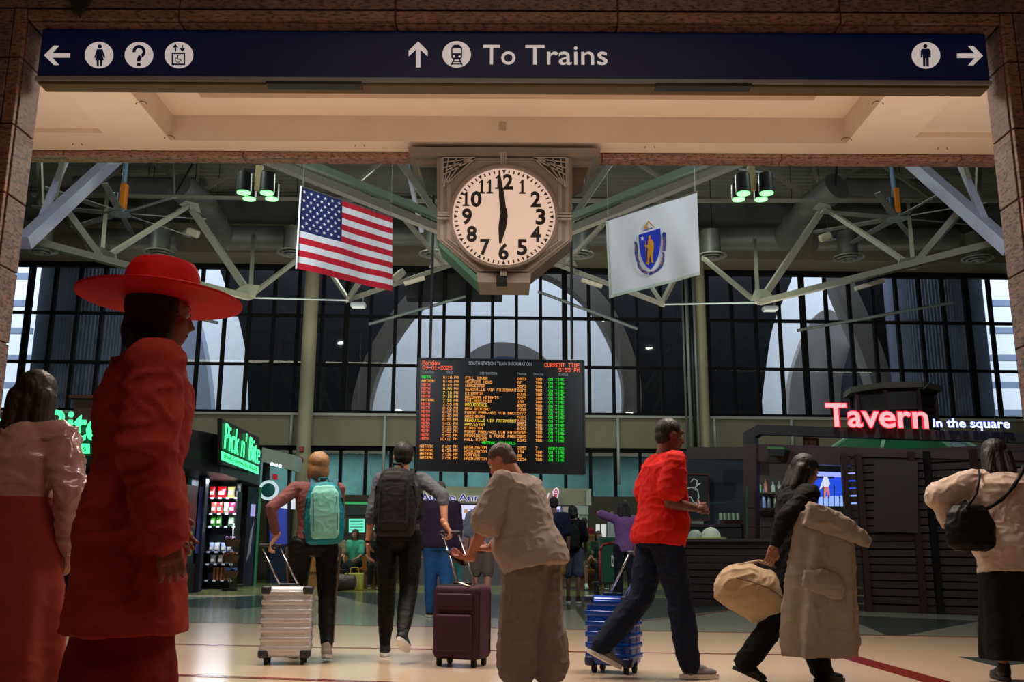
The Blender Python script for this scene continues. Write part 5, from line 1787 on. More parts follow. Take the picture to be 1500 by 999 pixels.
# ---- second stand beside the kiosk
Y2 = 26.9
k2 = empty('coffee_stand', at(408, 855, Y2), label='narrow stand with pale grey header, round sign and blue panel left of the woman', cat='stand')
def p2(name, pts, m, o=0.0, t=.05):
    MB().prism([at(x, y, Y2 - o) for x, y in pts], (0, t, 0)).build(name, m, k2)
p2('header', [(384, 655), (432, 667), (432, 690), (384, 676)], mat('header_grey', (140, 148, 140), .5), .5, .9)
p2('post', [(390, 676), (394, 676), (394, 858), (390, 858)], M_black, .1, .12)
p2('post', [(421, 684), (425, 684), (425, 858), (421, 858)], M_black, .1, .12)
p2('blue_panel', [(392, 742), (421, 745), (421, 797), (392, 797)], mat('panel_blue', (56, 68, 168), .4, emit=((56, 68, 168), .35)))
p2('base_panel', [(392, 798), (421, 798), (421, 858), (392, 858)], mat('base_navy', (34, 40, 70), .4))
p2('menu_board', [(398, 725), (432, 727), (432, 746), (398, 744)], em('menu_white', (215, 225, 235), 1.0), -.3)
p2('red_light', [(399, 694), (406, 695), (406, 703), (399, 702)], em('red_glow', (170, 30, 30), .7), -.3)
for k in range(3):
    c_ = at(399 + 6 * k, 679.5 + 1.5 * k, Y2 - .45)
    MB().ell(c_, (.07, .07, .04)).build('downlight', em('downlight_white', (240, 245, 255), 5), k2, smooth=True)
c_ = at(393, 718, Y2 - .55)
MB().cyl(c_, c_ + Vector((0, .06, 0)), .27, n=28).build('round_sign', em('sign_ring', (200, 225, 230), .9), k2)
MB().cyl(c_ + Vector((0, -.012, 0)), c_ + Vector((0, .03, 0)), .19, n=28).build('round_sign_centre', mat('sign_teal', (30, 96, 100), .4), k2)

# fire bell and strobe
b_ = wp(440, 674, 1.14)
MB().cyl(b_, b_ + Vector((0, .06, 0)), .10, n=20).ell(b_ + Vector((0, -.02, 0)), (.05, .04, .05)).build('fire_bell', mat('fire_red', (120, 20, 24), .4), smooth=True, auto=40, label='round red fire bell on the tan column above the woman', cat='bell')
b_ = wp(442, 658, 1.16)
MB().rbox(b_, (.14, .08, .16), .02).build('fire_strobe', mat('fire_red', (120, 20, 24), .4), label='small red alarm box above the round fire bell', cat='alarm')

# ================================================================== CONCESSIONS (middle)
YC = 25.6
cn = empty('snack_counter', at(735, 858, YC), label='food counter with grey header, lit menus and two shop names', cat='food counter')
def pc(name, pts, m, o=0.0, t=.06, par=None):
    return MB().prism([at(x, y, YC - o) for x, y in pts], (0, t, 0)).build(name, m, par or cn)
M_hdr = mat('header_panel', (150, 146, 120), .45)
pc('header', [(604, 712), (866, 716), (866, 741), (604, 737)], M_hdr, 0, .5)
pc('end_bracket', [(859, 718), (866, 718), (866, 740), (859, 740)], mat('pale_grey', (176, 184, 176), .5), .06, .1)
pc('green_trim', [(604, 736.5), (858, 740), (858, 742), (604, 738.5)], mat('trim_dark', (30, 40, 38), .4), .01)
M_navy = mat('navy_letter', (40, 36, 120), .5, emit=((50, 44, 150), .5))
M_wglow = em('white_glow', (235, 230, 240), .9)
capA = .165
for m_, o_, bd in ((M_wglow, .05, .05), (M_navy, .10, .012)):
    text("Auntie Anne's", at(616 - (2 if bd > .05 else 0), 732.5, YC - o_), at(723 + (2 if bd > .05 else 0), 734, YC - o_), capA + (.02 if bd > .05 else 0), m_, cn, name='navy_lettering', depth=.03, bold=bd)
pc('yellow_emblem', [(599, 719), (612, 719), (614, 732), (600, 733)], em('emblem_yellow', (220, 180, 60), .8), .08)
pc('emblem_border', [(596, 717), (615, 717), (617, 735), (598, 736)], M_wglow, .05, .03)
M_pink = mat('script_red', (196, 60, 90), .5, emit=((196, 60, 90), .5))
for m_, o_, bd in ((M_wglow, .05, .045), (M_pink, .10, -.006)):
    text('Carvel', at(762, 735, YC - o_), at(806, 735.5, YC - o_), .22, m_, cn, name='script_lettering', depth=.03, bold=bd, shear=.35)
cone = [(811, 722), (812, 718.5), (815, 716), (817, 718.5), (817.5, 722), (816.5, 724), (815, 733), (812.5, 733), (811.5, 725)]
pc('cone_emblem', [(x + (x - 814) * .5, y + (y - 725) * .25) for x, y in cone], M_wglow, .05, .03)
pc('cone_emblem', cone, M_pink, .09, .03)
pc('cone_swirl', [(812.6, 719.6), (816, 719.2), (816, 720.4), (812.6, 720.8)], M_wglow, .12, .02)
pc('cone_swirl', [(812.2, 722.4), (816.4, 722), (816.4, 723.2), (812.2, 723.6)], M_wglow, .12, .02)
menus = [(628, 664, (150, 150, 245)), (667, 700, (205, 205, 252)), (703, 736, (180, 170, 245)), (750, 786, (212, 206, 250)), (788, 800, (150, 130, 235)), (802, 821, (205, 205, 252))]
for a, b, rgb in menus:
    m_ = pc('menu_screen', [(a, 739), (b, 740), (b, 761), (a, 760)], em('menu_%d' % a, rgb, 1.15), -.5)
    for k in range(3):
        xx_ = a + 4 + k * (b - a - 6) / 3
        pc('menu_picture', [(xx_, 746), (xx_ + 5, 746), (xx_ + 5, 752), (xx_, 752)], em('menu_pic_%d' % (k % 3), [(190, 90, 90), (210, 160, 90), (110, 100, 190)][k % 3], .8), -.49, .004)
M_cback = mat('concession_back', (112, 100, 104), .6, var=(1.5, .2))
pc('back_wall', [(598, 738), (824, 741), (824, 864), (598, 862)], M_cback, -1.2, .1)
pc('counter_front', [(598, 800), (800, 802), (800, 864), (598, 862)], mat('counter_grey', (90, 84, 92), .4), -.2, .1)
pc('counter_top', [(596, 797), (802, 799), (802, 802), (596, 800)], mat('counter_pale', (170, 164, 160), .3), -.1, .5)
pc('pillar', [(849, 741), (861, 741), (861, 860), (849, 860)], mat('pale_grey', (176, 184, 176), .5), .02, .3)
pc('pillar', [(594, 737), (602, 737), (602, 860), (594, 860)], M_greypanel, .02, .3)
pc('cornice', [(838, 740), (862, 741), (862, 754), (838, 753)], mat('pale_grey', (176, 184, 176), .5), .05, .2)
pc('room_wall', [(822, 741), (850, 741), (850, 800), (822, 800)], em('lit_room', (150, 140, 132), .7), -1.4)
pc('stair_soffit', [(822, 760), (850, 786), (850, 792), (822, 775)], mat('stair_grey', (110, 104, 98), .6), -1.2)
pc('blue_till_screen', [(844, 772), (853, 772), (853, 779), (844, 779)], em('till_blue', (90, 190, 230), 1.0), .1)
add_light('counter_lamp', 'AREA', at(715, 742, YC + .6), 30, (.86, .82, 1.0), 6, .3)
pc('door_glow', [(873, 768), (888, 768), (888, 793), (873, 793)], em('door_glow', (220, 225, 215), .8), -1.6)
pc('door_mullion', [(879, 768), (880.5, 768), (880.5, 793), (879, 793)], M_black, -1.5)
wpn = empty('white_notice_board', at(898, 850, 24), label='white notice board standing behind the man in red', cat='notice board')
MB().prism([at(x, y, 24) for x, y in ((890, 763), (906, 763), (906, 797), (890, 797))], (0, .04, 0)).build('board', mat('notice_white', (178, 184, 200), .5), wpn)
for px in (892, 904):
    MB().bar(at(px, 797, 24.02), Vector((at(px, 797, 24.02).x, 24.02, 0)), .03).build('leg', M_black, wpn)

# left middle: teal lit screens and green fascia line
sc2 = empty('teal_info_screen', at(523, 781, 25.9), label='bright teal information screen between the two walkers', cat='screen')
for (a, b) in ((511, 534), (538, 556)):
    MB().prism([at(x, y, 25.9) for x, y in ((a, 760), (b, 760), (b, 780), (a, 780))], (0, .05, 0)).build('panel', em('teal_screen', (110, 240, 200), 1.0), sc2)
    for k in range(4):
        MB().prism([at(x, y, 25.88) for x, y in ((a + 1, 762.5 + k * 4.4), (b - 2, 762.5 + k * 4.4), (b - 2, 764 + k * 4.4), (a + 1, 764 + k * 4.4))], (0, .005, 0)).build('text_line', em('teal_screen_d', (40, 130, 110), .8), sc2)
bx = at(523, 780, 25.96)
MB().bar(bx + Vector((0, 0, -.02)), Vector((bx.x, bx.y, 0)), .06).build('stand', M_black, sc2)
fa = empty('green_canopy', at(530, 742, 26.4), label='dark canopy with a glowing green edge left of the food counter', cat='canopy')
MB().prism([at(x, y, 26.3) for x, y in ((437, 735), (594, 738), (594, 757), (437, 753))], (0, .8, 0)).build('fascia', mat('canopy_dark', (20, 30, 28), .5), fa)
MB().prism([at(x, y, 26.28) for x, y in ((437, 734), (594, 737), (594, 740), (437, 737))], (0, .06, 0)).build('green_edge', em('green_edge_glow', (50, 170, 90), .8), fa)
for px in (440, 592):
    MB().bar(at(px, 752, 26.4), Vector((at(px, 752, 26.4).x, 26.4, 0)), .1).build('post', M_black, fa)

# benches
M_bench = mat('bench_oak', (150, 98, 40), .45, var=(2, .2))
def bench(label, pxa, pxb, Yb, back=True, h=1.05):
    a = at(pxa, 840, Yb).x; b = at(pxb, 840, Yb).x
    r_ = empty('wooden_bench', ((a + b) / 2, Yb, 0), label=label, cat='bench', group='wooden benches at the back of the hall')
    MB().bb(a, b, Yb - .45, Yb, .36, .44).build('seat', M_bench, r_)
    MB().bb(a, b, Yb - .38, Yb - .33, 0, .36).build('front_board', M_bench, r_)
    if back:
        MB().bb(a, b, Yb, Yb + .06, .36, h).build('backrest', M_bench, r_)
        MB().bb(a - .02, b + .02, Yb - .03, Yb + .09, h, h + .05).build('top_rail', M_bench, r_)
    for x_ in (a, b - .06):
        MB().bb(x_, x_ + .06, Yb - .45, Yb + .06, 0, .62).build('end_panel', M_bench, r_)
bench('long wooden bench seen between the two walkers', 488, 566, 23.6)
bench('wooden bench with high back between the counter pillar and the cart', 846, 880, 24.2, h=1.25)
bench('wooden bench half hidden behind the woman with the teal backpack', 440, 474, 24.6)

# luggage cart with green bins
gc = G(890, 872)
gc = Vector((gc.x, gc.y, 0))
cart = empty('luggage_cart', gc, label='flat luggage cart with a red bent tube handle left of the man in red', cat='cart')
Yk_ = gc.y
xa_, xb_ = at(868, 860, Yk_).x, at(906, 860, Yk_).x
MB().bb(xa_, xb_, Yk_ - .3, Yk_ + .3, .22, .27).build('platform', M_black, cart)
for x_ in (xa_ + .08, xb_ - .08):
    for y_ in (Yk_ - .24, Yk_ + .24):
        MB().cyl((x_ - .03, y_, .1), (x_ + .03, y_, .1), .1, n=16).build('wheel', M_rubber, cart, smooth=True, auto=40)
zh_ = at(885, 796, Yk_).z
pts = [Vector((xa_ + .14, Yk_ - .25, .27)), Vector((xa_ + .14, Yk_ - .25, zh_ - .15)), Vector((xa_ + .20, Yk_ - .25, zh_ - .03)), Vector((xa_ + .32, Yk_ - .25, zh_)), Vector((xb_, Yk_ - .25, zh_ + .02))]
MB().tube(pts, .025, 10).build('red_handle', mat('cart_red', (160, 20, 34), .4), cart, smooth=True, label='red bent tube handle')
b0 = Vector(((xa_ + xb_) / 2 + .12, Yk_, .272))
bn = empty('recycling_bin', b0, label='dark green recycling bin with a white sticker on the cart', cat='bin')
rs = []
for z, s_ in ((0, .80), (.85, 1.0), (.85, 1.06), (.9, 1.06)):
    rs.append([b0 + Vector((cx_ * .24 * s_, cy_ * .24 * s_, z)) for cx_, cy_ in ((-1, -1), (1, -1), (1, 1), (-1, 1))])
MB().rings(rs).build('body', mat('bin_green', (20, 84, 58), .45), bn)
MB().box(b0 + Vector((.06, -.236, .42)), (.15, .012, .22)).build('sticker', mat('sticker_white', (190, 205, 190), .6), bn)
ringm = MB()
ringm.tube([b0 + Vector((.06 + .05 * math.cos(R(a)), -.245, .42 + .06 * math.sin(R(a)))) for a in range(0, 300, 40)], .008, 6)
ringm.build('recycling_mark', M_black, bn)
# ================================================================== PEOPLE
import mathutils.noise as mnoise
def remesh(mb, vox, smooth_it=3, disp=None):
    me = bpy.data.meshes.new('tmp')
    me.from_pydata(mb.v, [], mb.f)
    bm = bmesh.new(); bm.from_mesh(me)
    bmesh.ops.recalc_face_normals(bm, faces=bm.faces)
    bm.to_mesh(me); bm.free()
    o = bpy.data.objects.new('tmp', me)
    TMPC.objects.link(o)
    r_ = o.modifiers.new('r', 'REMESH')
    r_.mode = 'VOXEL'; r_.voxel_size = vox; r_.adaptivity = 0.0
    if smooth_it:
        s_ = o.modifiers.new('s', 'SMOOTH'); s_.factor = .5; s_.iterations = smooth_it
    dg = bpy.context.evaluated_depsgraph_get()
    out = bpy.data.meshes.new_from_object(o.evaluated_get(dg))
    bpy.data.objects.remove(o)
    bpy.data.meshes.remove(me)
    n = len(out.vertices)
    co_ = np.empty(n * 3); out.vertices.foreach_get('co', co_); co_ = co_.reshape(-1, 3)
    if disp:
        no = np.empty(n * 3); out.vertex_normals.foreach_get('vector', no); no = no.reshape(-1, 3)
        amp, fr = disp
        if fr < 0:       # hair: strands running downwards round the head
            c0 = co_[:, :2].mean(axis=0)
            an = np.arctan2(co_[:, 1] - c0[1], co_[:, 0] - c0[0])
            d_ = np.sin(an * 34 + 3 * np.sin(co_[:, 2] * 14)) + .6 * np.sin(an * 57 + 2 + 2 * np.sin(co_[:, 2] * 9))
            co_ = co_ + no * (amp * d_)[:, None]
        else:
            nz = mnoise.noise
            f1_, f2_ = fr / 3.2, fr / 1.7
            sx_ = sum(co_[0]) % 7
            d_ = np.empty(n)
            for i_ in range(n):
                x_, y_, z_ = co_[i_]
                a_ = nz((x_ * f1_ + sx_, y_ * f1_, z_ * f1_ * 1.5))
                b_ = nz((x_ * f2_ + a_ * 1.5, y_ * f2_, z_ * f2_ * 1.6 + 5))
                d_[i_] = (1 - abs(b_)) ** 5 * 1.3 + a_ * 1.1 - .5
            co_ = co_ + no * (amp * d_)[:, None]
    ps = np.empty(len(out.loops), dtype=np.int32); out.loops.foreach_get('vertex_index', ps)
    faces = [tuple(p_.vertices) for p_ in out.polygons]
    bpy.data.meshes.remove(out)
    return co_, faces


TMPC = COL


def link_mesh(name, co_, faces, m, parent, label=None):
    inv = WM[parent.name].inverted()
    iv = np.array(inv)
    c_ = np.c_[co_, np.ones(len(co_))] @ iv.T
    me = bpy.data.meshes.new(name)
    me.from_pydata(c_[:, :3].tolist(), [], faces)
    me.polygons.foreach_set('use_smooth', [True] * len(me.polygons))
    me.materials.append(m)
    o = bpy.data.objects.new(name, me)
    COL.objects.link(o)
    o.parent = parent
    WM[o.name] = WM[parent.name].copy()
    if label: o['label'] = label
    return o


def wring(c, rx, ry, amp, k=7, ph=0.0, n=64):
    o = []
    for i in range(n):
        a = 2 * math.pi * i / n
        w = 1 + amp * (math.sin(k * a + ph) + .5 * math.sin((k * 1.0 + 4) * a + ph * 2 + 1))
        o.append(c + Vector((rx * w * math.cos(a), ry * w * math.sin(a), 0)))
    return o


def ering(c, rx, ry, X, Y, n=20):
    return [c + X * rx * math.cos(2 * math.pi * i / n) + Y * ry * math.sin(2 * math.pi * i / n) for i in range(n)]


class Fig:
    """one figure: local frame x right, y forward, z up; world placement by base, heading and height"""

    def __init__(s, label, base, H, rz, lean=0, twist=0, side=0, head=(0, 0), legs=((0, 0), (0, 0)), splay=(0.0, 0.0), fat=1.0, skin=(190, 140, 115), vox=.010, seat=None, group=None, belly=0.0, hipw=1.0):
        s.k = H / 1.75
        s.vox = vox
        s.fat = fat
        s.root = empty('person', base, rz, label=label, cat='person', group=group)
        s.Wm = WM[s.root.name]
        s.skin = mat('skin_%d_%d' % (skin[0], skin[1]), skin, .55, spec=.3)
        s.hipw = hipw
        s.belly = belly
        # torso frame
        s.T = Matrix.Rotation(R(twist), 3, 'Z') @ Matrix.Rotation(R(side), 3, 'Y') @ Matrix.Rotation(R(-lean), 3, 'X')
        pz = .95
        J = {}
        low = 9
        feet = []
        for i, (sg_, (th, kn)) in enumerate(zip((-1, 1), legs)):
            hip = Vector((sg_ * .095 * hipw, 0, .93))
            a = R(th)
            sp = R(splay[i]) * sg_
            d1 = Vector((math.sin(sp), math.sin(a) * math.cos(sp), -math.cos(a) * math.cos(sp)))
            knee = hip + d1 * .44
            b = R(th - kn)
            d2 = Vector((math.sin(sp) * .6, math.sin(b), -math.cos(b))).normalized()
            ank = knee + d2 * .43
            J['hip%d' % i], J['knee%d' % i], J['ank%d' % i] = hip, knee, ank
            # foot pitch: heel raised when the shank leans forward/back a lot
            pitch = max(0, (kn - th) - 18) * 1.0
            if seat is not None: pitch = 0
            fd = Vector((sp * .8 + .10 * sg_, math.cos(R(pitch)), -math.sin(R(pitch)))).normalized()
            J['fd%d' % i] = fd
            toe = ank + fd * .17 + Vector((0, 0, -.07 * math.cos(R(pitch))))
            heel = ank + Vector((0, 0, -.085)) if pitch < 5 else ank - fd * .02
            low = min(low, toe.z - .02, ank.z - .085 if pitch < 5 else 9)
        dz = -low
        if seat is not None:
            dz = seat - .84
        for k_ in list(J):
            if not k_.startswith('fd'):
                J[k_] = J[k_] + Vector((0, 0, dz))
        s.P = Vector((0, 0, .95 + dz))
        s.dz = dz
        s.J = J
        U = lambda x, y, z: s.P + s.T @ Vector((x, y, z - .95))
        s.U = U
        s.sh = [U(-.185 * (fat ** .5), 0, 1.42), U(.185 * (fat ** .5), 0, 1.42)]
        s.neck = U(0, -.01, 1.47)
        s.HR = s.T @ Matrix.Rotation(R(head[0]), 3, 'Z') @ Matrix.Rotation(R(-head[1]), 3, 'X')
        s.hc = U(0, .012, 1.50) + s.HR @ Vector((0, .015, .125))
        s.arms = [None, None]
        s.hands = [None, None]

    def w(s, p):
        return s.Wm @ (Vector(p) * s.k)

    def loc(s, P):
        return (s.Wm.inverted() @ Vector(P)) / s.k

    def arm(s, i, target, hint=None, hand=None, curl=.35, world=False, palm=None):
        """two-bone IK for arm i (0 left, 1 right)"""
        sg_ = -1 if i == 0 else 1
        S_ = s.sh[i]
        T_ = s.loc(target) if world else Vector(target)
        a, b = .285, .255
        v = T_ - S_
        d = min(v.length, (a + b) * .995)
        v = v.normalized()
        hint = Vector(hint) if hint is not None else Vector((sg_ * .5, -1, -.2))
        h_ = (hint - v * hint.dot(v)).normalized()
        ca = (a * a + d * d - b * b) / (2 * a * d)
        sa = math.sqrt(max(0, 1 - ca * ca))
        E = S_ + v * a * ca + h_ * a * sa
        W_ = S_ + v * d
        s.arms[i] = (S_, E, W_)
        fd = (W_ - E).normalized()
        s.hands[i] = (W_, Vector(hand).normalized() if hand is not None else fd, curl, palm)
        return s

    def mesh_hand(s, i):
        W_, d, curl, palm = s.hands[i]
        sg_ = -1 if i == 0 else 1
        pn = Vector(palm) if palm is not None else Vector((-sg_, 0.1, -.2))    # palm normal
        pn = (pn - d * pn.dot(d)).normalized()
        side = d.cross(pn).normalized() * sg_          # towards the thumb
        if side.dot(Vector((0, 1, .3))) < 0 and palm is None:
            side = -side
        mb = MB()
        pc_ = W_ + d * .045
        Mx = Matrix((side, pn, d)).transposed()
        mb.rbox(pc_, (.078, .030, .092), .014, M=Mx, seg=3)
        mb.cap(W_ - d * .03, W_ + d * .02, .024, .026)
        L = (.066, .076, .080, .070)
        for f_ in range(4):
            o = (-.030 + f_ * .0205)
            p_ = W_ + d * .088 + side * o
            dd = (d + side * (o * 1.6)).normalized()
            ang = 0
            for s3, frac in enumerate((.45, .32, .23)):
                ang += curl * (.7, 1.1, .8)[s3]
                q_ = dd * math.cos(ang) + pn * math.sin(ang)
                e_ = p_ + q_ * L[f_] * frac * 1.05
                mb.cap(p_, e_, .0092 - .0008 * s3, .0086 - .0008 * s3, n=8)
                p_ = e_
        t0 = W_ + d * .025 + side * .030
        t1 = t0 + (side * .7 + d * .6 + pn * (.2 + curl * .5)).normalized() * .040
        t2 = t1 + (side * .15 + d * .9 + pn * (.3 + curl * .8)).normalized() * .032
        mb.cap(t0, t1, .0125, .0105, n=8); mb.cap(t1, t2, .0105, .009, n=8)
        mb.v = [tuple(s.w(v)) for v in mb.v]
        return remesh(mb, .0034 * s.k if s.vox < .012 else .006, 2)

    def torso_prof(s, f=1.0, g=0.0):
        fat = s.fat
        b = s.belly
        pr = [(.84, .135 * s.hipw, .10, 0), (.92, .165 * s.hipw, .118, -.005), (1.00, .155, .110 + b * .7, b * .5), (1.10, .138, .102 + b, b * .7), (1.20, .145, .105 + b * .6, b * .45), (1.30, .162, .112, .004), (1.38, .172, .105, 0), (1.44, .135, .082, -.005), (1.475, .075, .065, -.005)]
        return [(z, rx * fat * f + g, ry * (fat if z < 1.4 else 1) * f + g, y) for z, rx, ry, y in pr]

    def torso(s, mb, z0, z1, g=0.0, flare=None):
        X, Y = s.T @ Vector((1, 0, 0)), s.T @ Vector((0, 1, 0))
        pr = s.torso_prof(1.0, g)
        rs = []
        def samp(z):
            if z <= pr[0][0]: return pr[0][1:]
            for a, b in zip(pr[:-1], pr[1:]):
                if z <= b[0]:
                    t = (z - a[0]) / (b[0] - a[0])
                    return tuple(a[i] + (b[i] - a[i]) * t for i in (1, 2, 3))
            return pr[-1][1:]
        n = 14
        for k_ in range(n + 1):
            z = z0 + (z1 - z0) * k_ / n
            rx, ry, yo = samp(z)
            if flare and z < 1.1:
                t = (1.1 - z) / max(.01, 1.1 - z0)
                rx += flare * t; ry += flare * t
            rs.append(ering(s.U(0, yo, z), rx, ry, X, Y))
        mb.rings(rs)

    def body(s, feet=True):
        mb = MB()
        s.torso(mb, .86, 1.475, -.014)
        U = s.U
        for sg_ in (-1, 1):
            mb.cap(U(sg_ * .05, -.01, 1.42), s.sh[0 if sg_ < 0 else 1], .055, .052)
        mb.cap(s.neck, s.hc - s.HR @ Vector((0, .03, .06)), .056, .052)
        # head
        M_ = s.HR
        h = lambda x, y, z: s.hc + M_ @ Vector((x, y, z))
        mb.ell(h(0, -.012, .028), (.076, .094, .088), M=M_, nu=18, nv=12)
        mb.ell(h(0, .022, -.030), (.060, .070, .075), M=M_, nu=16, nv=10)
        mb.ell(h(0, .052, -.080), (.032, .030, .026), M=M_)          # chin
        mb.cap(h(0, .083, .018), h(0, .104, -.026), .009, .013, n=8)       # nose
        mb.ell(h(0, .100, -.030), (.017, .012, .009), M=M_, nu=8, nv=6)
        mb.cap(h(-.04, .074, .035), h(.04, .074, .035), .013, .013, n=8)      # brow
        mb.cap(h(-.02, .083, -.054), h(.02, .083, -.054), .007, .007, n=6)    # lips
        mb.cap(h(-.017, .082, -.064), h(.017, .082, -.064), .008, .008, n=6)
        for sg_ in (-1, 1):
            mb.ell(h(sg_ * .078, -.008, -.005), (.010, .020, .032), M=M_, nu=10, nv=6)     # ears
            mb.ell(h(sg_ * .042, .058, -.022), (.022, .022, .02), M=M_, nu=8, nv=6)
        # limbs
        for i in (0, 1):
            hip, kn, an = s.J['hip%d' % i], s.J['knee%d' % i], s.J['ank%d' % i]
            f = s.fat ** .6
            mb.cap(hip, hip * .45 + kn * .55, .076 * f, .062 * f)
            mb.cap(hip * .45 + kn * .55, kn, .062 * f, .050 * f)
            cal = kn * .68 + an * .32 + Vector((0, -.012, 0))
            mb.cap(kn, cal, .049 * f, .052 * f)
            mb.cap(cal, an, .052 * f, .033)
            if s.arms[i]:
                S_, E, W_ = s.arms[i]
                mb.cap(S_, E, .050 * f, .038 * f)
                m_ = E * .7 + W_ * .3
                mb.cap(E, m_, .038 * f, .037 * f); mb.cap(m_, W_, .037 * f, .024)
        mb.v = [tuple(s.w(v)) for v in mb.v]
        co_, fa = remesh(mb, s.vox * s.k, 3)
        for i in (0, 1):
            if s.hands[i]:
                c2, f2_ = s.mesh_hand(i)
                n = len(co_)
                co_ = np.vstack([co_, c2])
                fa = fa + [tuple(v + n for v in f) for f in f2_]
        s.body_o = link_mesh('body', co_, fa, s.skin, s.root)
        # eyes
        for sg_ in (-1, 1):
            p_ = s.w(h(sg_ * .030, .076, .012))
            e_ = MB().ell(p_, .0125 * s.k, nu=10, nv=6).build('eye', mat('eye_white', (200, 196, 190), .2), s.root, smooth=True)
            q_ = s.w(h(sg_ * .030, .0865, .012))
            MB().ell(q_, .0055 * s.k, nu=8, nv=5).build('pupil', mat('pupil', (20, 14, 12), .2), e_, smooth=True)
            bw = MB()
            bw.cap(s.w(h(sg_ * .016, .089, .036)), s.w(h(sg_ * .046, .076, .038)), .0035 * s.k, .0028 * s.k, n=6)
            bw.build('eyebrow', mat('brow_dark', (40, 28, 22), .8), s.root, smooth=True)
        lp = MB()
        lp.cap(s.w(h(-.019, .0865, -.058)), s.w(h(.019, .0865, -.058)), .005 * s.k, .005 * s.k, n=6)
        lp.build('lips', mat('lip', (150, 84, 78), .5), s.root, smooth=True)
        return s

    def cloth(s, name, mb, m, disp=(.004, 22), vox=None, label=None, it=3):
        mb.v = [tuple(s.w(v)) for v in mb.v]
        co_, fa = remesh(mb, (vox or s.vox * 1.2) * s.k, it, disp)
        return link_mesh(name, co_, fa, m, s.root, label)

    def shirt(s, m, hem=.86, sleeve=2.0, g=.014, neck=1.475, flare=.0, name='shirt', disp=(.004, 24), cuff=0.0, label=None):
        mb = MB()
        s.torso(mb, hem, neck, g, flare)
        for sg_ in (-1, 1):
            mb.cap(s.U(sg_ * .05, -.005, 1.415), s.sh[0 if sg_ < 0 else 1], .060 + g, .056 + g)
        for i in (0, 1):
            if not s.arms[i]: continue
            S_, E, W_ = s.arms[i]
            f = s.fat ** .6
            if sleeve > 0:
                t = min(1, sleeve)
                mb.cap(S_, S_ + (E - S_) * t, .052 * f + g, (.042 * f + g + cuff) if sleeve >= 1 else (.050 * f + g + cuff))
            if sleeve > 1:
                t = sleeve - 1
                mb.cap(E, E + (W_ - E) * t, .041 * f + g, .028 + g + cuff)
        return s.cloth(name, mb, m, disp, label=label)

    def trousers(s, m, length=2.0, g=.012, ankle=.05, waist=1.0, name='trousers', disp=(.004, 20), knee=None, label=None):
        mb = MB()
        s.torso(mb, .84, waist, min(g, .010))
        f = s.fat ** .6
        for i in (0, 1):
            hip, kn, an = s.J['hip%d' % i], s.J['knee%d' % i], s.J['ank%d' % i]
            t = min(1, length)
            mb.cap(hip, hip + (kn - hip) * t, .092 * f + g, (knee or .060 * f + g) if length >= 1 else (knee or .085 * f + g))
            if length > 1:
                t = length - 1
                mb.cap(kn, kn + (an - kn) * t * .55, (knee or .060 * f + g), ((knee or .060 * f + g) + ankle) / 2 + .006)
                mb.cap(kn + (an - kn) * t * .55, kn + (an - kn) * t, ((knee or .060 * f + g) + ankle) / 2 + .006, ankle)
        return s.cloth(name, mb, m, disp, label=label)

    def skirt(s, m, hem, r_top=.15, r_bot=.24, waist=1.02, name='skirt', ry=.75, disp=(.004, 12), label=None, shift=(0, 0)):
        mb = MB()
        rs = []
        for k_ in range(13):
            t = k_ / 12
            z = waist + s.dz + (hem - waist - s.dz) * t
            r_ = r_top + (r_bot - r_top) * t ** .8
            rs.append(wring(Vector((shift[0] * t, shift[1] * t, z)), r_, r_ * ry, .055 * t, 7, .4 * t))
        mb.rings(rs)
        return s.cloth(name, mb, m, disp, label=label)

    def shoes(s, m, sole=(220, 220, 215), name='shoe'):
        for i in (0, 1):
            an, fd = s.J['ank%d' % i], s.J['fd%d' % i]
            up = Vector((0, 0, 1)) if abs(fd.z) < .2 else (Vector((0, 0, 1)) - fd * fd.z).normalized()
            rt = fd.cross(up).normalized()
            up = rt.cross(fd).normalized()
            Mx = Matrix((rt, fd, up)).transposed()
            mb = MB()
            b = an - up * .035
            mb.cap(an + up * .015, b, .046, .048)
            mb.ell(b + fd * .005 - up * .0, (.044, .06, .042), M=Mx)
            mb.ell(b + fd * .095 - up * .012, (.046, .095, .030), M=Mx)
            mb.ell(b + fd * .05 + up * .008, (.040, .07, .034), M=Mx)
            o = s.cloth(name, mb, m, None, vox=max(s.vox * .8, .007), it=2)
            sm = MB()
            c_ = b + fd * .062 - up * .038
            rs = []
            for zz in (-.012, .014):
                row = []
                for t in [2 * math.pi * q / 20 for q in range(20)]:
                    wx = .044 * math.cos(t) * (1 + .12 * math.sin(t))
                    row.append(s.w(c_ + rt * wx + fd * .142 * math.sin(t) * .98 + up * zz))
                rs.append(row)
            sm.rings(rs)
            sm.build('sole', mat('sole_%d_%d' % (sole[0], sole[2]), sole, .6), o, smooth=True, auto=40)

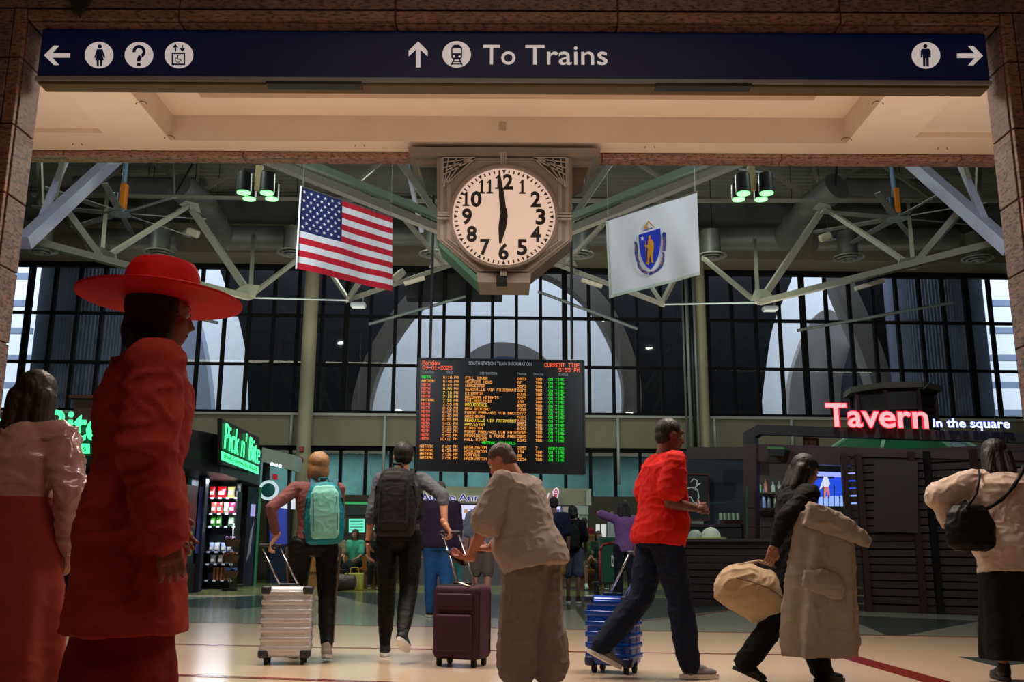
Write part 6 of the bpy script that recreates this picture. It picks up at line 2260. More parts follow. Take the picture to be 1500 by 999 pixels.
    def hair(s, m, style='short', disp=(.0022, -1)):
        mb = MB()
        M_ = s.HR
        h = lambda x, y, z: s.hc + M_ @ Vector((x, y, z))
        if style in ('short', 'buzz'):
            g = .010 if style == 'short' else .003
            mb.ell(h(0, -.020, .038), (.078 + g, .092 + g, .088 + g), M=M_, nu=18, nv=12)
            mb.ell(h(0, -.050, -.012), (.066 + g, .060 + g * .5, .070), M=M_)
            if style == 'short':
                mb.ell(h(0, .03, .095), (.062, .05, .034), M=M_)
        elif style == 'bob':
            mb.ell(h(0, -.018, .034), (.092, .106, .098), M=M_, nu=18, nv=12)
            mb.ell(h(0, -.060, -.050), (.088, .062, .095), M=M_)
            for sg_ in (-1, 1):
                mb.ell(h(sg_ * .070, -.018, -.045), (.026, .050, .085), M=M_)
        elif style in ('long', 'vlong'):
            mb.ell(h(0, -.018, .034), (.094, .108, .100), M=M_, nu=18, nv=12)
            L = .16 if style == 'long' else .34
            for x_ in (-.055, 0, .055):
                mb.cap(h(x_, -.065, -.01), h(x_ * 1.3, -.085, -L), .052, .040)
            for sg_ in (-1, 1):
                mb.cap(h(sg_ * .078, -.02, 0), h(sg_ * .092, -.035, -L * .8), .028, .026)
        elif style == 'pony':
            mb.ell(h(0, -.020, .036), (.084, .100, .094), M=M_, nu=18, nv=12)
            mb.ell(h(0, -.055, -.015), (.072, .06, .07), M=M_)
            mb.cap(h(0, -.11, .03), h(0.01, -.14, -.10), .030, .016)
        # keep the face free
        mb2 = MB(); mb2.v = mb.v; mb2.f = mb.f
        o = s.cloth('hair', mb2, m, disp, vox=s.vox, it=2)
        me = o.data
        # cut away what lies in front of the face
        inv = (s.Wm.to_3x3() @ M_).inverted()
        c_ = s.w(s.hc)
        L2 = WM[o.name]
        bm = bmesh.new(); bm.from_mesh(me)
        kill = []
        for v in bm.verts:
            p_ = (inv @ ((L2 @ v.co) - c_)) / s.k
            if p_.y > .045 and p_.z < .052:
                kill.append(v)
        bmesh.ops.delete(bm, geom=kill, context='VERTS')
        bm.to_mesh(me); bm.free()
        return o

    def part(s, name, m, fn, remeshed=None, disp=None, label=None):
        mb = MB(); fn(mb)
        if remeshed:
            return s.cloth(name, mb, m, disp, vox=remeshed, label=label)
        mb.v = [tuple(s.w(v)) for v in mb.v]
        return mb.build(name, m, s.root, smooth=True, auto=45, label=label)


def cl(name, rgb, rough=.85, v=.12):
    m = mat('cloth_' + name, rgb, rough, var=(9, v), bump=(90, .15), spec=.2)
    return m


def gp(px, py):
    p_ = G(px, py)
    return Vector((p_.x, p_.y, 0))


def loft_world(name, rings, m, parent, disp=None, vox=.010, it=4, label=None):
    mb = MB().rings(rings)
    co_, fa = remesh(mb, vox, it, disp)
    return link_mesh(name, co_, fa, m, parent, label)

# ---------- 1 woman with the teal backpack
V1 = .0085
b1 = gp(452, 966)
Mtop = cl('mauve', (120, 76, 74)); Mblk = cl('black_leggings', (13, 13, 15), .6)
p1 = Fig('blonde woman in a mauve top and black leggings walking away with a teal backpack', b1, 1.70, R(14), lean=3, head=(22, -6), legs=((14, 6), (-10, 16)), splay=(1, 2), skin=(205, 158, 130), vox=V1, hipw=1.12)
hh1 = at(404, 792, b1.y - .12)
p1.arm(0, hh1 + Vector((.0, .0, .03)), hint=(-1, -.6, -.2), hand=(-.5, -.2, -.8), curl=.8, world=True)
p1.arm(1, (.16, .26, 1.04), hint=(.3, -1, -.2), hand=(-.3, 1, .1), curl=.5)
p1.body()
p1.shirt(Mtop, hem=.98, sleeve=1.8, g=.010, name='top')
p1.trousers(Mblk, g=.014, ankle=.046, name='leggings')
p1.shoes(cl('beige_shoe', (150, 140, 130)), (190, 186, 180))
p1.hair(mat('hair_blonde', (150, 112, 72), .6, var=(30, .35)), 'bob')
p1.part('side_stripe', mat('stripe_tan', (120, 100, 80), .7), lambda mb: [mb.cap(p1.J['hip0'] + Vector((-.125, 0, -.02)), p1.J['knee0'] + Vector((-.078, -.0, .02)), .012, .008), mb.cap(p1.J['knee0'] + Vector((-.078, 0, .02)), p1.J['ank0'] + Vector((-.052, 0, .04)), .008, .006)])
p1.part('side_stripe', mat('stripe_tan', (120, 100, 80), .7), lambda mb: [mb.cap(p1.J['hip1'] + Vector((.125, 0, -.02)), p1.J['knee1'] + Vector((.078, -.0, .02)), .012, .008), mb.cap(p1.J['knee1'] + Vector((.078, 0, .02)), p1.J['ank1'] + Vector((.052, 0, .04)), .008, .006)])


def backpack(F_, label, mbase, mpanel, mdark, hgt=.50, wid=.32, dep=.20, zc=1.20, xo=0.0, roll=0, big=1.0):
    c = F_.w(F_.U(xo, -.12 - dep / 2 - .02, zc))
    bp = empty('backpack', c, 0, label=label, cat='backpack')
    T3 = F_.Wm.to_3x3() @ F_.T @ Matrix.Rotation(R(roll), 3, 'Y')
    k = F_.k
    X, Y, Z = [T3 @ Vector(v) for v in ((1, 0, 0), (0, 1, 0), (0, 0, 1))]
    def rg(t, wx, dy, off=0):
        return ering(c + Z * (t * hgt / 2 * k) - Y * off * k, wx * k, dy * k, X, Y, 24)
    def sup(rings_):   # squarish section
        return rings_
    prof = [(-1, .7, .6), (-.92, .92, .85), (-.5, 1.02, 1), (0, 1, 1), (.45, .94, .92), (.8, .78, .72), (.97, .5, .45), (1.0, .3, .3)]
    rs = []
    for t, a, b in prof:
        row = []
        for i in range(28):
            q_ = 2 * math.pi * i / 28
            cx_, sy_ = math.cos(q_), math.sin(q_)
            e = .62
            row.append(c + Z * (t * hgt / 2 * k) + X * (math.copysign(abs(cx_) ** e, cx_) * wid / 2 * a * k) + Y * (math.copysign(abs(sy_) ** e, sy_) * dep / 2 * b * k))
        rs.append(row)
    loft_world('pack_body', rs, mbase, bp, (.004, 26), .010)
    rs = []
    for t, a, b in [(-.86, .6, .5), (-.7, .74, .8), (0, .76, .95), (.6, .70, .85), (.85, .5, .5)]:
        row = []
        for i in range(24):
            q_ = 2 * math.pi * i / 24
            cx_, sy_ = math.cos(q_), math.sin(q_)
            row.append(c - Y * (dep * .33 * k) + Z * (t * hgt / 2 * k) + X * (math.copysign(abs(cx_) ** .6, cx_) * wid / 2 * a * k) + Y * (math.copysign(abs(sy_) ** .6, sy_) * dep * .28 * b * k))
        rs.append(row)
    loft_world('front_panel', rs, mpanel, bp, (.003, 22), .010)
    # zip lines, handle, straps
    zp = MB()
    for sx in (-1, 1):
        pts = [c - Y * (dep * .60 * k) * f - Z * (-z * hgt / 2 * k) + X * sx * wid * .30 * k for z, f in ((-.6, .92), (-.2, 1.0), (.25, .97), (.6, .8))]
        zp.tube(pts, .004 * k, 6)
    zp.build('zip_line', mdark, bp)
    hp = [c + Z * (hgt / 2 * k) + X * (x_ * k) + Z * (z_ * k) for x_, z_ in ((-.05, -.02), (-.035, .035), (.035, .035), (.05, -.02))]
    MB().tube(hp, .010 * k, 8).build('grab_handle', mdark, bp, smooth=True)
    for sx in (-1, 1):
        pts = [c + Y * dep * .45 * k + X * sx * .09 * k + Z * .20 * k, F_.w(F_.U(xo + sx * .10, -.06, 1.505)), F_.w(F_.U(xo + sx * .115, .09, 1.45)), F_.w(F_.U(xo + sx * .145, .135, 1.30)), F_.w(F_.U(xo + sx * .175, .04, 1.12)), c + Y * dep * .4 * k + X * sx * .13 * k - Z * .18 * k]
        mb = MB()
        for a, b in zip(pts[:-1], pts[1:]):
            mb.bar(a, b, .045 * k, .012 * k)
        mb.build('shoulder_strap', mdark, bp)
    for sx in (-1, 1):
        sd = MB()
        sd.bar(c + X * sx * wid * .5 * k - Z * .05 * k, c + X * sx * wid * .44 * k + Z * .12 * k - Y * dep * .3 * k, .02 * k, .008 * k)
        sd.build('side_strap', mdark, bp)
    return bp


backpack(p1, 'teal and mint backpack worn by the blonde woman', cl('teal', (16, 120, 134), .6), cl('mint', (130, 208, 196), .6), cl('deep_teal', (10, 84, 104), .6), hgt=.52, wid=.33, dep=.24, zc=1.19, xo=.06, roll=-3)

# ---------- suitcases
def suitcase(name, label, c, w_, d_, h_, rz, mshell, mtrim, ribs=7, handle_to=None, tilt=0, tag_=False, soft=False):
    r_ = empty(name, c, rz, label=label, cat='suitcase')
    Wm = WM[r_.name]
    TL = Matrix.Rotation(R(tilt), 4, 'X')
    def put(mb):
        mb.v = [tuple(Wm @ (TL @ Vector(v))) for v in mb.v]
        return mb
    z0 = .055
    put(MB().rbox((0, 0, z0 + h_ / 2), (w_, d_, h_), .045, seg=5)).build('shell', mshell, r_, smooth=True, auto=60)
    if not soft:
        for k in range(ribs):
            z = z0 + .07 + (h_ - .12) * k / (ribs - 1)
            put(MB().rbox((0, 0, z), (w_ * 1.012, d_ * 1.03, (h_ - .12) / ribs * .62), .008, seg=2)).build('rib', mshell, r_, smooth=True, auto=50)
        put(MB().rbox((0, 0.01, z0 + h_ / 2), (w_ * 1.015, .014, h_ * 1.006), .006)).build('zip_seam', mtrim, r_)
        for sx in (-1, 1):
            for z in (z0 + .03, z0 + h_ - .03):
                put(MB().rbox((sx * (w_ / 2 - .03), -d_ / 2 + .02, z), (.08, .06, .07), .02)).build('corner_guard', mtrim, r_, smooth=True, auto=50)
    else:
        put(MB().rbox((0, -d_ / 2 - .012, z0 + h_ * .36), (w_ * .78, .05, h_ * .50), .022, seg=4)).build('front_pocket', mshell, r_, smooth=True, auto=60)
        put(MB().rbox((0, -d_ / 2 - .006, z0 + h_ * .78), (w_ * .78, .03, h_ * .22), .014, seg=4)).build('front_pocket', mshell, r_, smooth=True, auto=60)
        zz = MB()
        for yy in (-d_ / 2 + .035, d_ / 2 - .04):
            P_ = [(-w_ / 2 - .001, yy, z0 + .04), (-w_ / 2 - .001, yy, z0 + h_ - .05), (-w_ / 2 + .05, yy, z0 + h_ + .001), (w_ / 2 - .05, yy, z0 + h_ + .001), (w_ / 2 + .001, yy, z0 + h_ - .05), (w_ / 2 + .001, yy, z0 + .04)]
            zz.tube([Vector(p_) for p_ in P_], .005, 6)
        put(zz).build('zip_seam', mtrim, r_)
    put(MB().rbox((0, .0, z0 + h_ + .012), (.16, .03, .022), .008)).build('carry_handle', mtrim, r_, smooth=True, auto=50)
    for sx in (-1, 1):
        for sy in (-1, 1):
            x_, y_ = sx * (w_ / 2 - .05), sy * (d_ / 2 - .045)
            put(MB().cyl((x_ - .012, y_, .028), (x_ + .012, y_, .028), .028, n=16)).build('wheel', M_rubber, r_, smooth=True, auto=40)
            put(MB().box((x_, y_, .052), (.036, .03, .03))).build('caster', mtrim, r_)
    # telescopic handle
    top = Vector(handle_to)
    inv = (Wm @ TL).inverted()
    tl = inv @ top
    for sx in (-1, 1):
        a = Vector((sx * w_ * .19, d_ / 2 - .05, z0 + h_ - .01))
        b = tl + Vector((sx * w_ * .19, 0, -.01))
        put(MB().cyl(a, b, .009, .008, n=10)).build('handle_tube', M_chrome, r_, smooth=True)
    put(MB().cap(tl + Vector((-w_ * .21, 0, 0)), tl + Vector((w_ * .21, 0, 0)), .014, .014, n=10)).build('handle_grip', mtrim, r_, smooth=True)
    if tag_:
        put(MB().bar((.0, -.05, z0 + h_ + .02), (.12, -d_ / 2 + .02, z0 + h_ - .005), .035, .002)).build('paper_tag', mat('tag_white', (230, 226, 214), .5), r_)
    return r_


s1 = gp(418, 972)
hd1 = p1.w(p1.hands[0][0] + p1.hands[0][1] * .085)
suitcase('suitcase', 'silver ribbed hard shell suitcase pulled by the blonde woman', s1, .385, .23, .54, R(4), mat('silver_shell', (196, 196, 200), .42, metal=.3), mat('dark_trim', (40, 40, 44), .5), 7, handle_to=hd1)

# ---------- 2 man with the dark backpack
b2 = gp(580, 963)
p2_ = Fig('man in a grey sweater and black trousers walking away, dark haired', b2, 1.80, R(-3), lean=5, head=(12, -4), legs=((6, 2), (-18, 26)), splay=(1, 2), skin=(186, 130, 100), vox=V1)
hd2t = at(655, 776, b2.y - .25)
p2_.arm(1, hd2t + Vector((-.02, 0, .05)), hint=(1, -.5, .2), hand=(.4, -.1, -.6), curl=.9, world=True)
p2_.arm(0, (-.27, -.02, .86), hint=(-.6, -1, 0), hand=(.05, .1, -1), curl=.4)
p2_.body()
Mgs = cl('grey_sweater', (88, 92, 100))
p2_.shirt(Mgs, hem=.93, sleeve=1.3, g=.014, name='sweater', disp=(.006, 26))
p2_.trousers(Mblk, g=.016, ankle=.048)
p2_.shoes(mat('shoe_black', (24, 26, 28), .6), (222, 222, 220))
p2_.hair(mat('hair_dark', (18, 14, 13), .6, var=(40, .4)), 'short')
p2_.part('wrist_watch', M_black, lambda mb: mb.cyl(p2_.arms[0][2] * .92 + p2_.arms[0][1] * .08, p2_.arms[0][2] * 1.0 - (p2_.arms[0][2] - p2_.arms[0][1]) * .02, .031, n=16))
backpack(p2_, 'charcoal hiking backpack worn by the man in grey', cl('charcoal', (26, 26, 29), .7), cl('charcoal_lt', (38, 38, 42), .7), cl('strap_black', (16, 16, 18), .7), hgt=.56, wid=.34, dep=.24, zc=1.20)
s2_ = gp(676, 975)
hd2 = p2_.w(p2_.hands[1][0] + p2_.hands[1][1] * .085)
suitcase('suitcase', 'deep purple soft suitcase with a white paper tag pulled by the man in grey', s2_, .40, .27, .56, R(-24), cl('plum', (62, 30, 48), .6), mat('plum_trim', (34, 20, 28), .5), handle_to=hd2, soft=True, tag_=True)

# ---------- 3 man in the beige shirt, crossing in front, phone in hand
b3 = gp(780, 1034)
Mbeige = cl('taupe_shirt', (168, 152, 140)); Mtaupe = cl('taupe_trousers', (124, 110, 104))
p3_ = Fig('stout man in a taupe shirt and long taupe shorts looking down at a phone', b3, 1.56, R(62), lean=15, head=(6, 20), legs=((6, 3), (-4, 6)), fat=1.32, belly=.05, skin=(196, 128, 106), vox=V1)
hp3 = at(662, 838, b3.y - .10)
p3_.arm(0, hp3 + Vector((.06, 0, 0)), hint=(-.6, -.9, -.6), hand=(.1, 1, .0), curl=.7, world=True, palm=(.3, 0, 1))
p3_.arm(1, hp3 + Vector((.11, .10, -.02)), hint=(.8, -.8, -.6), hand=(-.4, 1, 0), curl=.7, world=True, palm=(-.3, 0, 1))
p3_.body()
p3_.shirt(Mbeige, hem=.84, sleeve=.92, g=.028, cuff=.03, flare=.065, disp=(.006, 18))
p3_.trousers(Mtaupe, waist=.93, length=1.62, g=.045, ankle=.135, knee=.138, name='long_shorts', disp=(.007, 14))
p3_.shoes(M_black, (30, 30, 30))
p3_.hair(mat('hair_greybrown', (96, 76, 66), .6, var=(40, .3)), 'buzz')
ph = p3_.w(p3_.hands[0][0] + p3_.hands[0][1] * .10)
pe = empty('phone', ph, label='dark phone held by the stout man in taupe', cat='phone')
Mp = Matrix.Rotation(R(62), 3, 'Z') @ Matrix.Rotation(R(35), 3, 'X')
MB().rbox(ph, (.076, .155, .010), .004, M=Mp).build('phone_body', M_black, pe)
MB().box(ph + Mp @ Vector((0, 0, .0062)), (.068, .142, .001), M=Mp).build('phone_screen', mat('screen_dark', (26, 30, 40), .1), pe)

# ---------- 4 man in the red shirt with the blue bag
b4 = gp(972, 993)
Mred = cl('vivid_red', (206, 26, 18), .8); Mden = cl('dark_denim', (17, 26, 48), .8)
p4_ = Fig('man in a bright red T-shirt and dark jeans walking with a blue suitcase', b4, 1.86, R(-76), lean=6, twist=0, head=(0, 2), legs=((-14, 30), (12, 4)), fat=1.16, belly=.03, skin=(104, 66, 52), vox=V1)
p4_.arm(1, (.14, .24, 1.12), hint=(.25, -1, -.35), hand=(-.5, .8, .1), curl=.5)
bt = at(918, 866, b4.y + .10)
hh4 = at(934, 850, b4.y + .12)
p4_.arm(0, at(930, 846, b4.y + .22), hint=(-.6, -1, .2), hand=(0, -.3, -1), curl=.9, world=True)
p4_.body()
p4_.shirt(Mred, hem=.86, sleeve=.66, g=.024, cuff=.022, flare=.03, name='t_shirt', disp=(.008, 16))
p4_.trousers(Mden, waist=.93, g=.024, ankle=.075, name='jeans', disp=(.006, 18))
p4_.shoes(mat('shoe_grey', (110, 104, 104), .6), (216, 210, 205))
p4_.hair(mat('hair_black', (10, 9, 9), .6), 'buzz')
s4 = gp(900, 985)
hd4 = p4_.w(p4_.hands[0][0] + p4_.hands[0][1] * .085)
Mbl = mat('blue_shell', (12, 66, 165), .2, metal=.1)
suitcase('suitcase', 'glossy blue suitcase rolling beside the man in red', s4, .36, .24, .50, R(-30), Mbl, mat('blue_trim', (12, 30, 70), .4), 6, handle_to=hd4, tilt=0)

# ---------- 5 woman in black carrying a beige coat and a tan bag
b5 = gp(1166, 1004)
p5_ = Fig('dark haired woman in black with a long beige coat over her arm', b5, 1.60, R(-78), lean=12, head=(0, 8), legs=((20, 4), (-20, 22)), fat=1.04, skin=(150, 104, 84), vox=V1)
p5_.arm(0, (-.16, .40, 1.12), hint=(-.5, -.4, -1), hand=(.1, 1, -.1), curl=.5)
p5_.arm(1, (.20, -.22, 1.0), hint=(.6, -1, 0), hand=(0, -.4, -1), curl=.7)
p5_.body()
Mblks = cl('black_top', (18, 17, 19))
p5_.shirt(Mblks, hem=.84, sleeve=1.8, g=.024, name='top', disp=(.007, 18))
p5_.trousers(cl('black_wide', (12, 11, 13)), g=.024, ankle=.085, knee=.085, disp=(.006, 18))
p5_.shoes(M_black, (24, 24, 24))
p5_.hair(mat('hair_black', (10, 9, 9), .6), 'long')
# coat draped over the forward arm
Mcoat = cl('beige_coat', (152, 138, 124))
ce_ = at(1204, 780, b5.y - .22)
coat = empty('coat', Vector((ce_.x, ce_.y, .35)), label='long beige coat hanging over the forearm of the woman in black', cat='coat')
_ph = [0]
def pxr(y, xl, xr, Yd, dep):
    _ph[0] += .12
    a, b = at(xl, y, Yd), at(xr, y, Yd)
    c_ = (a + b) / 2
    return wring(c_, (b - a).length / 2, dep, .05 + min(.06, _ph[0] * .07), 6, _ph[0])
Yd = b5.y - .26
loft_world('coat_body', [pxr(y, a, b, Yd, d_) for y, a, b, d_ in ((748, 1172, 1232, .06), (765, 1166, 1244, .09), (800, 1160, 1250, .10), (850, 1153, 1252, .10), (900, 1147, 1254, .11), (940, 1146, 1256, .11), (962, 1150, 1252, .10))], Mcoat, coat, (.006, 13), .009)
loft_world('coat_sleeve', [ering(at(x, y, Yd - .1), r_, r_ * .6, Vector((.3, 0, 1)), Vector((0, 1, 0)), 16) for x, y, r_ in ((1180, 752, .08), (1212, 762, .085), (1245, 778, .07), (1276, 796, .035))], Mcoat, coat, (.008, 20), .010)
loft_world('coat_fold', [ering(at(x, y, Yd - .11), r_, r_ * .4, Vector((.25, 0, 1)), Vector((0, 1, 0)), 16) for x, y, r_ in ((1176, 848, .05), (1200, 850, .085), (1230, 862, .08), (1238, 868, .04))], Mcoat, coat, (.006, 20), .010)
# tan duffel hanging on the near side
Mtan = cl('tan_bag', (184, 160, 130))
Yt = b5.y - .05
cb_ = at(1110, 870, Yt)
dfl = empty('duffel_bag', cb_, label='soft tan duffel bag swinging behind the woman in black', cat='bag')
ax = (at(1165, 905, Yt) - at(1055, 838, Yt)).normalized()
nn = ax.cross(Vector((0, 1, 0))).normalized()
loft_world('bag_body', [ering(at(x, y, Yt), r_, r_ * .8, nn, Vector((0, 1, 0)), 22) for x, y, r_ in ((1052, 846, .06), (1060, 850, .13), (1085, 858, .17), (1115, 872, .185), (1145, 892, .175), (1168, 910, .12), (1176, 918, .05))], Mtan, dfl, (.008, 15), .011)
MB().tube([at(1064, 842, Yt), at(1082, 828, Yt), at(1112, 822, Yt), at(1140, 830, Yt), at(1158, 850, Yt)], .012, 8).build('strap', Mtan, dfl, smooth=True)
MB().tube([at(x, y, Yt - .15) for x, y in ((1078, 846), (1100, 852), (1128, 862), (1150, 878))], .005, 6).build('zip', mat('zip_brown', (90, 70, 50), .5), dfl)

# ---------- 6 person in the beige sweater at the right edge
b6 = gp(1500, 1000)
Mswt = cl('cream_sweater', (196, 176, 160))
p6_ = Fig('broad person in a cream sweater and black skirt walking away at the right edge', b6, 1.70, R(-6), lean=6, head=(-6, 10), legs=((8, 4), (-8, 12)), fat=1.36, skin=(170, 120, 96), vox=V1)
p6_.arm(0, (-.36, .10, 1.12), hint=(-1, -.2, -.3), hand=(.6, .8, -.2), curl=.6)
p6_.arm(1, (.36, .06, 1.0), hint=(1, -.6, 0), curl=.5)
p6_.body()
p6_.shirt(Mswt, hem=.74, sleeve=1.85, g=.036, cuff=.02, flare=.03, name='sweater', disp=(.007, 18))
p6_.skirt(cl('black_skirt', (12, 12, 13)), .16, r_top=.22, r_bot=.27, waist=.94)
p6_.shoes(M_black, (30, 30, 30))
p6_.hair(mat('hair_black', (10, 9, 9), .6), 'long')
hb = p6_.w(p6_.U(-.32, -.16, 1.06))
bag6 = empty('shoulder_bag', hb, label='black shoulder bag on the back of the person in cream', cat='bag')
Mbb = cl('bag_black', (16, 16, 18), .5)
loft_world('bag_body', [ering(hb + Vector((0, 0, z)), rx, ry, Vector((1, 0, 0)), Vector((0, 1, 0)), 22) for z, rx, ry in ((-.17, .12, .05), (-.13, .17, .08), (0, .18, .09), (.1, .15, .07), (.15, .10, .04))], Mbb, bag6, (.006, 20), .010)
MB().tube([hb + Vector((.10, -.06, .12)), p6_.w(p6_.U(-.10, -.225, 1.24)), p6_.w(p6_.U(.0, -.225, 1.34)), p6_.w(p6_.U(.09, -.19, 1.45)), p6_.w(p6_.U(.14, -.10, 1.51)), p6_.w(p6_.U(.16, .0, 1.49))], .014, 8).build('strap', Mbb, bag6, smooth=True)
MB().tube([hb + Vector((-.04, -.06, .12)), p6_.w(p6_.U(-.26, -.22, 1.30)), p6_.w(p6_.U(-.21, -.17, 1.42)), p6_.w(p6_.U(-.17, -.07, 1.49))], .010, 8).build('strap', Mbb, bag6, smooth=True)

# ---------- 7, 8 the two close figures at the left
Mrc = cl('red_coat', (184, 60, 46), .8); Mhat = cl('red_hat', (226, 20, 30), .7)
Y8 = 3.15
c8 = at(210, 600, Y8)
H8 = 1.76
p8_ = Fig('person in a wide red hat and a long dark red coat, close at the left', Vector((c8.x, Y8, 0)), H8, R(-60), lean=0, head=(0, 2), legs=((10, 4), (-8, 10)), fat=1.02, skin=(150, 96, 78), vox=.010)
p8_.arm(0, (-.26, .14, .98), hint=(-.6, -1, 0), curl=.5)
p8_.arm(1, (.26, .05, .92), hint=(.6, -1, 0), curl=.5)
p8_.body()
p8_.shirt(Mrc, hem=.60, sleeve=1.95, g=.04, cuff=.01, flare=.05, name='coat', disp=(.008, 16))
p8_.skirt(cl('dark_red_skirt', (140, 36, 24)), .22, r_top=.13, r_bot=.24, waist=.8, ry=.85)
p8_.shoes(M_black, (20, 20, 20))
p8_.hair(mat('hair_darkbrown', (40, 22, 18), .6, var=(30, .3)), 'bob')
def hatfn(mb):
    M_ = p8_.HR
    h = lambda x, y, z: p8_.hc + M_ @ Vector((x, y, z))
    X, Y = M_ @ Vector((1, 0, 0)), M_ @ Vector((0, 1, 0))
    rs = []
    for z, r_ in ((.055, .265), (.064, .265), (.085, .20), (.10, .125), (.15, .118), (.185, .10), (.20, .06), (.203, .01)):
        rs.append(ering(h(0, -.01, z), r_, r_ * 1.02, X, Y, 36))
    mb.rings(rs)
p8_.part('hat', Mhat, hatfn)

Y7 = 4.3
c7 = at(38, 600, Y7)
p7_ = Fig('woman with long brown hair in a pale shiny jacket at the left edge', Vector((c7.x, Y7, 0)), 1.66, R(-12), lean=3, head=(16, 4), legs=((8, 4), (-8, 10)), fat=1.06, skin=(186, 134, 110), vox=.010)
p7_.arm(0, (-.24, .10, .96), hint=(-.6, -1, 0), curl=.5)
p7_.arm(1, (.27, .06, .94), hint=(.9, -.8, 0), curl=.5)
p7_.body()
p7_.shirt(mat('pale_satin', (196, 150, 142), .22, var=(6, .15), coat=.4), hem=1.12, sleeve=1.9, g=.03, cuff=.01, name='jacket', disp=(.012, 16))
p7_.skirt(cl('rust_dress', (150, 60, 44)), .25, r_top=.19, r_bot=.34, waist=1.14, name='dress')
p7_.shoes(M_black, (20, 20, 20))
p7_.hair(mat('hair_brown_long', (44, 22, 16), .5, var=(30, .3)), 'vlong')

# ---------- middle distance
V2 = .016
def quick(label, px, py, H, rz, skin, hair, hstyle, top, bottom, toplen=2.0, botlen=2.0, arms=None, fat=1.0, shoe=(40, 36, 34), legs=((8, 3), (-6, 8)), lean=2, group=None, base=None, seat=None, head=(0, 0), sole=(200, 200, 195), belly=0.0, hem=.86, vox=V2, knee=None):
    f_ = Fig(label, base if base is not None else gp(px, py), H, R(rz), lean=lean, legs=legs, fat=fat, skin=skin, vox=vox, seat=seat, head=head, group=group, belly=belly)
    arms = arms or ((-.25, .02, .84), (.25, .02, .84))
    f_.arm(0, arms[0] if seat is None else (arms[0][0], arms[0][1], arms[0][2] + f_.dz), curl=.4)
    f_.arm(1, arms[1] if seat is None else (arms[1][0], arms[1][1], arms[1][2] + f_.dz), curl=.4)
    f_.body()
    f_.shirt(cl('c%d_%d_%d' % top, top), hem=hem, sleeve=toplen, g=.02, cuff=.01, disp=(.006, 18))
    f_.trousers(cl('c%d_%d_%d' % bottom, bottom), length=botlen, g=.02, ankle=.06, disp=(.005, 18), name='trousers' if botlen > 1.2 else 'shorts', knee=knee)
    f_.shoes(cl('s%d_%d_%d' % shoe, shoe), sole)
    if hair:
        f_.hair(mat('hair_%d_%d' % (hair[0], hair[1]), hair, .6, var=(40, .3)), hstyle)
    return f_

q1_ = quick('stout man in a purple pullover and blue jeans standing behind the purple suitcase', 641, 905, 1.80, 8, (190, 130, 110), (90, 80, 74), 'buzz', (48, 38, 62), (34, 84, 140), fat=1.30, belly=.04, head=(-10, 0))
q2_ = quick('man in a light grey shirt and pale cap facing the food counter', 705, 888, 1.76, 4, (190, 130, 108), None, '', (128, 130, 142), (120, 100, 90), toplen=1.0, botlen=.95, fat=1.22, knee=.10)
def capfn(mb):
    M_ = q2_.HR
    h = lambda x, y, z: q2_.hc + M_ @ Vector((x, y, z))
    mb.ell(h(0, -.012, .045), (.088, .105, .085), M=M_)
    mb.ell(h(0, .12, .04), (.07, .075, .010), M=M_)
q2_.part('cap', cl('pale_cap', (170, 160, 160)), capfn)
q3_ = quick('man in a navy T-shirt and khaki shorts facing the food counter', 812, 886, 1.78, 0, (120, 84, 68), (20, 16, 15), 'buzz', (26, 32, 58), (150, 104, 56), toplen=.9, botlen=.95, fat=1.16, shoe=(70, 40, 40), knee=.10)
q4_ = quick('person with curly black hair and blue patterned shorts beside the man in navy', 840, 884, 1.66, -6, (110, 76, 62), (14, 12, 12), 'bob', (20, 20, 26), (74, 84, 104), toplen=1.0, botlen=.95, shoe=(60, 44, 42), knee=.10)
backpack(q4_, 'black backpack worn by the person with curly hair', cl('charcoal', (26, 26, 29), .7), cl('charcoal_lt', (38, 38, 42), .7), cl('strap_black', (16, 16, 18), .7), hgt=.44, wid=.28, dep=.18, zc=1.16)
q5_ = quick('child in a red shirt and teal trousers in front of the food counter', 668, 836, 1.25, 20, (180, 120, 100), (50, 30, 24), 'bob', (176, 50, 52), (66, 130, 130), toplen=.9, base=Vector((at(668, 830, 21.5).x, 21.5, 0)))
q6_ = quick('arm-raising person in a lilac shirt half hidden behind the man in red', 912, 880, 1.72, 10, (170, 116, 92), (30, 22, 20), 'long', (130, 90, 150), (30, 34, 44), toplen=.8, arms=((-.24, .16, 1.52), (.25, .02, .84)), base=Vector((at(916, 850, 16.5).x, 16.5, 0)))

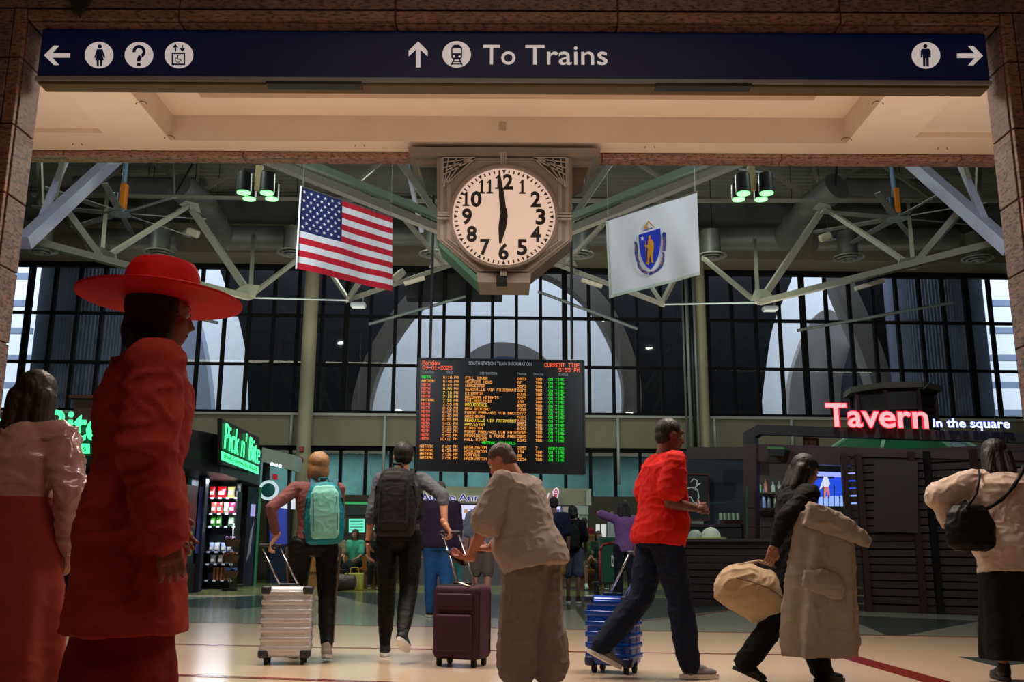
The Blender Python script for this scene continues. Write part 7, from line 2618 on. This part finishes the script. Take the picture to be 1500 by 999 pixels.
SEATLEG = ((84, 84), (84, 80))
def seated(label, px, Yb, rz, skin, hair, hstyle, top, bottom, H=1.7, botlen=2.0, shoe=(60, 60, 60), sole=(200, 200, 195)):
    return quick(label, 0, 0, H, rz, skin, hair, hstyle, top, bottom, toplen=.9, botlen=botlen, arms=((-.16, .34, 1.05), (.16, .34, 1.05)), legs=SEATLEG, seat=.5, base=Vector((at(px, 840, Yb).x, Yb, 0)), group='people seated on the benches', shoe=shoe, sole=sole, vox=.018, knee=.085 if botlen < 1.2 else None)
seated('seated person in a camouflage green shirt on the bench left of the cart', 853, 23.55, 176, (150, 104, 84), (30, 22, 20), 'short', (74, 90, 54), (90, 70, 50), botlen=.9, shoe=(190, 215, 200))
seated('seated person in a dark green top next to the luggage cart', 877, 23.55, 184, (140, 100, 80), (18, 14, 14), 'bob', (34, 60, 50), (30, 34, 34))
seated('seated person in a teal shirt on the bench between the walkers', 519, 23.05, 170, (150, 110, 90), (20, 16, 16), 'bob', (70, 160, 130), (24, 26, 30))
seated('seated person in a black top on the bench between the walkers', 549, 23.05, 186, (130, 90, 72), (16, 14, 14), 'short', (22, 22, 26), (26, 24, 24))
seated('seated person in a beige patterned shirt beside the teal backpack', 491, 23.05, 176, (160, 116, 94), (60, 44, 34), 'short', (120, 110, 84), (60, 44, 34))
quick('distant person in a dark red shirt standing behind the right bench', 0, 0, 1.70, 170, (140, 96, 76), (20, 16, 14), 'short', (120, 26, 34), (30, 28, 30), toplen=.9, base=Vector((at(857, 830, 25.0).x, 25.0, 0)), vox=.018)

# bags on the floor by the left bench
yb_ = at(519, 845, 22.3)
yb_ = Vector((yb_.x, 22.3, 0))
ybg = empty('shopping_bag', yb_, label='yellow shopping bag on the floor in front of the left bench', cat='bag')
c_ = yb_ + Vector((0, 0, .62))
MB().rbox(yb_ + Vector((0, 0, .19)), (.42, .16, .38), .02).build('bag_body', mat('yellow_bag', (190, 170, 70), .6), ybg, smooth=True, auto=40)
MB().tube([yb_ + Vector((x_, 0, z_)) for x_, z_ in ((-.1, .37), (-.08, .5), (.08, .5), (.1, .37))], .008, 6).build('bag_handle', mat('yellow_bag', (190, 170, 70), .6), ybg)
db = gp(497, 850); db = Vector((at(497, 845, 21.8).x, 21.8, 0))
dbg = empty('duffel_bag', db, label='dark patterned duffel bag on the floor beside the blonde woman', cat='bag')
loft_world('bag_body', [ering(db + Vector((x_, 0, .19)), r_, r_, Vector((0, 1, 0)), Vector((0, 0, 1)), 18) for x_, r_ in ((-.38, .08), (-.34, .16), (0, .185), (.34, .16), (.38, .08))], mat('duffel_pattern', (70, 46, 48), .6, var=(18, .6)), dbg, (.006, 18), .014)
MB().tube([db + Vector((x_, -.02, z_)) for x_, z_ in ((-.2, .36), (-.14, .46), (.14, .46), (.2, .36))], .012, 6).build('handle', M_black, dbg)
